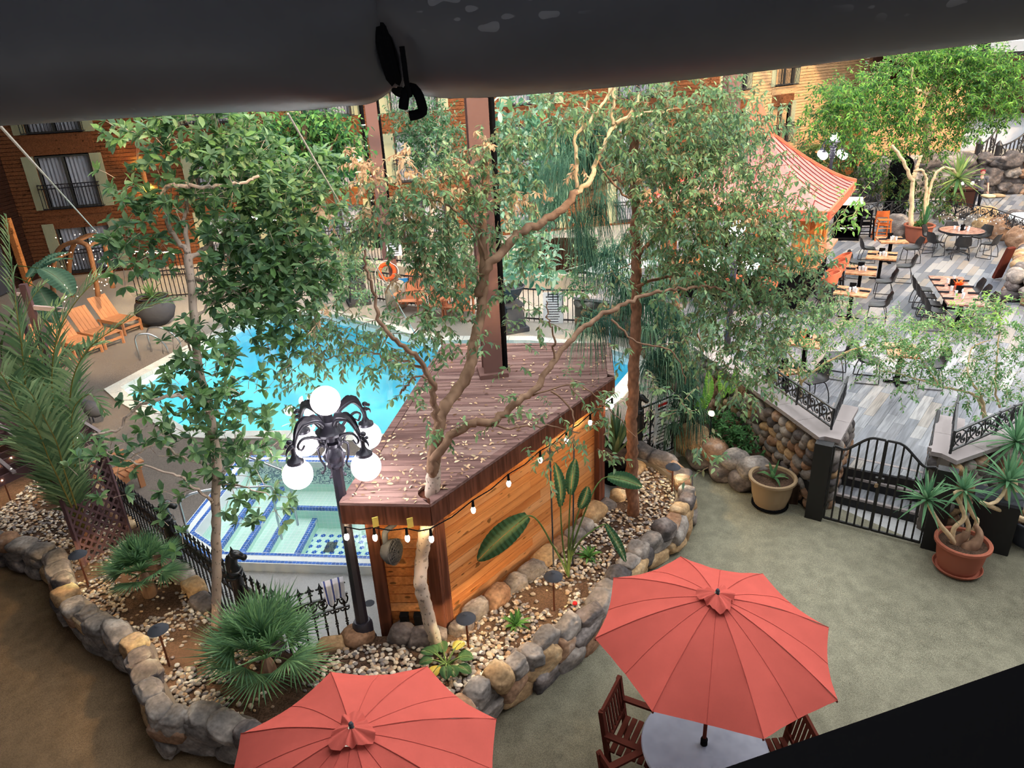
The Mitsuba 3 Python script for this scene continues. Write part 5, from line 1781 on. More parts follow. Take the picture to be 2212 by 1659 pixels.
def person(foot, face):
    t = thing('person', 'person with short reddish hair in a grey V-neck top behind the host stand', 'person')
    R = rz(face)
    X = lambda pts_: [(R @ np.array(p) + foot, q) for p, q in pts_]
    sk, cl = 'm_skin', 'm_tee'
    # body frame: x forward, y left
    bones = [[((0, 0, .92), (.11, .15, .1)), ((0, 0, 1.12), (.10, .135, .1))], [((0, 0, 1.12), (.10, .135, .1)), ((0, 0, 1.36), (.10, .165, .08))], [((0, 0, 1.36), (.08, .16, .06)), ((0, 0, 1.43), (.06, .08, .04))],
             [((0, 0, 1.42), .052), ((.015, 0, 1.52), .050)]]
    for s in (-1, 1):
        sh, el, wr = (0, s * .185, 1.385), (-.02, s * .27, 1.12), (.12, s * .30, .90)
        bones += [[((0, s * .10, 1.38), .06), (sh, .056)], [(sh, .054), (el, .042)], [(el, .041), (wr, .028)], [(wr, .026), ((.15, s * .305, .86), (.02, .036, .03))]]
        for k in range(4):
            b0 = np.array([.165, s * (.305 + (k - 1.5) * .019), .835])
            bones += [[(b0, .009), (b0 + [.028, 0, -.03], .0085)], [(b0 + [.028, 0, -.03], .0085), (b0 + [.03, 0, -.058 + .008 * abs(k - 1.3)], .007)]]
        b0 = np.array([.15, s * .262, .865])
        bones += [[(b0, .011), (b0 + [.03, -s * .012, -.03], .009)]]
        bones += [[((0, s * .085, .92), .10), ((0.01, s * .095, .5), .062)], [((0.01, s * .095, .5), .06), ((-.01, s * .095, .09), .042)], [((-.02, s * .095, .05), .045), ((.14, s * .10, .03), .032)]]
    v, f = skin([X(b) for b in bones])
    loc = (v - foot) @ R
    z = loc[:, 2]
    arm = np.abs(loc[:, 1]) > .21
    tee = (z > .86) & (z < 1.445 - .0 * z) & ~(arm & (z < 1.2)) & ~((loc[:, 0] > .02) & (np.abs(loc[:, 1]) < (z - 1.30) * .55))
    col = np.where(tee[:, None], lin(92, 92, 100), np.where((z < .93)[:, None] & (np.abs(loc[:, 1]) < .24)[:, None], lin(40, 40, 46), lin(214, 166, 146)))
    col = np.where((z < .07)[:, None], lin(30, 30, 32), col)
    part(t, 'body', M().add(v, f, col), 'm_vc_matte', True)
    hd = M()
    hv, hf = skin([X([((.02, 0, 1.60), (.085, .075, .10)), ((.035, 0, 1.55), (.06, .055, .06))]), X([((.105, 0, 1.585), (.014, .016, .02)), ((.09, 0, 1.61), .012)]), X([((.02, .078, 1.59), (.015, .01, .028))]), X([((.02, -.078, 1.59), (.015, .01, .028))])])
    loc = (hv - foot) @ R
    hc = np.broadcast_to(lin(218, 168, 148), hv.shape).copy()
    mo = (loc[:, 0] > .07) & (np.abs(loc[:, 2] - 1.535) < .009) & (np.abs(loc[:, 1]) < .028)
    hc[mo] = lin(160, 84, 80)
    hk = part(t, 'head', M().add(hv, hf, hc), 'm_vc_matte', True)
    ey_ = M()
    for s in (-1, 1):
        ey_.ico(R @ np.array([.093, s * .032, 1.605]) + foot, (.01, .013, .008), 1, col=lin(40, 34, 34))
    part(hk, 'eyes', ey_, 'm_vc', True)
    hh = M().ico(R @ np.array([-.005, 0, 1.635]) + foot, (.098, .088, .09), 2, .08, 2, 4)
    part(hk, 'hair', hh, 'm_hair', True)
    part(t, 'name_tag', M().box(R @ np.array([.115, -.08, 1.30]) + foot, (.012, .07, .03), face), 'm_white', label='small white name tag')


plain('m_hair', (142, 62, 62), .7, .2)
person(np.array([hp[0], hp[1], DECK_Z]), math.atan2(-hp[1], -hp[0]) + .1)

# tall dark carved column behind the rail (the black cactus-like figure) and the ornate gates on the white wall
p = P(1930, 478, DECK_Z)
t = thing('cactus_sculpture', 'tall black ribbed cactus-like sculpture behind the far rail', 'sculpture')
q_ = np.array([p[0] + .5, p[1] + 1.0, DECK_Z])
cs = M()
th = np.linspace(0, 2 * math.pi, 33)
zs = np.r_[np.linspace(0, 2.1, 14), 2.25, 2.36, 2.42]
rr = np.r_[np.full(14, .44), .36, .22, .03]
V = np.array([[(r0 * (1 - .13 * (k % 2))) * math.cos(a) * 1 + 0, (r0 * (1 - .13 * (k % 2))) * math.sin(a), z] for z, r0 in zip(zs, rr) for k, a in enumerate(th[:-1])]) + q_
n = 32
ii, jj = np.meshgrid(np.arange(len(zs) - 1), np.arange(n), indexing='ij')
cs.add(V, np.stack([ii * n + jj, ii * n + (jj + 1) % n, (ii + 1) * n + (jj + 1) % n, (ii + 1) * n + jj], -1).reshape(-1, 4))
part(t, 'trunk', cs, 'm_black', 30)
r_ = np.random.default_rng(3)
sp_ = M()
for i in range(150):
    a, z = r_.integers(16) * math.pi / 8, r_.uniform(.2, 2.2)
    e = np.array([math.cos(a), math.sin(a), 0])
    sp_.tube([q_ + e * .43 + [0, 0, z], q_ + e * .50 + [0, 0, z + .03]], [.012, .002], 4)
part(t, 'spines', sp_, 'm_steel', kind='stuff')
for i, (u0, u1, v0, v1) in enumerate(((2107, 2140, 290, 350), (2150, 2206, 295, 350))):
    a, b = Y(u0, v1, 35.5), Y(u1, v1, 36.2)
    h = Y(u0, v0, 35.5)[2] - a[2]
    t = thing('ornate_gate', ['ornate black iron gate leaf before the white wall, the left one', 'ornate black iron gate leaf before the white wall, the right one'][i], 'gate', 'ornate gates by the white wall')
    d_ = b - a
    d_[2] = 0
    L = np.linalg.norm(d_)
    g0 = np.array([a[0], a[1], a[2]])
    ang = math.atan2(d_[1], d_[0])
    topc = [g0 + d_ * x + [0, 0, h * (.62 + .5 * x ** 2)] for x in np.linspace(0, 1, 9)]
    part(t, 'top_rail', M().tube(topc, .04, 5), 'm_iron')
    part(t, 'bottom_rail', M().bar(g0, g0 + d_, .06, .08), 'm_iron')
    for x in np.linspace(0, 1, 8 if i else 5):
        part(t, 'bar', M().bar(g0 + d_ * x, g0 + d_ * x + [0, 0, h * (.62 + .5 * x ** 2)], .045, .045, up=(1, 0, 0)), 'm_iron')
    uu = scroll_unit(h * .6, L * .3, 4, .03)
    part(t, 'scroll', uu.ply('m_iron', 50), to_world=TW(g0 + [0, 0, .02], ang))
    part(t, 'scroll', uu.ply('m_iron', 50), to_world=TW(g0 + d_ * .68 + [0, 0, .3], ang))
    part(t, 'end_post', M().lathe([(.12, -.2), (.12, h * .62), (.16, h * .66), (.06, h * .8), (0, h * .85)], g0, 10), 'm_iron', 30)
# dark rock wall and terrace at the back right
rk = sg.LineString([Y(1862, 420, 33.5)[:2], Y(1960, 420, 34.5)[:2], Y(2060, 430, 35.0)[:2], Y(2240, 450, 34.0)[:2]])
t = thing('rock_face', 'dark rugged rock wall under the white wall at the far right', 'rock wall', kind='structure')
part(t, 'core', M().prism(rk.buffer(.5), 0, 2.0), 'm_stone_dark')
r_ = np.random.default_rng(12)
for z in (.6, 1.3, 1.9):
    s_ = .2
    while s_ < rk.length:
        L = r_.uniform(.6, 1.2)
        c = rk.interpolate(s_)
        part(t, 'rock', M().ico((c.x, c.y - .45, z + r_.uniform(-.1, .1)), (L * .6, .35, L * .45), 3, .45, 1.6, int(r_.integers(999)), R=rz(r_.uniform(-.3, .3))), ['m_stone_dark', 'm_stone_grey', 'm_stone_rust', 'm_stone_dark'][r_.integers(4)], True)
        s_ += L * .9
struct('terrace', M().prism(sg.Polygon([rk.coords[0], rk.coords[1], rk.coords[2], rk.coords[3], (34, 38), (20, 38)]), 0, 1.9), 'm_concrete', 'terrace behind the dark rock wall')
q_ = np.array([hp[0] - 4.8, hp[1] + 2.0, .0])
struct('wall_peach', M().box((*Y(1965, 330, 37.6)[:2], 3.0), (5.0, .2, 4.4)), 'm_peach', 'peach wall glimpsed through the far ficus') if plain('m_peach', (214, 150, 110), .8, .2) else None

# ------------------------------------------------------------------ plants
FICUS = (np.array([[0, 0, 0], [.32, .20, .05], [.32, -.20, .05], [.36, 0, -.02], [.68, .15, .03], [.68, -.15, .03], [.72, 0, -.03], [1, 0, -.10]]),
         np.array([[0, 3, 1], [0, 2, 3], [3, 4, 1], [3, 6, 4], [2, 5, 3], [3, 5, 6], [6, 7, 4], [5, 7, 6]]))
BROAD = (np.array([[0, 0, 0], [.28, .19, .05], [.28, -.19, .05], [.3, 0, -.02], [.68, .21, .04], [.68, -.21, .04], [.7, 0, -.04], [1, 0, -.10]]), FICUS[1])


def leaf_mesh(tpl, pos, d, up, size):
    """every leaf of a set: base points, directions, upward normals, lengths"""
    d = d / (np.linalg.norm(d, axis=1, keepdims=True) + 1e-9)
    s = np.cross(up, d)
    s /= np.linalg.norm(s, axis=1, keepdims=True) + 1e-9
    u = np.cross(d, s)
    V, F = tpl
    R = np.stack([d, s, u], 2)
    v = np.einsum('nij,kj->nki', R, V) * size[:, None, None] + pos[:, None]
    f = F[None] + (np.arange(len(pos)) * len(V))[:, None, None]
    return v, f.reshape(-1, 3)


def blob_points(blobs, r, per):
    out = []
    for b in blobs:
        u, v, rp_, y, n = b[:5]
        c = Y(u, v, y)
        rad = rp_ * ((c - EYE) @ FWD) / F_PX
        k = int(n)
        d = r.normal(0, 1, (k, 3))
        d /= np.linalg.norm(d, axis=1, keepdims=True)
        q = c + d * (r.uniform(0, 1, (k, 1)) ** .42) * rad * [1, 1.25, 1]
        out.append(np.c_[q, (q - c) / (rad + 1e-9)])
    return np.vstack(out)


def foliage(t, blobs, lsize, tpl, cols, nl=9, droop=.5, seed=1, ind=0, L=.28, twig='m_bark_brown', name='foliage', dens=1.0, whorl=False, up=0.25):
    r = np.random.default_rng(seed)
    q = blob_points([b[:4] + (b[4] * dens,) + b[5:] for b in blobs], r, nl)
    n = len(q)
    o, out = q[:, :3], q[:, 3:]
    d = out * .8 + r.normal(0, .55, (n, 3)) + [0, 0, up - droop * .5]
    d /= np.linalg.norm(d, axis=1, keepdims=True)
    Ls = L * r.uniform(.6, 1.3, n)
    tw = M()
    P_, D_, U_ = [], [], []
    for k in range(nl):
        f = np.full(n, .92) if whorl else np.full(n, (k + 1) / nl)
        pos = o + d * (Ls * f)[:, None] - np.array([0, 0, 1.0]) * (droop * .25 * Ls * f ** 2)[:, None]
        ref = np.cross(d, [0.1, 0.2, 1.0])
        ref /= np.linalg.norm(ref, axis=1, keepdims=True) + 1e-9
        ref2 = np.cross(d, ref)
        ang = (k * 2 * math.pi / nl if whorl else k * 2.4) + r.uniform(-.5, .5, n)
        side = ref * np.cos(ang)[:, None] + ref2 * np.sin(ang)[:, None]
        ld = side * .85 + d * .45 + r.normal(0, .18, (n, 3)) - np.array([0, 0, 1.0]) * droop
        P_.append(pos)
        D_.append(ld)
        U_.append(np.array([0, 0, 1.0]) + .5 * d + r.normal(0, .35, (n, 3)))
    pos, ld, upv = np.vstack(P_), np.vstack(D_), np.vstack(U_)
    N = len(pos)
    size = lsize * r.uniform(.65, 1.2, N)
    v, f = leaf_mesh(tpl, pos, ld, upv, size)
    cc = np.array([lin(c) for c in cols])[r.integers(0, len(cols), N)] * r.uniform(.75, 1.2, (N, 1))
    kv, kf = len(tpl[0]), len(tpl[1])
    dist = np.linalg.norm(pos - EYE, axis=1)
    uv = []
    order = np.argsort(dist / size)
    near = np.zeros(N, bool)
    near[order[:ind]] = True
    for j, i in enumerate(order[:ind]):
        part(t, 'leaf', M().add(v[i], tpl[1]), f'm_leaf_{(i * 7) % 4}', True)
    keep = ~near
    vv = v[keep].reshape(-1, 3)
    ff = (tpl[1][None] + (np.arange(keep.sum()) * kv)[:, None, None]).reshape(-1, 3)
    part(t, name, M().add(vv, ff, np.repeat(cc[keep], kv, 0)), 'm_leaf', True, kind='stuff')
    if twig:
        th = 3
        e = o + d * Ls[:, None] - np.array([0, 0, 1.0]) * (droop * .25 * Ls)[:, None]
        m_ = (o + e) / 2 + [0, 0, .01]
        a = np.cross(d, [.3, .5, .7])
        a /= np.linalg.norm(a, axis=1, keepdims=True)
        b = np.cross(d, a)
        rings = []
        for c_, rad in ((o, .0045), (m_, .0035), (e, .002)):
            for k in range(3):
                rings.append(c_ + (a * math.cos(k * 2.094) + b * math.sin(k * 2.094)) * rad)
        V = np.stack(rings, 1)
        fq = []
        for s_ in range(2):
            for k in range(3):
                fq.append([s_ * 3 + k, s_ * 3 + (k + 1) % 3, s_ * 3 + 3 + (k + 1) % 3, s_ * 3 + 3 + k])
        F = (np.array(fq)[None] + (np.arange(n) * 9)[:, None, None]).reshape(-1, 4)
        part(t, 'twigs', M().add(V.reshape(-1, 3), F), twig, kind='stuff')


def limb(t, pts, r0, r1, matn, name='branch', n=9, k=None, jit=.012, smooth=True):
    """pts: (u, v, y) along the branch"""
    p = np.array([Y(*q) for q in pts])
    k = k or max(10, 5 * len(pts))
    e = spline(p, k)
    r = np.random.default_rng(len(pts) * 7 + int(pts[0][0]))
    e[1:-1] += r.normal(0, jit, e[1:-1].shape)
    rad = np.linspace(r0, r1, k) * r.uniform(.92, 1.1, k)
    return part(t, name, M().tube(e, rad, n), matn, smooth)


GREENS = [(112, 146, 104), (136, 168, 116), (98, 130, 98), (160, 188, 140), (122, 154, 126)]
LIGHTG = [(120, 164, 108), (140, 180, 124), (98, 140, 92), (156, 192, 140)]
TAN = [(226, 194, 156), (212, 176, 140), (236, 208, 174), (196, 158, 126)]

# left tree: pale speckled trunk, umbrella leaves
t = thing('umbrella_tree', 'tall umbrella tree with a pale speckled trunk in the left planter', 'tree')
limb(t, [(466, 1352, 7.46), (468, 1200, 7.5), (466, 1080, 7.55), (465, 960, 7.6), (452, 880, 7.7), (430, 800, 7.8), (420, 700, 7.9), (412, 600, 8.0), (406, 548, 8.05)], .062, .045, 'm_bark_pale', 'trunk', 14, 50, .004)
for pts_, a, b in (([(406, 548, 8.05), (385, 520, 8.1), (362, 480, 8.2), (355, 440, 8.2), (352, 412, 8.25), (372, 400, 8.2), (430, 404, 8.2), (500, 398, 8.3), (560, 380, 8.4)], .03, .016),
                   ([(408, 560, 8.05), (450, 530, 8.3), (520, 480, 8.6), (580, 430, 8.8)], .028, .012), ([(408, 552, 8.05), (400, 480, 8.3), (420, 380, 8.5), (440, 310, 8.6)], .028, .01),
                   ([(410, 600, 8.0), (470, 610, 8.3), (540, 600, 8.6), (600, 590, 8.7)], .022, .01), ([(428, 790, 7.8), (405, 740, 7.7), (390, 720, 7.6)], .014, .008),
                   ([(462, 1010, 7.6), (400, 860 + 130, 7.3), (330, 960, 7.1), (280, 900 + 90, 7.0), (222, 970, 6.9)], .018, .008), ([(455, 900, 7.7), (400, 856, 7.4), (340, 862, 7.2), (280, 890, 7.1), (250, 930, 7.0), (200, 940, 6.9)], .028, .012),
                   ([(466, 1090, 7.55), (430, 1060, 7.3), (390, 1030, 7.1), (300, 1000, 7.0), (225, 975, 6.9)], .02, .008), ([(468, 1050, 7.55), (520, 1050, 7.3), (580, 1070, 7.2)], .014, .006), ([(420, 690, 7.9), (480, 640, 8.2), (530, 620, 8.4)], .016, .008)):
    limb(t, pts_, a, b, 'm_bark_pale')
UB = [(300, 285, 40, 8.4, 30), (350, 300, 55, 8.5, 55), (420, 290, 65, 8.6, 80), (490, 300, 60, 8.8, 70), (545, 330, 55, 8.9, 60), (500, 385, 50, 8.5, 50), (262, 400, 20, 8.2, 8), (290, 450, 34, 8.2, 24), (265, 500, 30, 8.1, 18), (320, 490, 36, 8.2, 26), (250, 560, 30, 8.1, 20), (330, 560, 34, 8.1, 24), (375, 440, 34, 8.3, 22), (440, 370, 50, 8.5, 46), (400, 480, 30, 8.2, 16),
      (560, 420, 60, 8.9, 80), (620, 400, 70, 9.1, 100), (690, 400, 55, 9.3, 70), (650, 480, 75, 9.1, 130), (560, 500, 70, 8.8, 110), (500, 470, 50, 8.6, 50), (480, 560, 55, 8.4, 60), (550, 590, 75, 8.6, 130), (630, 570, 75, 8.8, 130), (690, 560, 50, 9.0, 60), (610, 650, 70, 8.6, 100), (540, 670, 60, 8.4, 70), (490, 650, 40, 8.2, 34), (660, 640, 50, 8.8, 60), (640, 720, 50, 8.5, 46), (560, 740, 40, 8.3, 26),
      (430, 740, 40, 7.8, 26), (380, 770, 36, 7.6, 20), (460, 800, 46, 7.7, 34), (400, 830, 32, 7.5, 16), (300, 850, 30, 7.2, 12), (350, 900, 36, 7.3, 20), (440, 890, 44, 7.6, 36), (500, 900, 44, 7.6, 32), (540, 850, 34, 7.6, 20), (420, 950, 36, 7.4, 18), (330, 980, 34, 7.1, 14), (220, 990, 34, 6.9, 16), (180, 1030, 30, 6.8, 10), (240, 1060, 26, 6.8, 8), (390, 1060, 30, 7.2, 12), (500, 980, 46, 7.5, 32), (560, 1000, 44, 7.4, 30), (580, 1080, 38, 7.3, 22), (520, 1060, 34, 7.4, 16), (380, 1130, 18, 7.1, 5), (470, 1010, 40, 7.6, 26), (590, 930, 30, 7.6, 14), (385, 1190, 18, 7.0, 5), (560, 1130, 24, 7.2, 8)]
foliage(t, UB, .135, BROAD, GREENS + [(128, 168, 104)], nl=8, droop=.12, seed=5, ind=300, L=.20, whorl=True, dens=.56, up=.55, twig='m_bark_pale')

# ficus growing through the hut roof
t = thing('weeping_fig', 'big weeping fig whose trunk grows up through the plank roof', 'tree')
y0_ = P(945, 1396, .3)[1]
yh = P(932, 1062, RZ)[1]
limb(t, [(944, 1398, y0_), (925, 1330, y0_), (908, 1260, y0_ + .0), (912, 1200, yh - .02), (922, 1140, yh - .06), (930, 1100, yh), (934, 1062, yh), (938, 1000, yh + .05)], .078, .085, 'm_bark_pale', 'trunk', 14, 46, .006)
limb(t, [(934, 1020, yh), (942, 960, 7.3), (955, 889, 7.5), (985, 846, 7.7), (1015, 795, 7.9), (1024, 740, 8.1), (1038, 690, 8.3), (1045, 600, 8.5), (1042, 480, 8.7), (1048, 390, 8.9), (1052, 310, 9.0)], .075, .042, 'm_bark_brown', 'trunk', 12, 60, .006)
for pts_, a, b in (([(950, 960, 7.3), (944, 905, 7.3), (937, 840, 7.3), (915, 795, 7.3), (877, 750, 7.3), (841, 722, 7.3), (821, 697, 7.35), (803, 623, 7.5), (793, 585, 7.55), (788, 540, 7.6)], .042, .012),
                   ([(935, 1030, yh), (936, 1000, 7.15), (978, 942, 7.25), (1021, 914, 7.3), (1061, 914, 7.35), (1100, 882, 7.45), (1153, 843, 7.6), (1190, 790, 7.8), (1226, 742, 8.0), (1264, 707, 8.1), (1302, 681, 8.2), (1353, 654, 8.4), (1420, 632, 8.6), (1500, 620, 8.8), (1590, 640, 9.0)], .055, .012),
                   ([(1035, 640, 8.4), (1060, 570, 8.4), (1100, 527, 8.5), (1125, 502, 8.6), (1176, 477, 8.7), (1214, 449, 8.8), (1245, 415, 8.9)], .056, .046), ([(1240, 420, 8.9), (1277, 383, 9.0), (1287, 355, 9.1), (1302, 322, 9.1), (1325, 272, 9.2), (1348, 259, 9.2), (1380, 200, 9.3)], .036, .014),
                   ([(1247, 405, 8.9), (1243, 350, 8.9), (1243, 297, 8.95), (1272, 264, 9.0), (1320, 196, 9.1), (1345, 160, 9.1)], .026, .012), ([(1325, 270, 9.2), (1323, 230, 9.2), (1326, 180, 9.2)], .02, .012), ([(1243, 297, 8.95), (1262, 250, 9.0), (1268, 205, 9.0)], .014, .008),
                   ([(915, 795, 7.3), (870, 780, 7.5), (830, 775, 7.8), (780, 760, 8.0), (720, 770, 8.0), (680, 800, 8.0)], .016, .005), ([(865, 850, 7.2), (880, 830, 7.2), (900, 815, 7.25), (935, 826, 7.3)], .012, .009), ([(1170, 1000, 7.2), (1240, 900, 7.3), (1190, 845, 7.5)], .006, .012),
                   ([(1198, 775, 7.8), (1196, 730, 7.8), (1185, 690, 7.8), (1180, 650, 7.8)], .014, .006), ([(1048, 560, 8.5), (1000, 470, 8.5), (930, 430, 8.5), (850, 440, 8.5)], .018, .008), ([(1320, 690, 8.2), (1380, 740, 8.0), (1450, 760, 8.0), (1480, 830, 8.0)], .014, .005), ([(1290, 345, 9.1), (1350, 420, 9.2), (1440, 470, 9.3), (1520, 480, 9.4)], .016, .006), ([(1330, 265, 9.2), (1420, 240, 9.6), (1500, 230, 9.8)], .016, .006),
                   ([(1061, 914, 7.35), (1100, 925, 7.3), (1160, 920, 7.3), (1250, 935, 7.3)], .014, .006), ([(1150, 855, 7.6), (1240, 830, 7.6), (1300, 870, 7.5), (1380, 960, 7.4)], .01, .004), ([(1038, 700, 8.3), (990, 690, 8.1), (930, 690, 8.0), (880, 740, 7.9)], .012, .005)):
    limb(t, pts_, a, b, 'm_bark_tan' if pts_[-1][1] < 300 else 'm_bark_brown')  # upper limbs get the paler bark: sunlight put into their colour
FB = [(700, 740, 44, 8.0, 34), (760, 735, 50, 8.0, 48), (820, 760, 46, 8.0, 42), (650, 790, 36, 8.0, 18), (690, 690, 44, 8.0, 36), (660, 850, 34, 8.0, 12), (620, 880, 26, 8.0, 8), (870, 790, 30, 7.2, 14), (880, 850, 22, 7.2, 8), (900, 690, 44, 7.7, 36), (960, 690, 40, 7.8, 26), (830, 705, 30, 7.5, 14), (1010, 750, 30, 7.9, 12), (960, 760, 30, 7.7, 10),
      (760, 610, 26, 7.7, 9), (885, 650, 26, 7.9, 8), (950, 600, 46, 8.2, 34), (1010, 610, 44, 8.4, 36), (910, 520, 50, 8.3, 60), (970, 520, 66, 8.4, 100), (820, 490, 44, 8.3, 30), (770, 480, 44, 8.4, 40), (880, 450, 60, 8.4, 74), (960, 430, 60, 8.6, 76), (820, 420, 46, 8.5, 36), (1010, 400, 46, 8.8, 50), (940, 350, 40, 8.7, 24), (1060, 470, 44, 8.7, 44), (1040, 330, 40, 8.9, 34), (1100, 290, 40, 9.0, 36), (1110, 400, 44, 8.9, 40), (1150, 540, 40, 8.6, 26), (1080, 640, 40, 8.4, 22), (1110, 720, 30, 8.0, 8), (1160, 690, 30, 7.9, 10), (1120, 800, 20, 7.6, 4),
      (1180, 250, 50, 9.2, 60), (1250, 240, 40, 9.2, 36), (1330, 330, 44, 9.2, 44), (1380, 230, 60, 9.5, 90), (1460, 220, 60, 9.8, 90), (1540, 220, 56, 10, 80), (1600, 240, 50, 10.2, 60), (1650, 270, 40, 10.3, 36), (1690, 250, 26, 10.3, 10), (1400, 310, 70, 9.5, 120), (1490, 310, 70, 9.8, 130), (1570, 320, 64, 10, 110), (1640, 340, 50, 10.2, 60), (1430, 400, 70, 9.4, 120), (1520, 400, 74, 9.6, 140), (1600, 410, 64, 9.8, 110), (1670, 420, 50, 10, 60), (1730, 430, 34, 10, 24), (1400, 480, 56, 9.2, 70), (1480, 490, 74, 9.4, 140), (1570, 490, 76, 9.5, 150), (1650, 500, 64, 9.7, 110), (1720, 510, 48, 9.8, 56), (1800, 470, 24, 9.8, 10), (1500, 580, 70, 9.2, 110), (1590, 580, 76, 9.3, 150), (1670, 590, 66, 9.4, 110), (1740, 580, 46, 9.5, 50), (1440, 620, 44, 8.9, 30), (1560, 670, 70, 9.1, 100), (1640, 680, 66, 9.2, 100), (1710, 670, 50, 9.3, 56), (1770, 650, 38, 9.4, 28), (1600, 750, 60, 8.9, 60), (1540, 770, 46, 8.7, 34), (1660, 760, 46, 8.9, 40), (1470, 720, 44, 8.5, 26), (1580, 830, 40, 8.5, 24), (1640, 830, 40, 8.6, 26),
      (1240, 820, 24, 7.6, 8), (1280, 860, 22, 7.5, 7), (1300, 900, 24, 7.4, 8), (1250, 930, 28, 7.3, 10), (1190, 960, 24, 7.2, 7), (1160, 1000, 22, 7.2, 6), (1285, 980, 24, 7.3, 7), (1200, 890, 22, 7.3, 6), (1400, 850, 28, 7.7, 9), (1480, 880, 30, 7.7, 10), (1500, 960, 24, 7.5, 7), (1540, 1000, 22, 7.4, 5), (960, 930, 24, 7.2, 9), (925, 890, 22, 7.3, 6), (1100, 905, 20, 7.3, 5), (1130, 870, 20, 7.5, 5), (1340, 760, 26, 8.0, 8), (1330, 600, 34, 8.6, 16), (1240, 640, 30, 8.4, 10)]
foliage(t, FB, .088, FICUS, GREENS + [(128, 130, 96)], nl=10, droop=.75, seed=8, ind=300, L=.26, dens=.6)
DRY = [(870, 345, 30, 8.5, 14), (805, 355, 22, 8.5, 8), (900, 400, 40, 8.5, 18), (960, 400, 34, 8.6, 12), (790, 380, 30, 8.4, 10), (1010, 350, 26, 8.8, 9), (1040, 300, 20, 8.9, 5), (1100, 430, 30, 8.8, 10), (1170, 420, 26, 8.8, 6), (870, 470, 34, 8.3, 10), (800, 460, 26, 8.3, 7), (1250, 360, 20, 9, 6), (1500, 430, 40, 9.2, 8), (1620, 450, 40, 9.4, 8), (1400, 420, 30, 9.2, 8), (760, 340, 20, 8.6, 5), (690, 680, 14, 7.2, 3), (700, 450, 20, 8.4, 5), (930, 560, 26, 8.2, 5), (860, 600, 24, 8, 4)]
foliage(t, DRY, .075, FICUS, TAN, nl=9, droop=.9, seed=9, ind=0, L=.16, name='dry_leaves')

# fallen leaves on the hut roof
r = np.random.default_rng(31)
fl_ = M()
pts_ = []
while len(pts_) < 560:
    q = np.array([r.uniform(roof.bounds[0], roof.bounds[2]), r.uniform(roof.bounds[1], roof.bounds[3])])
    if roof.buffer(-.05).contains(sg.Point(q)) and r.uniform() < math.exp(-max(0, (q[1] - 8.3)) * .75) + .06:
        pts_.append(q)
pts_ = np.array(pts_)
a = r.uniform(0, 6.28, len(pts_))
dv = np.stack([np.cos(a), np.sin(a), r.uniform(-.1, .35, len(a))], 1)
v, f = leaf_mesh(FICUS, np.c_[pts_, np.full(len(pts_), RZ + .012)], dv, np.array([[0, 0, 1.0]]) + r.normal(0, .5, (len(a), 3)), r.uniform(.04, .085, len(a)))
v[:, :, 2] = np.maximum(v[:, :, 2], RZ + .002)
cols_ = np.array([lin(c) for c in TAN + [(150, 120, 96), (190, 170, 140)]])[r.integers(0, 6, len(a))]
one('fallen_leaves', M().add(v.reshape(-1, 3), f, np.repeat(cols_, 8, 0)), 'm_vc_matte', 'curled tan leaves scattered over the plank roof', 'fallen leaves', smooth=True, kind='stuff')

# red-barked tree at the right end of the planter
t = thing('red_bark_tree', 'tree with flaky reddish bark rising from the pebbles at the right end of the planter', 'tree')
yb = P(1367, 1112, .3)[1]
limb(t, [(1367, 1116, yb), (1366, 1040, yb), (1365, 960, yb), (1366, 880, yb + .05), (1370, 780, yb + .1), (1374, 680, yb + .15), (1374, 560, yb + .2), (1372, 430, yb + .3), (1368, 330, yb + .4), (1372, 200, yb + .5)], .098, .055, 'm_bark_red', 'trunk', 14, 70, .012)
for pts_, a, b in (([(1374, 560, 9.7), (1420, 500, 9.8), (1470, 420, 10), (1500, 330, 10.1)], .03, .012), ([(1372, 430, 9.8), (1330, 380, 10), (1290, 300, 10.2)], .03, .012), ([(1374, 620, 9.7), (1440, 600, 9.9), (1520, 600, 10.2)], .025, .01)):
    limb(t, pts_, a, b, 'm_bark_red')
foliage(t, [(1360, 260, 60, 10.2, 50), (1430, 330, 60, 10.3, 50), (1300, 290, 50, 10.4, 34), (1500, 300, 60, 10.4, 50), (1470, 440, 60, 10.3, 50), (1540, 560, 60, 10.3, 50), (1400, 560, 40, 10, 20)], .085, FICUS, [(92, 120, 84), (112, 140, 94), (80, 106, 76)], nl=10, droop=.6, seed=14, L=.26, twig='m_bark_red', dens=.55)

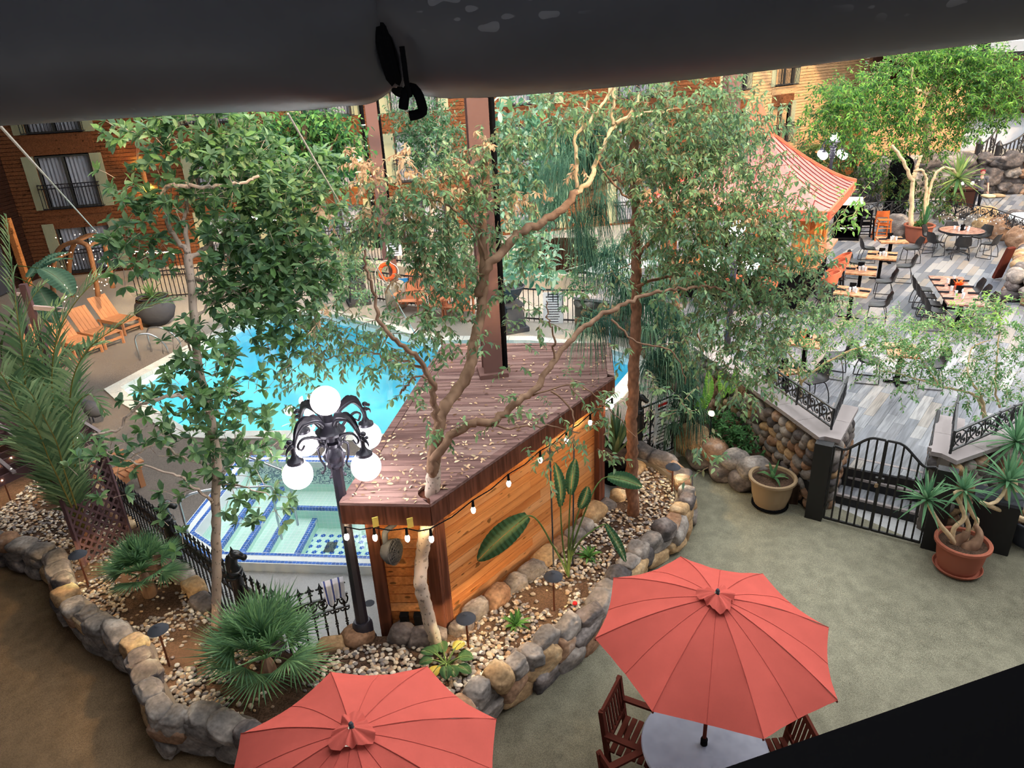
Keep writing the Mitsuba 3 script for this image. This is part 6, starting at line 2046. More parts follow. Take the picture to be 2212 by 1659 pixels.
# weeping needle tree
def needles(t, spots, y, seed, L=(.5, 1.1), cols=((70, 104, 86), (90, 126, 102), (116, 150, 122), (58, 88, 76)), w=.008):
    """bunches of long needles that spring up from a twig end and hang down"""
    r = np.random.default_rng(seed)
    V, F, C = [], [], []
    n = 0
    ts = np.linspace(0, 1, 6)
    i_ = np.arange(5)
    for (u, v, ru, rv, dy, k) in spots:
        for b_ in range(max(2, k // 18)):
            o_ = Y(u + r.normal(0, ru), v + r.normal(0, rv), y + dy + r.normal(0, .35))
            lean = unit(np.r_[r.normal(0, 1, 2), 0])
            cb_ = lin(cols[r.integers(len(cols))]) * r.uniform(.75, 1.25)
            for i in range(26):
                a = o_ + r.normal(0, .035, 3)
                ln_ = r.uniform(*L)
                h = unit(lean * r.uniform(.2, 1.3) + np.r_[r.normal(0, .6, 2), 0])
                pts__ = a + h * (ln_ * .42 * np.sqrt(ts))[:, None] + np.array([0, 0, 1.0]) * (ln_ * (.30 * np.sqrt(ts) - ts ** 1.5))[:, None]
                s = np.array([-h[1], h[0], 0]) * w * (1.1 - .8 * ts)[:, None]
                V.append(np.vstack([pts__ - s, pts__ + s]))
                F.append(np.stack([i_, i_ + 6, i_ + 7, i_ + 1], 1) + n)
                n += 12
                C.append(np.repeat([cb_ * r.uniform(.8, 1.2)], 12, 0))
    part(t, 'needle_strands', M().add(np.vstack(V), np.vstack(F), np.vstack(C)), 'm_frond', True, kind='stuff')


t = thing('weeping_conifer', 'weeping conifer with long hanging needle curtains left of the dining deck', 'tree')
limb(t, [(1512, 985, 12.3), (1500, 900, 12.3), (1480, 780, 12.3), (1462, 680, 12.3), (1450, 560, 12.4), (1440, 420, 12.5), (1430, 300, 12.5)], .10, .04, 'm_bark_red', 'trunk', 10, 40)
for pts_ in ([(1455, 600, 12.4), (1400, 560, 12.0), (1340, 580, 11.8)], [(1450, 700, 12.3), (1420, 650, 12), (1390, 660, 11.8)], [(1465, 640, 12.4), (1520, 600, 12.2), (1560, 640, 12)], [(1470, 740, 12.3), (1500, 720, 12), (1520, 760, 12)], [(1440, 420, 12.5), (1380, 380, 12.6), (1300, 400, 12.8), (1240, 440, 12.8)], [(1435, 350, 12.5), (1350, 290, 12.8), (1260, 260, 13), (1210, 300, 13)]):
    limb(t, pts_, .03, .01, 'm_bark_red')
needles(t, [(1400, 640, 26, 22, 0, 240), (1440, 700, 24, 30, 0, 240), (1470, 770, 24, 30, 0, 240), (1420, 780, 20, 34, 0, 180), (1490, 860, 18, 28, 0, 150), (1445, 880, 20, 30, 0, 150), (1330, 590, 18, 14, -.2, 110), (1300, 690, 14, 14, -1.5, 80), (1355, 620, 18, 18, 0, 120), (1520, 700, 18, 26, -.1, 120), (1400, 520, 26, 22, .1, 130), (1270, 690, 12, 10, -1.8, 70)], 12.0, 3, (.5, 1.0))
needles(t, [(1300, 270, 30, 18, 0, 170), (1230, 290, 26, 20, 0, 160), (1260, 350, 26, 20, 0, 150), (1210, 360, 20, 18, 0, 110), (1340, 330, 26, 22, 0, 130), (1190, 420, 18, 18, 0, 70), (1300, 450, 24, 20, 0, 120), (1240, 470, 20, 18, 0, 90), (1550, 270, 30, 16, 0, 110), (1600, 300, 20, 16, 0, 60), (1330, 530, 18, 16, 0, 80), (1260, 560, 20, 18, 0, 80)], 12.9, 4, (.7, 1.4))


# low ficus over the deck wall on the right
t = thing('low_ficus', 'low spreading small-leaved ficus hanging over the dining deck on the right', 'tree')
bl = [P(1728, 850, CAPZ), P(2128, 905, CAPZ), P(2160, 870, CAPZ)]
for pts_, a, b in (([(2125, 915, 11.2), (2120, 880, 11.2), (2100, 850, 11.3), (2030, 835, 11.5), (1970, 815, 11.6), (1900, 800, 11.8)], .03, .008), ([(2128, 900, 11.2), (2120, 860, 11.2), (2090, 800, 11.4), (2100, 750, 11.6)], .03, .01), ([(2160, 880, 11.3), (2150, 830, 11.4), (2155, 760, 11.6), (2162, 690, 11.8)], .02, .008), ([(2030, 835, 11.5), (2000, 790, 11.7), (1960, 740, 12)], .016, .006), ([(2165, 690, 11.8), (2150, 670, 11.8)], .01, .005), ([(2100, 752, 11.6), (2110, 745, 11.6), (2140, 735, 11.6)], .014, .006),
                   ([(1728, 860, 12.2), (1728, 820, 12.1), (1722, 795, 12.1), (1690, 750, 12.0)], .03, .01), ([(1728, 830, 12.1), (1760, 800, 12.0), (1830, 760, 11.9), (1900, 740, 11.9)], .024, .008), ([(1722, 800, 12.1), (1690, 800, 12), (1650, 780, 12)], .018, .006)):
    limb(t, pts_, a, b, 'm_bark_tan', jit=.006)
LB = [(1700, 700, 40, 12.2, 34), (1760, 690, 40, 12.2, 36), (1820, 670, 30, 12.2, 22), (1840, 700, 36, 12.1, 34), (1780, 730, 44, 12.0, 44), (1840, 740, 44, 12.0, 46), (1900, 720, 46, 12.0, 54), (1960, 720, 48, 12.0, 60), (2020, 730, 40, 11.9, 44), (1920, 770, 44, 11.8, 46), (1980, 775, 44, 11.7, 46), (2040, 780, 36, 11.7, 28), (1870, 780, 40, 11.8, 30), (1720, 760, 44, 12.0, 40), (1660, 740, 44, 12.1, 44), (1640, 790, 40, 12, 30), (1700, 810, 36, 12, 20), (1940, 820, 36, 11.6, 22), (2000, 820, 34, 11.5, 20), (2070, 830, 34, 11.4, 20), (2090, 690, 36, 11.8, 30), (2060, 700, 34, 11.9, 26), (2130, 680, 40, 11.8, 34), (2180, 680, 40, 11.8, 34), (2150, 730, 30, 11.7, 18), (2190, 740, 36, 11.6, 26), (2130, 790, 40, 11.5, 28), (2180, 800, 44, 11.4, 36), (2160, 850, 40, 11.3, 30), (2110, 840, 34, 11.3, 18), (2200, 860, 36, 11.2, 24), (2090, 880, 26, 11.2, 10), (1790, 790, 30, 12, 14), (1960, 850, 20, 11.5, 6)]
foliage(t, LB, .075, FICUS, LIGHTG + [(96, 136, 88)], nl=10, droop=.3, seed=17, ind=120, L=.24, twig='m_bark_tan', dens=.8)
foliage(t, [(2010, 720, 40, 11.9, 16), (2090, 680, 34, 11.8, 14), (2150, 660, 30, 11.8, 10)], .08, FICUS, [(160, 200, 110), (146, 190, 100)], nl=9, droop=.3, seed=18, L=.22, twig=None, name='new_leaves')
# sprig of bright leaves in front of the pavilion
t = thing('ficus_sprig', 'bright drooping leaf sprig in front of the coral roof corner', 'branch')
limb(t, [(1740, 560, 9.8), (1790, 500, 9.7), (1830, 445, 9.6), (1870, 425, 9.6)], .008, .003, 'm_bark_tan')
foliage(t, [(1830, 440, 18, 9.6, 5), (1865, 425, 16, 9.6, 4), (1840, 475, 16, 9.6, 5), (1800, 480, 20, 9.7, 5)], .085, FICUS, [(120, 170, 90), (150, 196, 110)], nl=7, droop=.35, seed=19, L=.24, twig='m_bark_tan')

# trees at the back
def back_tree(label, trunk, limbs, blobs, lsize, cols, seed, matn='m_bark_brown', tpl=FICUS, r0=.12, nl=10, droop=.5, dens=1.0, L=.5, ind=0):
    t = thing('atrium_tree', label, 'tree')
    limb(t, trunk, r0, r0 * .55, matn, 'trunk', 10, jit=.02)
    for q in limbs:
        limb(t, q, r0 * .5, r0 * .18, matn, jit=.02)
    foliage(t, blobs, lsize, tpl, cols, nl=nl, droop=droop, seed=seed, L=L, twig=matn, dens=dens, ind=ind)


back_tree('broad ficus tree with a slim pale trunk at the top right of the hall', [(1998, 350, 29), (2004, 280, 29), (2012, 205, 29), (2034, 172, 29), (2058, 146, 29), (2078, 130, 29)],
          [[(2012, 205, 29), (1985, 196, 28.5), (1972, 185, 28), (1972, 145, 28)], [(2000, 250, 29), (1990, 265, 29), (1970, 290, 29)]],
          [(u, v, r_, y, n * 1.25) for u, v, r_, y, n in [(1790, 215, 40, 27, 60), (1830, 240, 44, 27, 80), (1770, 265, 30, 27, 34), (1850, 195, 40, 27.5, 70), (1840, 290, 36, 27, 40), (1895, 240, 50, 28, 90), (1880, 305, 36, 28, 40), (1920, 180, 46, 28, 80), (1955, 140, 46, 28.5, 90), (2000, 120, 46, 29, 90), (2045, 130, 46, 29, 90), (2085, 150, 46, 29, 90), (2060, 210, 54, 29, 110), (2105, 225, 46, 29, 80), (2140, 170, 46, 29, 90), (2185, 165, 40, 29, 70), (2195, 215, 34, 29, 50), (2160, 230, 36, 29, 50), (2080, 275, 34, 29, 40), (2035, 300, 34, 28.5, 40), (1975, 250, 42, 28.5, 60), (1940, 265, 40, 28.5, 50), (1960, 310, 36, 28.5, 36), (1905, 345, 30, 28, 22), (2095, 120, 40, 29, 60), (2150, 130, 34, 29, 44), (1930, 225, 36, 28, 40), (2010, 180, 40, 29, 50)]],
          .16, [(92, 140, 72), (120, 170, 80), (76, 118, 72), (140, 190, 90), (70, 104, 64)], 41, 'm_bark_tan', r0=.16)
back_tree('small dense tree before the far wall windows, just under the dark roll', [(905, 640, 24), (925, 340, 24), (910, 280, 24), (900, 235, 24)], [[(925, 340, 24), (945, 300, 24), (950, 250, 24)]],
          [(880, 250, 34, 24, 60), (920, 240, 36, 24, 70), (960, 260, 30, 24, 50), (900, 300, 36, 24, 70), (945, 310, 36, 24, 60), (970, 330, 26, 24, 34), (920, 350, 30, 24, 40), (890, 330, 24, 24, 26)], .14, [(70, 112, 76), (92, 132, 96), (120, 156, 130)], 43, 'm_bark_pale', r0=.12)
back_tree('dark broad-leaved tree behind the left canopy at the top', [(640, 560, 16), (640, 460, 16), (650, 360, 16), (660, 270, 16)], [[(640, 460, 16), (600, 380, 16), (570, 300, 16)], [(645, 420, 16), (700, 350, 16), (730, 290, 16)]],
          [(560, 300, 44, 16, 70), (610, 290, 44, 16, 70), (660, 280, 44, 16.3, 80), (710, 300, 44, 16.5, 80), (740, 330, 30, 16.5, 34), (690, 350, 44, 16.3, 70), (630, 350, 44, 16, 70), (560, 360, 40, 16, 44), (610, 420, 36, 16, 36), (740, 280, 26, 16.5, 26)], .15, [(74, 122, 70), (96, 146, 84), (60, 96, 70), (130, 176, 100)], 44, r0=.1, droop=.6)
back_tree('rubber tree with large glossy leaves behind the brown column', [(1150, 610, 17), (1145, 520, 17), (1150, 420, 17), (1140, 300, 17)], [[(1148, 470, 17), (1110, 380, 17), (1090, 300, 17)], [(1145, 500, 17), (1190, 440, 17), (1200, 360, 17)]],
          [(1100, 260, 40, 17, 24), (1150, 260, 40, 17, 26), (1120, 320, 40, 17, 26), (1180, 330, 36, 17, 20), (1090, 380, 36, 17, 18), (1150, 390, 40, 17, 24), (1200, 420, 30, 17, 14), (1120, 450, 40, 17, 20), (1170, 480, 36, 17, 20), (1150, 540, 40, 17, 22), (1190, 560, 30, 17, 12), (1110, 560, 26, 17, 8), (1160, 590, 24, 16.5, 8), (1220, 300, 30, 17, 12)], .24, [(120, 166, 138), (150, 190, 164), (100, 144, 118), (186, 214, 192)], 45, 'm_bark_tan', BROAD, .07, nl=8, droop=.2, ind=60)
for (u, v, h_, lb) in ((1180, 640, 110, 'pale trunk left of the white folded canopy'),):
    pass
back_tree('bush of mixed shrubs behind the adirondack chairs', [(1010, 640, 20), (1010, 590, 20), (1020, 540, 20)], [[(1010, 590, 20), (980, 550, 20), (960, 520, 20)]],
          [(760, 560, 40, 21, 50), (720, 600, 34, 21, 34), (790, 620, 30, 20.5, 26), (960, 560, 40, 20.5, 50), (1010, 560, 40, 20.5, 50), (1060, 590, 30, 20, 26), (1000, 500, 40, 21, 44), (940, 600, 26, 20.4, 18), (690, 560, 40, 22, 44), (1230, 600, 30, 18, 26), (1280, 560, 30, 18, 26)], .13, GREENS, 46, r0=.06)
back_tree('dark shrubbery under the far lamp beyond the coral roof', [(1760, 400, 30), (1765, 370, 30), (1770, 340, 30)], [[(1765, 370, 30), (1800, 350, 30)]],
          [(1740, 350, 30, 30, 40), (1790, 340, 34, 30, 50), (1840, 340, 34, 30, 50), (1880, 370, 30, 30, 34), (1930, 390, 30, 29, 34), (1990, 400, 26, 28, 26), (2040, 415, 30, 28, 34), (1760, 320, 26, 31, 26), (2000, 440, 26, 27, 24)], .17, [(64, 92, 56), (96, 110, 60), (76, 108, 70)], 47, r0=.08, droop=.6)


# ---------------------------------------------- palms
def frond(t, pts3, L, n, cols, w=.016, seed=1, droop=.5, name='frond'):
    """feather frond along a rachis"""
    r = np.random.default_rng(seed)
    e = spline(np.array(pts3), 40)
    m = M().tube(e, np.linspace(.016, .004, 40), 5, col=lin(176, 160, 92))
    tg = np.gradient(e, axis=0)
    tg /= np.linalg.norm(tg, axis=1, keepdims=True)
    for i in range(n):
        f = .16 + .84 * i / (n - 1)
        k = f * 39
        p = e[int(k)] + (e[min(39, int(k) + 1)] - e[int(k)]) * (k % 1)
        d = tg[int(k)]
        s = np.cross(d, [0, 0, 1.0])
        s /= np.linalg.norm(s) + 1e-9
        up = np.cross(s, d)
        ll = L * (math.sin(math.pi * min(1, .12 + .88 * f)) ** .5 * .85 + .15) * r.uniform(.85, 1.1)
        for sgn_ in (-1, 1):
            dirn_ = unit(s * sgn_ * .62 + d * (.75 + .25 * f) + up * .25 + r.normal(0, .07, 3))
            q1 = p + dirn_ * ll * .5
            q2 = p + dirn_ * ll - np.array([0, 0, droop * ll * .35])
            wd = np.cross(dirn_, up)
            wd = unit(wd) * w
            c = lin(cols[r.integers(len(cols))]) * r.uniform(.8, 1.2)
            m.add(np.array([p - wd * .5, p + wd * .5, q1 - wd, q1 + wd, q2]), np.array([[0, 1, 3], [0, 3, 2], [2, 3, 4]]), c)
    return part(t, name, m, 'm_frond', False)


PALMC = [(116, 146, 104), (138, 164, 120), (98, 128, 92), (158, 180, 132)]
t = thing('date_palm', 'large feathery palm sprawling over the pergola at the left edge', 'palm')
pb = P(190, 1180, .3)
part(t, 'trunk', M().lathe([(.13, -.02), (.15, .1), (.13, .3), (.11, .45), (.06, .62), (0, .65)], pb, 14), 'm_bark_red', 30)
fr = [([(185, 1150, 9.5), (120, 900, 9.2), (122, 735, 9.0), (162, 654, 9.1), (230, 590, 9.4), (282, 566, 9.6)], .42, 60), ([(188, 1150, 9.5), (150, 890, 9.0), (192, 752, 8.7), (253, 707, 8.7), (339, 656, 8.9), (385, 648, 9.0)], .40, 60), ([(180, 1150, 9.5), (70, 900, 9.0), (40, 700, 8.8), (26, 580, 8.9), (14, 470, 9.0)], .34, 56), ([(180, 1150, 9.5), (60, 940, 8.7), (10, 820, 8.4), (-50, 740, 8.3)], .42, 46), ([(178, 1150, 9.5), (90, 960, 9.6), (70, 800, 9.9), (100, 690, 10.2), (150, 640, 10.5)], .36, 46),
      ([(180, 1150, 9.5), (110, 1000, 8.6), (60, 900, 8.2), (-10, 860, 8.0)], .40, 44), ([(184, 1150, 9.5), (140, 1020, 8.8), (110, 930, 8.4), (60, 840, 8.2), (20, 820, 8.1)], .38, 44), ([(190, 1150, 9.5), (160, 980, 9.0), (160, 880, 8.8), (196, 852, 8.7), (226, 892, 8.6)], .26, 40), ([(180, 1150, 9.5), (100, 1010, 9.3), (50, 960, 9.4), (0, 960, 9.5)], .34, 40), ([(186, 1150, 9.5), (130, 960, 9.2), (96, 840, 9.1), (96, 740, 9.2), (130, 700, 9.4)], .34, 46), ([(182, 1150, 9.5), (90, 930, 9.1), (50, 780, 9.0), (60, 660, 9.1), (100, 610, 9.3)], .34, 46), ([(184, 1150, 9.5), (100, 860, 9.8), (150, 760, 10.2), (230, 740, 10.6)], .36, 46)]
for i, (q, L, n) in enumerate(fr):
    frond(t, [Y(*x) for x in q], L * 1.55, int(n * 1.3), PALMC, .018, 50 + i)

# banana leaves behind the palm
def paddle(t, base, tip, w, cols, name='leaf', bend=.12, fold=.25, ribs=True, stem=None, seed=0, up=(0, 0, 1)):
    base, tip = np.asarray(base, float), np.asarray(tip, float)
    r = np.random.default_rng(seed)
    d = tip - base
    L = np.linalg.norm(d)
    dd = d / L
    s = np.cross(dd, up)
    s = unit(s)
    u = np.cross(s, dd)
    n = 26
    m = M()
    ts = np.linspace(0, 1, n)
    mid = base + d * ts[:, None] + u * (np.sin(math.pi * ts) * bend * L)[:, None]
    wd = w * np.sin(math.pi * np.clip(.06 + .94 * ts, 0, 1)) ** .62
    c0 = lin(cols[0])
    rowsC = []
    for sgn_ in (-1, 1):
        inn = mid + s * .004 * sgn_
        half = mid + s * sgn_ * (wd * .5)[:, None] + u * (wd * fold * .6)[:, None] + u * (np.where(np.arange(n) % 2 == 0, .006, -.006) * ribs)[:, None]
        outr = mid + s * sgn_ * wd[:, None] + u * (wd * fold * .35)[:, None] + u * (np.where(np.arange(n) % 2 == 0, .012, -.008) * ribs)[:, None]
        V = np.vstack([inn, half, outr])
        C = np.vstack([np.repeat([lin(cols[1])], n, 0), np.array([lin(cols[0]) * (1 + .18 * ((i % 2) - .5)) for i in range(n)]), np.repeat([lin(cols[0]) * .95], n, 0)])
        i = np.arange(n - 1)
        F = np.vstack([np.stack([i + a * n, i + 1 + a * n, i + 1 + (a + 1) * n, i + (a + 1) * n], 1) for a in (0, 1)])
        m.add(V, F, C)
    k = part(t, name, m, 'm_frond', False)
    if stem is not None:
        part(t, 'stem', M().tube(spline(np.vstack([stem, base, mid[4]]), 20), np.linspace(.018, .008, 20), 6), 'm_stem', True)
    return k


plain('m_stem', (92, 112, 66), .5, .3)
t = thing('banana_plant', 'banana plant with wide ribbed leaves behind the palm at the left', 'plant')
bb_ = P(100, 800, .2)
for i, (b, e, w) in enumerate((((75, 590, 13.0), (150, 545, 13.4), .22), ((90, 580, 12.6), (158, 640, 12.4), .26), ((80, 620, 12.4), (120, 700, 12.2), .22), ((60, 600, 13), (160, 560, 14), .2))):
    paddle(t, Y(*b), Y(*e), w, [(84, 112, 90), (128, 150, 120)], stem=np.array([bb_]), seed=i)

t = thing('bird_of_paradise', 'bird of paradise plant with wide paddle leaves and two stakes before the cedar wall', 'plant')
gb = P(1228, 1246, .3)
yb2 = gb[1]
for i, (b, e, w, st_, up_) in enumerate((((1140, 1114, yb2 - .1), (1031, 1212, yb2 - .35), .17, (1195, 1180, yb2 - .05), (0, -.6, .8)), ((1211, 1093, yb2), (1197, 998, yb2 + .1), .095, None, (.6, -.8, 0)), ((1232, 1068, yb2 + .05), (1243, 990, yb2 + .2), .09, None, (-.3, -1, 0)), ((1312, 1030, yb2 + .3), (1388, 1052, yb2 + .2), .13, (1262, 1110, yb2 + .1), (0, -.5, 1)), ((1252, 1098, yb2 + .05), (1270, 1050, yb2 + .2), .10, None, (.4, -1, .2)), ((1308, 1132, yb2 + .1), (1352, 1215, yb2 - .1), .07, (1262, 1160, yb2), (0, -.5, 1)))):
    stem = [gb] + ([Y(*st_)] if st_ else [])
    paddle(t, Y(*b), Y(*e), w, [(58, 92, 66), (130, 160, 110)], stem=np.array(stem), seed=i, up=up_, bend=.08)
for ut, vt, ub, vb in ((1187, 950, 1196, 1225), (1240, 950, 1237, 1218)):
    k = thing('plant_stake', 'thin dark stake left of the bird of paradise leaves' if ut < 1200 else 'thin dark stake through the bird of paradise leaves', 'stake')
    p = P(ub, vb, .3)
    part(k, 'rod', M().tube([p - [0, 0, .1], Y(ut, vt, p[1])], .012, 6), 'm_charcoal', 30)


def rosette(t, c, n, L, w, cols, seed, name='leaf', el=(.1, 1.3), droop=.5, one_mesh=False, matn='m_frond'):
    """sword leaves from a centre"""
    r = np.random.default_rng(seed)
    c = np.asarray(c, float)
    tot = M()
    for i in range(n):
        a = i * 2.39996 + r.uniform(-.2, .2)
        e = el[0] + (el[1] - el[0]) * (i / max(1, n - 1)) ** .8 + r.uniform(-.1, .1)
        h = np.array([math.cos(a), math.sin(a), 0])
        ts = np.linspace(0, 1, 6)
        LL = L * r.uniform(.8, 1.1)
        p = c + h * (ts * math.cos(e) * LL)[:, None] + np.array([0, 0, 1.0]) * (ts * math.sin(e) * LL - droop * LL * ts ** 2.2 * math.cos(e))[:, None]
        s = np.array([-h[1], h[0], 0]) * w * np.array([.55, .95, 1, .85, .55, .05])[:, None]
        k = np.array([0, 0, 1.0]) * w * .35
        cc = lin(cols[r.integers(len(cols))]) * r.uniform(.8, 1.15)
        m = tot if one_mesh else M()
        m.strip(p - s + k, p, cc).strip(p, p + s + k, cc)
        if not one_mesh:
            part(t, name, m, matn, True)
    if one_mesh:
        part(t, name, tot, matn, True, kind='stuff')


def fan_palm(u, v, label, R, n, seed, H=.35):
    t = thing('fan_palm', label, 'palm')
    b = P(u, v, .3)
    r = np.random.default_rng(seed)
    part(t, 'trunk', M().lathe([(.09, -.05), (.10, .1), (.08, H * .7), (.04, H), (0, H)], b, 10), 'm_bark_brown', 30)
    for i in range(n):
        a = i * 2.39996
        el = -.2 + 1.7 * (i / (n - 1)) ** .75 + r.uniform(-.12, .12)
        d = np.array([math.cos(a) * math.cos(el), math.sin(a) * math.cos(el), math.sin(el)])
        o = b + [0, 0, H]
        tip = o + d * R * r.uniform(.30, .48)
        part(t, 'petiole', M().tube(spline([o, (o + tip) / 2 + [0, 0, .03], tip], 6), .006, 4), 'm_stem')
        s = unit(np.cross(d, [0, 0, 1.0]) + 1e-6)
        up = np.cross(s, d)
        m = M()
        nb = 22
        for j in range(nb):
            f = (j / (nb - 1) - .5) * 2
            al = f * 1.35
            bd = unit(d * math.cos(al) + s * math.sin(al) + up * (.22 - .1 * abs(f)))
            LL = R * r.uniform(.60, .78) * (1 - .25 * abs(f))
            w = np.cross(bd, up)
            w = unit(w) * .013
            q1 = tip + bd * LL * .5 
            q2 = tip + bd * LL - np.array([0, 0, LL * .10])
            cc = lin([(112, 150, 106), (132, 170, 118), (94, 130, 96)][r.integers(3)]) * r.uniform(.85, 1.2)
            m.add(np.array([tip - w * .3, tip + w * .3, q1 - w, q1 + w, q1 + up * .006, q2]), np.array([[0, 4, 2], [0, 1, 4], [1, 3, 4], [2, 4, 5], [4, 3, 5]]), cc)
        part(t, 'fan_leaf', m, 'm_frond', False)


fan_palm(588, 1475, 'large green fan palm in the planter nearest the left umbrella', .88, 30, 3, .42)
fan_palm(325, 1285, 'smaller fan palm in the planter left of the pale trunk', .66, 22, 4, .40)
t = thing('lily_plant', 'small glossy rosette plant in the pebbles beside the path lights', 'plant')
rosette(t, P(1115, 1352, .3), 26, .26, .022, [(84, 132, 74), (110, 160, 88), (64, 104, 60)], 3, el=(.15, 1.3), droop=.45)
t = thing('lily_plant', 'small green rosette plant at the foot of the bird of paradise', 'plant')
rosette(t, P(1272, 1205, .3), 24, .27, .022, [(90, 140, 78), (116, 166, 92), (70, 110, 64)], 4, el=(.15, 1.2), droop=.5)
t = thing('philodendron', 'dark broad-leaved plant at the hut corner above the left umbrella', 'plant')
r = np.random.default_rng(6)
pb = P(965, 1440, .3)
for i in range(11):
    a = i * 2.4
    d = np.array([math.cos(a), math.sin(a), r.uniform(.5, 1.1)])
    b0 = pb + d * .16
    paddle(t, b0, b0 + unit(d * [1, 1, -.1]) * r.uniform(.16, .22), .075, [(62, 92, 62), (96, 120, 80)] if i not in (3, 7) else [(190, 170, 80), (200, 180, 100)], stem=np.array([pb]), seed=i, ribs=False)


def pot(name, p, R, H, matn, label, soil='m_soil', saucer=None, taper=.72, rim=.06):
    t = thing(name, label, 'plant pot')
    part(t, 'body', M().lathe([(0, .0), (R * taper, .0), (R * (taper + .16), H * .4), (R * .96, H - rim), (R * 1.0, H - rim), (R * 1.08, H - rim * .8), (R * 1.08, H - .01), (R * 1.03, H), (R * .93, H - .01), (R * .9, H - .07), (0, H - .07)], p, 36), matn, 35)
    part(t, 'soil', M().lathe([(0, H - .055), (R * .92, H - .06), (R * .92, H - .1)], p, 24), soil)
    if saucer:
        part(t, 'saucer', M().lathe([(0, .0), (R * saucer, .0), (R * (saucer + .1), .05), (R * (saucer + .06), .05), (R * saucer * .97, .02), (0, .02)], p, 36), matn, 35)
    return t


# tan pot left of the gate
p = P(1666, 1086, 0) + [-.05, -.06, 0]
pot('plant_pot', p + [0, 0, .05], .36, .52, 'm_pot_tan', 'large tan plastic pot with a sparse young plant beside the river-stone wall', saucer=None)
cst = M()
for i in range(5):
    a = i * 1.257
    cst.ico(p + [.2 * math.cos(a), .2 * math.sin(a), .025], (.04, .04, .03), 1)
one('pot_trolley', cst.lathe([(0, .03), (.30, .03), (.30, .06), (0, .06)], p, 24), 'm_black', 'black wheeled base under the tan pot', 'plant trolley')
t = thing('young_plant', 'sparse young plant with drooping leaves in the tan pot', 'plant')
rosette(t, p + [0, 0, .52], 9, .40, .028, [(84, 124, 84), (104, 146, 96)], 8, el=(.4, 1.3), droop=.75)
# terracotta pot with branching yucca
p = P(2066, 1228, 0)
pot('plant_pot', p + [0, 0, .02], .34, .48, 'm_terracotta', 'terracotta pot with a branching yucca at the right of the gate', saucer=.86)
t = thing('yucca', 'yucca with swollen bent trunks and three leaf heads in the terracotta pot', 'plant')
yy = p[1]
o = p + [0, 0, .44]
part(t, 'caudex', M().tube(spline([o + [.0, -.05, -.06], o + [.1, -.1, .06], o + [.16, -.06, .2], o + [.12, .02, .3]], 12), [.10, .11, .10, .09, .08, .07, .06, .055, .05, .045, .04, .035], 10), 'm_bark_brown', True)
part(t, 'caudex', M().tube(spline([o + [-.1, .03, -.06], o + [-.05, .02, .06], o + [0, .0, .14], o + [.02, .02, .2]], 10), np.linspace(.09, .05, 10), 10), 'm_bark_brown', True)
hA, hB, hC, hD = Y(2002, 1080, yy + .05), Y(2082, 1060, yy + .1), Y(2178, 1040, yy + .35), Y(2196, 955, yy + .9)
for pts_ in ([o + [-.12, 0, 0], o + [-.18, 0, .1], (o + hA) / 2 + [-.06, 0, -.04], hA], [o + [-.13, .02, 0], o + [-.17, .02, .25], o + [-.05, .03, .42], hB + [-.12, 0, -.02], hB], [o + [.05, .03, .0], o + [.06, .04, .2], hB - [.02, 0, .12], hB], [o + [.12, .02, .2], o + [.16, .05, .35], o + [.1, .05, .42], hB + [.02, 0, 0]]):
    part(t, 'trunk', M().tube(spline(pts_, 16), np.linspace(.036, .026, 16), 8), 'm_bark_tan', True)
YC = [(100, 142, 104), (80, 120, 88), (124, 164, 122)]
for i, (h, n, L) in enumerate(((hA, 44, .46), (hB, 40, .42))):
    rosette(t, h, n, L, .02, YC, 20 + i, el=(-.7, 1.45), droop=.25)
# second yucca against the wall
p2 = P(2190, 1185, 0) + [.30, .12, 0]
pot('plant_pot', p2, .3, .42, 'm_charcoal', 'dark pot at the right edge holding the tall yucca')
t = thing('yucca', 'tall yucca with long arching leaves at the right edge of the picture', 'plant')
for h, n, L in ((hC, 46, .52), (hD, 50, .62)):
    part(t, 'trunk', M().tube(spline([p2 + [0, 0, .36], (p2 + h) / 2 + [-.1, 0, .0], h], 14), np.linspace(.04, .028, 14), 8), 'm_bark_tan', True)
    rosette(t, h, n, L, .022, YC, int(n * 3), el=(-.8, 1.45), droop=.25)
part(t, 'trunk', M().tube(spline([p2 + [0, 0, .36], Y(2120, 1085, yy + .2), Y(2135, 1090, yy + .2), hC], 14), np.linspace(.035, .026, 14), 8), 'm_bark_tan', True)
# pot with the arching trunks on the deck
p = P(1980, 522, DECK_Z)
yy = p[1]
pot('plant_pot', p, .47, .62, 'm_terracotta', 'big terracotta pot with bare arching trunks on the dining deck', saucer=.7)
t = thing('bare_trunk_tree', 'potted tree with bare arching cream trunks and one leaf head', 'tree')
def c4(*q):
    return [(1652 + x / 3.95, 90 + y / 3.95, yy) for x, y in q]
for q, a, b in ((c4((1245, 1575), (1255, 1350), (1262, 1190), (1240, 1150), (1180, 1020), (1085, 885)), .085, .05), (c4((1258, 1190), (1285, 1120), (1310, 1040), (1335, 970)), .07, .045), (c4((1345, 1560), (1365, 1400), (1380, 1250), (1372, 1140), (1320, 1092), (1262, 1130)), .06, .04), (c4((1370, 1545), (1390, 1340), (1420, 1220), (1465, 1120), (1530, 1075), (1600, 1088), (1645, 1150)), .06, .04)):
    limb(t, q, a, b, 'm_bark_tan', 'trunk', 9, 30, .01)
h = Y(1652 + 1650 / 3.95, 90 + 1165 / 3.95, yy)
rosette(t, h, 40, .95, .05, [(120, 150, 90), (150, 170, 100), (90, 126, 80)], 33, el=(-1.1, 1.45), droop=.1)
t = thing('pot_greenery', 'low green leaves filling the big terracotta pot', 'plant')
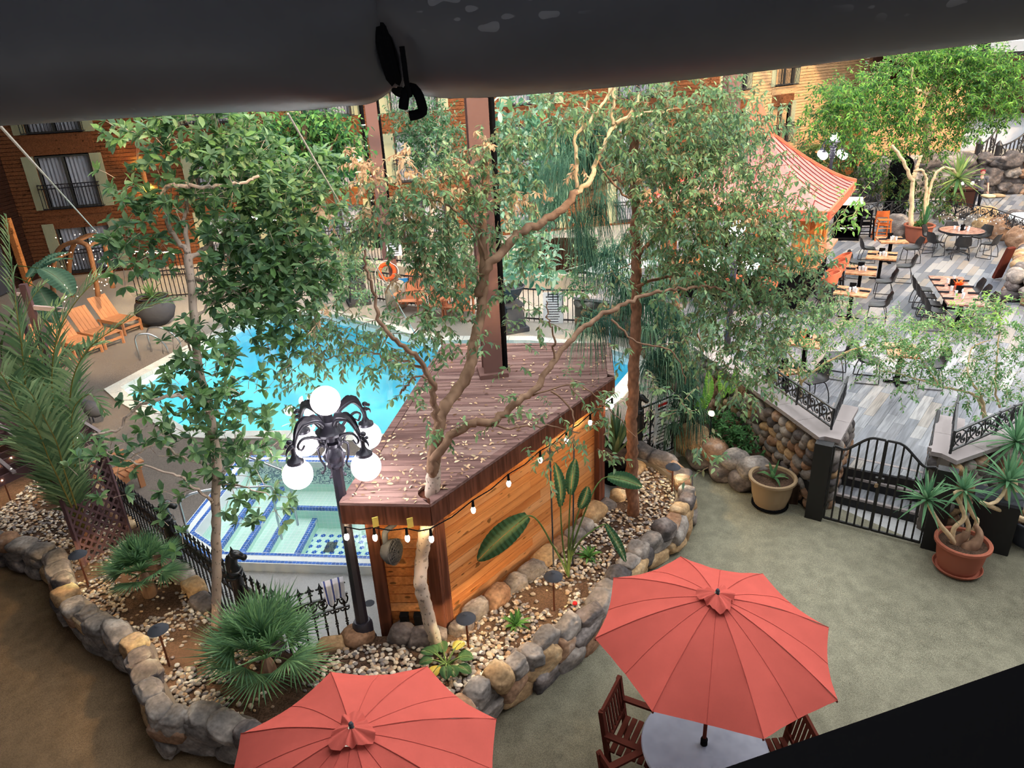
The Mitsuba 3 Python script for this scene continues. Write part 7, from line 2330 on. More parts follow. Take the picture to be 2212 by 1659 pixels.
rosette(t, p + [0, 0, .55], 60, .30, .03, [(96, 140, 80), (120, 160, 96)], 35, el=(.3, 1.4), droop=.4, one_mesh=True, name='leaves')
rosette(t, p + [.1, -.1, .55], 12, .9, .035, [(70, 120, 80), (96, 140, 96)], 36, el=(1.1, 1.5), droop=.1)
# sansevieria in the black pot at the hut's far corner
p = P(1330, 1040, 0) + [0, .1, 0]
pot('plant_pot', p, .36, .55, 'm_black', 'round black pot with snake plant behind the red-barked trunk')
t = thing('snake_plant', 'tall snake plant with yellow-edged leaves in the black pot', 'plant')
rosette(t, p + [0, 0, .5], 34, .92, .036, [(84, 112, 84), (120, 136, 90), (150, 150, 96)], 37, el=(.75, 1.5), droop=.08)
# right planter before the deck wall: boulders, ivy, lamp
rp_line = [P(u, v, 0)[:2] for u, v in ((1482, 975), (1515, 1012), (1580, 1045), (1640, 1074), (1700, 1095))]
rp = sg.Polygon(rp_line + [P(1745, 1100, 0)[:2], P(1640, 930, .5)[:2], P(1560, 850, .5)[:2], P(1480, 870, .5)[:2]]).buffer(0)
t = thing('boulder_bed', 'planting bed edged with rounded boulders below the river-stone wall', 'planter', kind='structure')
part(t, 'soil', M().prism(rp.buffer(-.1), 0, .38), 'm_soil')
r = np.random.default_rng(14)
ln = sg.LineString(rp_line)
for z, sz in ((.16, .27), (.42, .24)):
    s_ = .1
    while s_ < ln.length - (.0 if z < .3 else .45):
        L = r.uniform(.8, 1.3) * sz
        q = ln.interpolate(s_)
        part(t, 'boulder', M().ico((q.x + .05, q.y + (.05 if z < .3 else .16), z), (L, L * .8, L * .72), 3, .22, 1.1, int(r.integers(999)), R=rz(r.uniform(0, 3)), flat=.1), STONES[r.integers(5)], True)
        s_ += L * 1.5
t = thing('ivy', 'ivy and small ferns covering the boulder bed', 'ivy')
foliage(t, [(1570, 930, 26, 11.6, 40), (1600, 950, 26, 11.4, 40), (1620, 980, 20, 11.2, 24), (1545, 910, 20, 11.9, 24), (1590, 910, 20, 11.9, 20)], .09, BROAD, [(70, 110, 70), (90, 134, 84)], nl=7, droop=.2, seed=51, L=.1, twig=None, name='leaves', whorl=True)
t = thing('canna', 'upright broad-leaved plant glowing beside the spotlight', 'plant')
cb = P(1545, 905, .38)
for i, (b, e, w) in enumerate((((1520, 880, 11.8), (1530, 800, 12), .11), ((1560, 860, 11.9), (1555, 800, 12.2), .11), ((1500, 890, 11.7), (1528, 850, 11.7), .12), ((1575, 850, 12), (1590, 800, 12.2), .10))):
    paddle(t, Y(*b), Y(*e), w, [(110, 160, 70), (150, 180, 100)], stem=np.array([cb]), seed=60 + i, up=(.2, -1, .1))
t = thing('spotlight', 'bright ground spotlight in the boulder bed', 'garden light')
q = Y(1537, 893, 11.6)
part(t, 'housing', M().lathe([(0, -.1), (.05, -.1), (.065, 0), (.06, .0), (0, -.02)], q, 14, axis=(.1, -.55, .7)), 'm_iron', 30)
part(t, 'lamp', M().ico(q, .05, 2), 'm_globe', True, **glow(WARM, 45, .4))
part(t, 'stake', M().tube([[q[0], q[1], .3], q - [0, 0, .05]], .015, 6), 'm_iron')
# date palm tufts far back
t = thing('far_palm', 'feathery palm beside the far lamp behind the coral roof', 'palm')
pb = Y(1795, 372, 30)
part(t, 'trunk', M().tube([[pb[0], pb[1], .0], pb + [0, 0, .3]], .14, 8), 'm_bark_brown', True)
for i, (du, dv) in enumerate(((-90, -10), (-70, -40), (-30, -50), (20, -50), (60, -40), (100, -20), (120, 5), (-50, 20), (60, 20))):
    frond(t, [pb + [0, 0, .3], Y(1795 + du * .5, 372 + dv - 12, 29.8), Y(1795 + du, 372 + dv, 29.6)], .55, 26, [(110, 130, 70), (140, 150, 80), (84, 112, 66)], .03, 80 + i)

# ------------------------------------------------------------------ umbrellas, table and chairs of the court
def umbrella(apex, R, rise, phi, label, base_z=0.73, tips=None):
    t = thing('patio_umbrella', label, 'umbrella', 'coral patio umbrellas')
    apex = np.asarray(apex, float)
    zr = apex[2] - rise
    T_ = [np.array([apex[0] + R * math.cos(phi + i * math.pi / 4), apex[1] + R * math.sin(phi + i * math.pi / 4), zr]) for i in range(8)] if tips is None else tips
    for i in range(8):
        a, b = T_[i], T_[(i + 1) % 8]
        n = 12
        V = []
        for j in range(n + 1):
            f = .10 + .90 * j / n
            A, B = apex + (a - apex) * f + [0, 0, .055 * math.sin(math.pi * f)], apex + (b - apex) * f + [0, 0, .055 * math.sin(math.pi * f)]
            for k in range(9):
                g = k / 8
                q = A + (B - A) * g
                sag = .035 * f * math.sin(math.pi * g)
                q = q - [0, 0, sag] + (apex - q) * [1, 1, 0] * (.06 * math.sin(math.pi * g) * max(0, f - .75) / .25 * .6)
                q[2] += .004 * math.sin(g * 21 + i) * math.sin(f * 17 + i * 2) * f
                V.append(q)
        ii, jj = np.meshgrid(np.arange(n), np.arange(8), indexing='ij')
        q_ = np.stack([ii * 9 + jj, (ii + 1) * 9 + jj, (ii + 1) * 9 + jj + 1, ii * 9 + jj + 1], -1).reshape(-1, 4)
        cp = part(t, 'canopy_panel', M().add(np.array(V), q_), 'm_umbrella', True)
        V = np.array(V).reshape(n + 1, 9, 3)
        part(cp, 'panel_seam', M().tube(V[:, 4] + [0, 0, .002], .0025, 4), 'm_umbrella_seam')
        part(cp, 'rib_seam', M().tube(V[:, 0] + [0, 0, .003], .0035, 4), 'm_umbrella_seam')
        part(t, 'rib', M().tube(V[:, 0] - [0, 0, .02], .009, 5), 'm_redwood')
    # vent cap: gathered cloth
    V = []
    n = 48
    for j, (f, dz) in enumerate(((.02, .02), (.06, .018), (.10, .012), (.14, .0))):
        for k in range(n):
            a = phi + k * 2 * math.pi / n
            wv = .018 * math.sin(k * 2 * math.pi / n * 8) + .014 * math.sin(k * 2 * math.pi / n * 13 + 1)
            rr = R * f * (1 + .2 * math.sin(k * 2 * math.pi / n * 3))
            V.append(apex + [rr * math.cos(a), rr * math.sin(a), dz + wv * j / 3 - rise * f * .55 + .03])
    ii, jj = np.meshgrid(np.arange(3), np.arange(n), indexing='ij')
    part(t, 'vent_cap', M().add(np.array(V), np.stack([ii * n + jj, (ii + 1) * n + jj, (ii + 1) * n + (jj + 1) % n, ii * n + (jj + 1) % n], -1).reshape(-1, 4)), 'm_umbrella', True)
    part(t, 'pole', M().tube([[apex[0], apex[1], 0.05], apex + [0, 0, -.02]], .019, 10), 'm_redwood', 30)
    part(t, 'finial', M().lathe([(.012, -.02), (.018, .02), (.012, .03), (.02, .045), (.014, .065), (0, .07)], apex + [0, 0, .02], 10), 'm_charcoal', 40)
    part(t, 'collar', M().lathe([(.019, base_z), (.035, base_z), (.035, base_z + .07), (.019, base_z + .09)], [apex[0], apex[1], 0], 12), 'm_black', 30)
    part(t, 'base', M().lathe([(0, 0), (.24, 0), (.24, .05), (.05, .09), (.03, .3), (.02, .3)], [apex[0], apex[1], 0], 20), 'm_black', 30)
    return t


RIM = 2.1
tips2 = [P(u, v, RIM) for u, v in ((1285, 1379), (1409, 1537), (1650, 1597), (1810, 1513), (1790, 1356), (1648, 1239), (1470, 1202), (1325, 1248))]
cen = np.mean(tips2, 0)
ap2 = P(1549, 1300, 2.58)
ap2 = np.array([cen[0] * .5 + ap2[0] * .5, cen[1] * .5 + ap2[1] * .5, 2.58])
R2 = np.mean([np.linalg.norm(q - cen) for q in tips2])
umbrella(ap2, R2, .48, 0, 'coral patio umbrella over the grey table on the right', tips=tips2)
ph = math.atan2(*(P(922, 1441, RIM) - P(715, 1453, RIM))[[1, 0]])
a1, b1 = P(922, 1441, RIM), P(715, 1453, RIM)
mid = (a1 + b1) / 2
nrm = unit(np.array([-(b1 - a1)[1], (b1 - a1)[0], 0]))
if nrm[1] > 0:
    nrm = -nrm
s8 = np.linalg.norm(b1 - a1)
R1 = s8 / (2 * math.sin(math.pi / 8))
c1 = mid + nrm * R1 * math.cos(math.pi / 8)
a1 = math.atan2(a1[1] - c1[1], a1[0] - c1[0])
umbrella([c1[0], c1[1], 2.56], R1 * 1.01, .46, a1, 'coral patio umbrella cut by the bottom edge, left of the other one')


def round_table(c, R, label):
    t = thing('patio_table', label, 'table')
    part(t, 'top', M().lathe([(0, .73), (R - .01, .73), (R, .722), (R, .705), (R - .01, .70), (0, .70)], [c[0], c[1], 0], 48), 'm_table_grey', 30)
    part(t, 'apron', M().lathe([(R * .9, .70), (R * .9, .66), (R * .86, .66), (R * .86, .70)], [c[0], c[1], 0], 40), 'm_iron', 30)
    for i in range(4):
        a = i * math.pi / 2 + .5
        e = np.array([math.cos(a), math.sin(a), 0])
        q = np.array([c[0], c[1], 0])
        part(t, 'leg', M().tube(spline([q + e * R * .75 + [0, 0, .68], q + e * R * .55 + [0, 0, .35], q + e * R * .72 + [0, 0, .01]], 10), .016, 6), 'm_iron', 40)
    return t


TC = np.array([ap2[0] + .0, ap2[1] - .02])
round_table(TC, .62, 'round grey patio table under the right umbrella')
round_table(c1[:2], .60, 'round grey patio table hidden under the left umbrella')


def slat_chair(p, a, label):
    t = thing('patio_chair', label, 'chair', 'dark red slatted patio chairs')
    R = rz(a)
    X = lambda *q: np.asarray(R @ np.array(q, float)) + [p[0], p[1], 0]
    for sy in (-1, 1):
        part(t, 'front_leg', M().bar(X(.24, sy * .25, 0), X(.24, sy * .25, .64), .05, .05, up=X(1, 0, 0) - X(0, 0, 0), ch=.006), 'm_redwood')
        part(t, 'rear_leg', M().bar(X(-.22, sy * .25, 0), X(-.34, sy * .25, .95), .05, .05, up=X(1, 0, 0) - X(0, 0, 0), ch=.006), 'm_redwood')
        part(t, 'armrest', M().bar(X(-.29, sy * .26, .65), X(.28, sy * .27, .66), .07, .028, ch=.008), 'm_redwood')
    for i in range(7):
        x = -.22 + i * .075
        part(t, 'seat_slat', M().bar(X(x, -.25, .42), X(x, .25, .42), .055, .02), 'm_redwood')
    part(t, 'top_rail', M().bar(X(-.335, -.25, .92), X(-.335, .25, .92), .03, .08, ch=.006), 'm_redwood')
    part(t, 'lower_rail', M().bar(X(-.27, -.25, .52), X(-.27, .25, .52), .03, .05), 'm_redwood')
    for i in range(7):
        y = -.2 + i * .0667
        part(t, 'back_slat', M().bar(X(-.272, y, .52), X(-.332, y, .9), .035, .014, up=X(1, 0, 0) - X(0, 0, 0)), 'm_redwood')
    return t


for (a, d_, lb) in ((2.62, .66, 'dark red slatted chair at the upper left of the grey patio table'), (3.55, .72, 'dark red slatted chair at the bottom left of the grey patio table'), (.05, .70, 'dark red slatted chair at the right of the grey patio table'), (1.2, .85, 'dark red slatted chair hidden behind the right umbrella')):
    q = TC + np.array([math.cos(a), math.sin(a)]) * d_
    slat_chair(q, a + math.pi, lb)

# ------------------------------------------------------------------ close to the eye: rolled vinyl curtain and the dark sill
def near(u, v, d):
    r = ray(u, v)
    return EYE + r / np.linalg.norm(r) * d


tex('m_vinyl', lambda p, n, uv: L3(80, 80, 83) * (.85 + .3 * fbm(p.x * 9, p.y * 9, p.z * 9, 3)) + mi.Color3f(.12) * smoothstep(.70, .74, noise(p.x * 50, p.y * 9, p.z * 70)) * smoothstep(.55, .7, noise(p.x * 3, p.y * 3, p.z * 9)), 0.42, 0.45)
RR = .21
def roll_axis(u0, v0, u1, v1, d0, d1):
    """axis of a roll whose lower outline passes through two pixels"""
    a, b = near(u0, v0, d0), near(u1, v1, d1)
    ax = unit(b - a)
    view = unit((a + b) / 2 - EYE)
    up = unit(np.cross(ax, view))
    if up[2] < 0:
        up = -up
    off = up * RR / math.sqrt(1 - (RR / np.linalg.norm((a + b) / 2 - EYE)) ** 2) * .98
    return a + off, b + off


t = thing('rolled_curtain', 'rolled black vinyl curtain tied up across the top of the view', 'curtain')
pa, pb = roll_axis(-120, 270, 872, 232, 1.75, 1.55)
pc, pd_ = roll_axis(872, 230, 2330, 74, 1.55, 1.70)
jn = (pb + pc) / 2
for nm, p0, p1, sd in (('roll', pa, jn, 1), ('roll', jn, pd_, 2)):
    d = unit(p1 - p0)
    p0, p1 = (p0 - d * .6, p1) if sd == 1 else (p0, p1 + d * .6)
    L = np.linalg.norm(p1 - p0)
    n, k = 90, 40
    s0, s1_, s2_ = frame(p1 - p0)
    V = []
    r = np.random.default_rng(sd)
    for i in range(n):
        x = i / (n - 1)
        dj = (1 - x) * L if sd == 1 else x * L
        pin = .035 * math.exp(-(dj / .035) ** 2) + .012 * math.exp(-(dj / .12) ** 2)
        for j in range(k):
            a = j * 2 * math.pi / k
            rr = RR - pin * (1 + .5 * math.sin(a * 7)) + .004 * math.sin(x * 9 + a * 2 + sd) + .003 * math.sin(a * 9 + x * 40) * math.exp(-(dj / .2) ** 2)
            V.append(p0 + (p1 - p0) * x + (s1_ * math.cos(a) + s2_ * math.sin(a)) * rr)
    ii, jj = np.meshgrid(np.arange(n - 1), np.arange(k), indexing='ij')
    part(t, nm, M().add(np.array(V), np.stack([ii * k + jj, ii * k + (jj + 1) % k, (ii + 1) * k + (jj + 1) % k, (ii + 1) * k + jj], -1).reshape(-1, 4)), 'm_vinyl', True)
sx, s1_, s2_ = frame(pd_ - pa)
tie = M()
for o_ in (-.006, .008):
    tie.tube([jn + sx * o_ + (s1_ * math.cos(a) + s2_ * math.sin(a)) * (RR - .028) for a in np.linspace(0, 2 * math.pi, 40)], .008, 6)
part(t, 'tie_strap', tie, 'm_black', 40)
kn = near(893, 214, 1.42)
part(t, 'knot', M().tube(spline([kn + [-.02, 0, -.015], kn + [0, -.01, .02], kn + [.012, -.01, .005], kn + [.016, 0, -.02], kn + [-.01, 0, -.028]], 16), .009, 7).tube(spline([near(868, 100, 1.36), near(876, 160, 1.36), near(886, 205, 1.40)], 8), .005, 6), 'm_black', True)

la, lb_ = near(1640, 1640, 1.5), near(2330, 1400, 1.5)
e = lb_ - la
e[2] = 0 * e[2] + e[2]
back_ = unit(np.cross(unit(e), [0, 0, 1.0]))
if back_[1] > 0:
    back_ = -back_
la2, lb2 = la - unit(e) * .9, lb_ + unit(e) * .5
m = M()
mid_ = (la2 + lb2) / 2
m.bar(la2 + back_ * .28 - [0, 0, .06], lb2 + back_ * .28 - [0, 0, .06], .56, .12, ch=.02)
one('window_sill', m, 'm_black_soft', 'dark sill at the bottom right corner, close to the viewer', 'sill', kind='structure')

# ------------------------------------------------------------------ guy wires
for (u0, v0, y0, u1, v1, y1, rad, lb) in ((-20, 250, 5.0, 212, 505, 16.0, .012, 'pale guy wire slanting down at the upper left'), (622, 245, 7.5, 905, 735, 17.0, .012, 'guy wire slanting down across the leaves beside the brown column')):
    a, b = Y(u0, v0, y0), Y(u1, v1, y1)
    k = thing('guy_wire', lb, 'wire')
    part(k, 'wire', M().tube([a, b], rad, 6), 'm_wire', 30)
    part(k, 'turnbuckle', M().tube([a + (b - a) * .9, a + (b - a) * .93], rad * 1.8, 6), 'm_steel', 30)

# ------------------------------------------------------------------ pool side furniture
def lounger(p, a, label):
    t = thing('sun_lounger', label, 'sun lounger', 'tan wooden loungers by the pool')
    R = rz(a)
    X = lambda *q: R @ np.array(q, float) + [p[0], p[1], 0]
    for sy in (-1, 1):
        part(t, 'side_rail', M().bar(X(-.5, sy * .29, .34), X(.75, sy * .29, .34), .04, .09), 'm_lounge')
        part(t, 'leg', M().bar(X(.70, sy * .29, 0), X(.70, sy * .29, .36), .06, .06, up=(1, 0, 0)), 'm_lounge')
        part(t, 'leg', M().bar(X(-.35, sy * .29, 0), X(-.35, sy * .29, .36), .06, .06, up=(1, 0, 0)), 'm_lounge')
    part(t, 'front_rail', M().bar(X(.70, -.29, .2), X(.70, .29, .2), .04, .07), 'm_lounge')
    for i in range(9):
        x = -.25 + i * .118
        part(t, 'seat_slat', M().bar(X(x, -.31, .395), X(x, .31, .395), .1, .022), 'm_lounge')
    for i in range(5):
        y = -.24 + i * .12
        part(t, 'back_slat', M().bar(X(-.28, y, .40), X(-.72, y, 1.02), .112, .022, up=X(1, 0, .7) - X(0, 0, 0)), 'm_lounge')
    return t


la_ = math.atan2(-.55, 1.0)
for i, (u, v, lb) in enumerate(((302, 716, 'tan wooden lounger farthest from the palm, next to the black ball pot'), (262, 745, 'second tan wooden lounger from the black ball pot'), (215, 765, 'third tan wooden lounger, half behind the palm frond'), (160, 790, 'tan wooden lounger mostly hidden by the palm'))):
    q = P(u, v, 0)
    lounger(q[:2] + np.array([-.75, .25]), la_, lb)


def adirondack(p, a, label, matn, group=None, k=1.0):
    t = thing('adirondack_chair', label, 'chair', group)
    R = rz(a)
    X = lambda *q: R @ (np.array(q, float) * k) + [p[0], p[1], 0]
    for sy in (-1, 1):
        part(t, 'front_leg', M().bar(X(.36, sy * .30, 0), X(.36, sy * .30, .56), .1, .035, up=X(0, 1, 0) - X(0, 0, 0)), matn)
        part(t, 'side_rail', M().bar(X(.42, sy * .26, .38), X(-.5, sy * .26, .08), .035, .12), matn)
        part(t, 'armrest', M().bar(X(-.42, sy * .34, .58), X(.46, sy * .36, .58), .14, .03, ch=.01), matn)
        part(t, 'rear_leg', M().bar(X(-.36, sy * .30, 0), X(-.36, sy * .30, .57), .09, .035, up=X(0, 1, 0) - X(0, 0, 0)), matn)
    for i in range(6):
        f = i / 5
        part(t, 'seat_slat', M().bar(X(.40 - f * .62, -.29, .40 - f * .13), X(.40 - f * .62, .29, .40 - f * .13), .11, .022), matn)
    for i in range(5):
        y = (i - 2) * .112
        h = 1.08 - .05 * (i - 2) ** 2 * .5
        part(t, 'back_slat', M().bar(X(-.22, y * .85, .25), X(-.55, y, h), .105, .022, up=X(1, 0, .3) - X(0, 0, 0)), matn)
    part(t, 'back_brace', M().bar(X(-.44, -.3, .62), X(-.44, .3, .62), .03, .08), matn)
    return t


for i, (u, v, a, lb) in enumerate(((888, 678, -1.75, 'coral adirondack chair nearest the life ring'), (945, 690, -1.7, 'middle coral adirondack chair behind hanging leaves'), (990, 692, -2.0, 'coral adirondack chair nearest the brown column'))):
    adirondack(P(u, v, 0)[:2] + np.array([0, .35]), a, lb, 'm_lounge_coral', None, 1.08)
adirondack(P(238, 1072, 0)[:2] + np.array([.05, .2]), .9, 'orange wooden adirondack chair behind the lattice panel', 'm_lounge', None, .95)
adirondack(P(562, 640, 0)[:2], -1.2, 'orange adirondack chair hidden behind the left tree', 'm_lounge_coral', None, 1.0)
# black ball pot and the urn planters
p = P(343, 700, 0)
t = pot('plant_pot', p, .52, .92, 'm_charcoal', 'round black ball-shaped pot beside the tan loungers')
scene[t + '__body'] = M().lathe([(0, 0), (.25, 0), (.5, .2), (.6, .48), (.54, .72), (.42, .86), (.46, .92), (.42, .92), (.38, .84), (0, .8)], p, 30).ply('m_charcoal', 40)
t = thing('urn_greenery', 'feathery leaves in the black ball-shaped pot', 'plant')
rosette(t, p + [0, 0, .85], 30, .7, .03, [(96, 136, 84), (120, 150, 96)], 70, el=(.1, 1.4), droop=.5, one_mesh=True, name='leaves')


def pedestal_urn(u, v, label, lab2, seed, k=1.0):
    p = P(u, v, 0)
    t = thing('pedestal_planter', label, 'planter')
    a = .35
    part(t, 'plinth', M().box(p + [0, 0, .06 * k], (.66 * k, .66 * k, .12 * k), a, ch=.02), 'm_charcoal')
    v_, f_ = M().box((0, 0, 0), (1, 1, 1)).vf()
    tp = np.where(v_[:, 2:] > 0, [.40, .40, 1], [.54, .54, 1])
    vv = v_ * tp * k
    vv[:, 2] = v_[:, 2] * .56 * k + .40 * k
    part(t, 'pedestal', M().add(vv @ rz(a).T + p, f_), 'm_charcoal')
    part(t, 'cornice', M().box(p + [0, 0, .70 * k], (.5 * k, .5 * k, .06 * k), a, ch=.015), 'm_charcoal')
    part(t, 'urn', M().lathe([(.1 * k, .72 * k), (.08 * k, .80 * k), (.2 * k, .9 * k), (.3 * k, 1.08 * k), (.36 * k, 1.16 * k), (.33 * k, 1.18 * k), (.28 * k, 1.1 * k), (0, 1.06 * k)], p, 24), 'm_charcoal', 40)
    t = thing('snake_plant', lab2, 'plant')
    rosette(t, p + [0, 0, 1.08 * k], 26, 1.15 * k, .04, [(120, 150, 104), (150, 170, 130), (180, 190, 140)], seed, el=(.9, 1.5), droop=.06)


pedestal_urn(1108, 712, 'grey square pedestal with an urn right of the brown column', 'tall snake plant in the urn right of the brown column', 71, 1.12)
pedestal_urn(775, 655, 'grey square pedestal planter left of the life ring post', 'tall snake plant in the pedestal left of the life ring', 72, 1.1)

# life ring on its post, with the white notice above
p = P(858, 664, 0)
t = thing('ring_post', 'wooden post on a rough concrete foot carrying the life ring', 'post')
part(t, 'foot', M().ico(p + [0, 0, .42], (.34, .3, .48), 2, .08, 2, 3, flat=.45), 'm_concrete', True)
part(t, 'post', M().box(p + [0, .02, 1.35], (.26, .22, 1.3), .1, ch=.015), 'm_column')
rc_ = Y(836, 587, p[1] - .22)
t = thing('life_ring', 'orange life ring with white rope hanging on its post', 'life ring')
th = np.linspace(0, 2 * math.pi, 49)
tl = unit([-.1, -1, .25])
f0_, f1_, f2_ = frame(tl)
part(t, 'ring', M().tube([rc_ + (f1_ * math.cos(a) + f2_ * math.sin(a)) * .235 for a in th], .062, 12, cap=False), 'm_orange', True)
rope = []
for i in range(4):
    a0 = i * math.pi / 2 + .6
    for s_ in np.linspace(0, 1, 10)[:-1]:
        a = a0 + s_ * math.pi / 2
        rope.append(rc_ + (f1_ * math.cos(a) + f2_ * math.sin(a)) * (.30 + .075 * math.sin(math.pi * s_)) + tl * .03 + [0, 0, -.03 * math.sin(math.pi * s_)])
part(t, 'rope', M().tube(rope + [rope[0]], .015, 6), 'm_rope', True)
part(t, 'rope_end', M().tube(spline([rc_ + [.02, -.05, -.3], rc_ + [.06, -.06, -.5], rc_ + [.0, -.05, -.75], rc_ + [.03, -.05, -.95]], 14), .014, 6), 'm_rope', True)


def notice(c, w, h, ang, label, tilt=0.0, kind='lines', seed=1):
    t = thing('sign', label, 'sign')
    R = rz(ang)
    X = R @ np.array([[1, 0, 0], [0, math.cos(tilt), -math.sin(tilt)], [0, math.sin(tilt), math.cos(tilt)]])
    part(t, 'board', M().box(c, (w, .02, h), R=X, ch=.004), 'm_sign')
    r = np.random.default_rng(seed)
    ln = M()
    n = int(h / .075)
    for i in range(n):
        ww = w * r.uniform(.45, .78)
        z = h / 2 - (i + .8) * h / (n + .6)
        ln.box(c + X @ [r.uniform(-.02, .02), -.013, z], (ww, .004, .02 if i > 1 else .035), R=X)
    part(t, 'print', ln, 'm_print', label='faint lines of print', kind='stuff')
    return t, X


notice(Y(851, 536, p[1] - .2), .46, .48, .08, 'white notice board above the life ring', seed=2)
q = P(1196, 700, 0)
notice(q + [0, .1, .46], .58, .92, -.12, 'white poolside notice leaning on the black railing right of the pedestal', -.12, seed=3)
q = P(870, 668, 0)
# blue and red notice at the life ring
c = Y(878, 620, q[1] + .35)
t = thing('sign', 'blue and white notice behind the coral chairs beside the life ring', 'sign')
part(t, 'board', M().box(c, (.50, .02, .62), .05, ch=.004), 'm_sign')
part(t, 'header', M().box(c + [0, -.012, .17], (.48, .006, .25), .05), 'm_print_blue')
for tx, z, mt in (('W', .09, 'm_white'), ('NO', -.12, 'm_print_red')):
    tm = meshkit.text_mesh(tx, .14, .006, True)
    v_ = np.array(tm.vertices)
    v_ = np.stack([v_[:, 0], -v_[:, 2], v_[:, 1]], 1)
    part(t, 'letters', M().add(v_ @ rz(.05).T + c + [-.2, -.016, z], tm.faces), mt)


# black rail round the pool deck, bed wall and hedge behind it
def bar_rail(pts, h, label, n_gap=.14):
    t = thing('bar_railing', label, 'railing')
    for a, b in zip(pts[:-1], pts[1:]):
        d = b - a
        L = np.linalg.norm(d)
        for z in (.1, h):
            part(t, 'rail', M().bar(a + [0, 0, z], b + [0, 0, z], .04, .04), 'm_iron')
        k = max(1, int(L / n_gap))
        bm = M()
        for i in range(k + 1):
            bm.bar(a + d * i / k + [0, 0, .02], a + d * i / k + [0, 0, h], .022, .022, up=(1, 0, 0))
        part(t, 'balusters', bm, 'm_iron', kind='stuff')


bar_rail([P(1090, 690, 0), P(1165, 696, 0), P(1290, 700, 0)], 1.0, 'black bar railing right of the brown column behind the pedestal')
bar_rail([P(690, 632, 0), P(800, 648, 0), P(880, 660, 0), P(960, 668, 0), P(1050, 676, 0)], 1.0, 'black bar railing behind the coral chairs')
bar_rail([P(300, 650, 0), P(420, 640, 0), P(560, 625, 0), P(690, 628, 0)], 1.0, 'black bar railing behind the left tree at the pool end')
t = thing('bed_wall', 'low pale concrete wall of the planting bed before the far rooms', 'wall', kind='structure')
for i, (a, b) in enumerate(((P(690, 600, 0), P(900, 625, 0)), (P(900, 625, 0), P(1180, 640, 0)), (P(1180, 640, 0), P(1330, 655, 0)))):
    part(t, 'segment', M().bar(a + [0, .8, .3], b + [0, .8, .3], .35, .6, ch=.02), 'm_concrete')
bar_rail([P(650, 560, 0), P(760, 562, 0), P(900, 570, 0), P(1100, 585, 0)], 1.0, 'black railing of the ground-floor terraces along the far wall')
# low dark fence of the restaurant side behind the column
t = thing('slat_fence', 'dark brown slat fence behind the rubber tree', 'fence')
a, b = P(1130, 632, 0) + [0, 1.6, 0], P(1300, 640, 0) + [0, 1.8, 0]
for i in range(26):
    q = a + (b - a) * i / 25
    part(t, 'slat', M().box(q + [0, 0, .75], (.13, .03, 1.5), .05), 'm_facade_dark')
# white folded canopy roof and parasol behind needles
t = thing('market_canopy', 'white canopy top seen through the needle curtains', 'canopy')
cc = Y(1320, 555, 17.5)
for i in range(4):
    a0, a1_ = i * math.pi / 2 + .3, (i + 1) * math.pi / 2 + .3
    e0, e1_ = np.array([math.cos(a0), math.sin(a0), 0]) * .75, np.array([math.cos(a1_), math.sin(a1_), 0]) * 1.7
    part(t, 'panel', M().add([cc, cc + e0 - [0, 0, .25], cc + e1_ - [0, 0, .25]], [[0, 1, 2]]), 'm_white')
part(t, 'pole', M().tube([[cc[0], cc[1], 0], cc], .03, 8), 'm_steel')

# pool gate with its notice
g0, g1 = P(1385, 1006, 0), P(1466, 968, 0)
t = thing('pool_gate', 'black scrolled pool gate carrying a white notice', 'gate')
d = g1 - g0
L = np.linalg.norm(d)
ang = math.atan2(d[1], d[0])
for z in (.08, .62, 1.22):
    part(t, 'rail', M().bar(g0 + [0, 0, z], g1 + [0, 0, z], .035, .035), 'm_iron_gloss')
for i in range(6):
    part(t, 'bar', M().bar(g0 + d * i / 5 + [0, 0, .05], g0 + d * i / 5 + [0, 0, 1.25], .03, .03, up=(1, 0, 0)), 'm_iron_gloss')
us = scroll_unit(.52, L / 5, 5, .011).ply('m_iron_gloss', 50)
for i in range(5):
    for z in (.09, .65):
        part(t, 'scroll', us, to_world=TW(g0 + d * i / 5 + [0, 0, z], ang))
nt, X = notice(g0 + d * .42 + [.03, -.06, .80], .36, .86, ang, 'white rules notice with red heading on the black pool gate', seed=5)
part(nt, 'heading', M().box(g0 + d * .42 + [.03, -.06, .80] + X @ [0, -.014, .37], (.24, .004, .05), R=X), 'm_print_red')
horse_post(g0 + [-.1, -.03, 0], 'horse-head post at the left of the pool gate', -.3, 1.15)
horse_post(g1 + [.08, .03, 0], 'horse-head post at the right of the pool gate', -.3, 1.15)
one('threshold', M().bar(g0 + [0, -.1, .01], g1 + [.1, -.1, .01], .25, .03), 'm_concrete', 'pale concrete threshold under the pool gate', 'threshold', kind='structure')

# arched garden arbour with fairy lights at the far left
t = thing('garden_arbour', 'orange wooden arched arbour wrapped in fairy lights at the far left', 'arbour')
yb = 21.0
pts_ = [Y(122, 660, yb), Y(118, 560, yb), Y(135, 532, yb), Y(165, 522, yb), Y(190, 532, yb), Y(212, 640, yb)]
for dy in (0, .9):
    part(t, 'arch', M().tube(spline([q + [0, dy, 0] for q in pts_], 30), .07, 6), 'm_arbour', True)
for q in pts_[1:5]:
    part(t, 'cross_bar', M().bar(q, q + [0, .9, 0], .08, .06), 'm_arbour')
r = np.random.default_rng(77)
bl_ = M()
e = spline(pts_, 60)
for i in range(90):
    q = e[r.integers(60)] + r.normal(0, .12, 3) + [0, r.uniform(0, .9), 0]
    bl_.ico(q, .017, 0)
part(t, 'fairy_light', bl_, 'm_globe', kind='stuff', **glow(WARM, 10))
ga, gb = Y(282, 546, 27.6), Y(392, 545, 27.6)
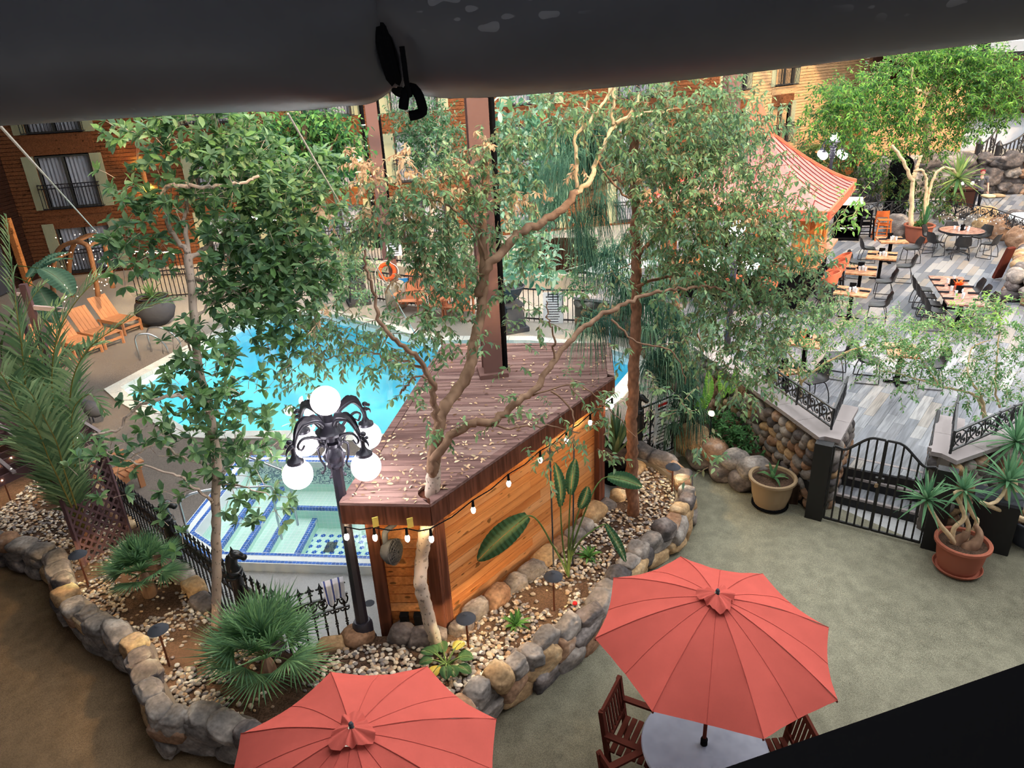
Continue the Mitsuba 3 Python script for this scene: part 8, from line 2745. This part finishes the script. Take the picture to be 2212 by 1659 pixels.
bar_rail([np.array([ga[0], ga[1], 0.0]), np.array([gb[0], gb[1], 0.0])], max(.6, ga[2]), 'black terrace railing wound with fairy lights behind the left tree')
gl_ = M()
for i in range(70):
    q = Y(290 + i * 1.35, 545, 27.6) + [0, 0, r.normal(0, .03)]
    gl_.ico(q, .022, 0)
one('fairy_garland', gl_, 'm_globe', 'row of warm fairy lights along the terrace rail behind the left tree', 'string lights', kind='stuff', **glow(WARM, 10))
gm_ = M()
for i in range(24):
    q = P(2035 + i * 6.2, 472 + .05 * max(0, i - 8) ** 2, DECK_Z + .75)
    gm_.ico(q + [0, .3, r.uniform(-.1, .1)], .014, 0)
one('fairy_garland', gm_, 'm_globe', 'scattered white fairy lights on the boulders under the far scrolled rail', 'string lights', kind='stuff', **glow((1, .95, .85), 9))
# steel bird figures at the pergola end: grey heron-like sculpture
b_ = P(185, 915, 0)
t = thing('heron_sculpture', 'dark grey heron sculpture beside the pergola and pool corner', 'sculpture')
part(t, 'body', M().tube(spline([b_ + [.55, -.2, .30], b_ + [.3, -.1, .42], b_ + [.1, 0, .52], b_ + [0, .05, .62]], 12), [.03, .10, .15, .17, .18, .17, .15, .12, .10, .08, .06, .05], 10), 'm_charcoal', True)
part(t, 'neck', M().tube(spline([b_ + [0, .05, .6], b_ + [-.06, .08, .85], b_ + [.0, .06, 1.05], b_ + [.12, .02, 1.08]], 12), np.linspace(.05, .03, 12), 8), 'm_charcoal', True)
part(t, 'beak', M().tube([b_ + [.12, .02, 1.08], b_ + [.32, -.04, 1.03]], [.03, .004], 6), 'm_charcoal')
for s_ in (-1, 1):
    part(t, 'leg', M().tube([b_ + [.15, s_ * .06, .4], b_ + [.16, s_ * .06, 0]], .014, 5), 'm_charcoal')
# drain by the hut, red cap in the pebbles
q = P(798, 1303, 0)
one('floor_drain', M().lathe([(0, .004), (.07, .004), (.075, .0)], q, 18), 'm_charcoal', 'round floor drain beside the left hut post', 'drain')
q = P(1242, 1304, .34)
one('red_disc', M().lathe([(0, .02), (.03, .02), (.034, 0)], q, 12), 'm_print_red', 'small red disc lying in the pebbles beside a path light', 'disc')
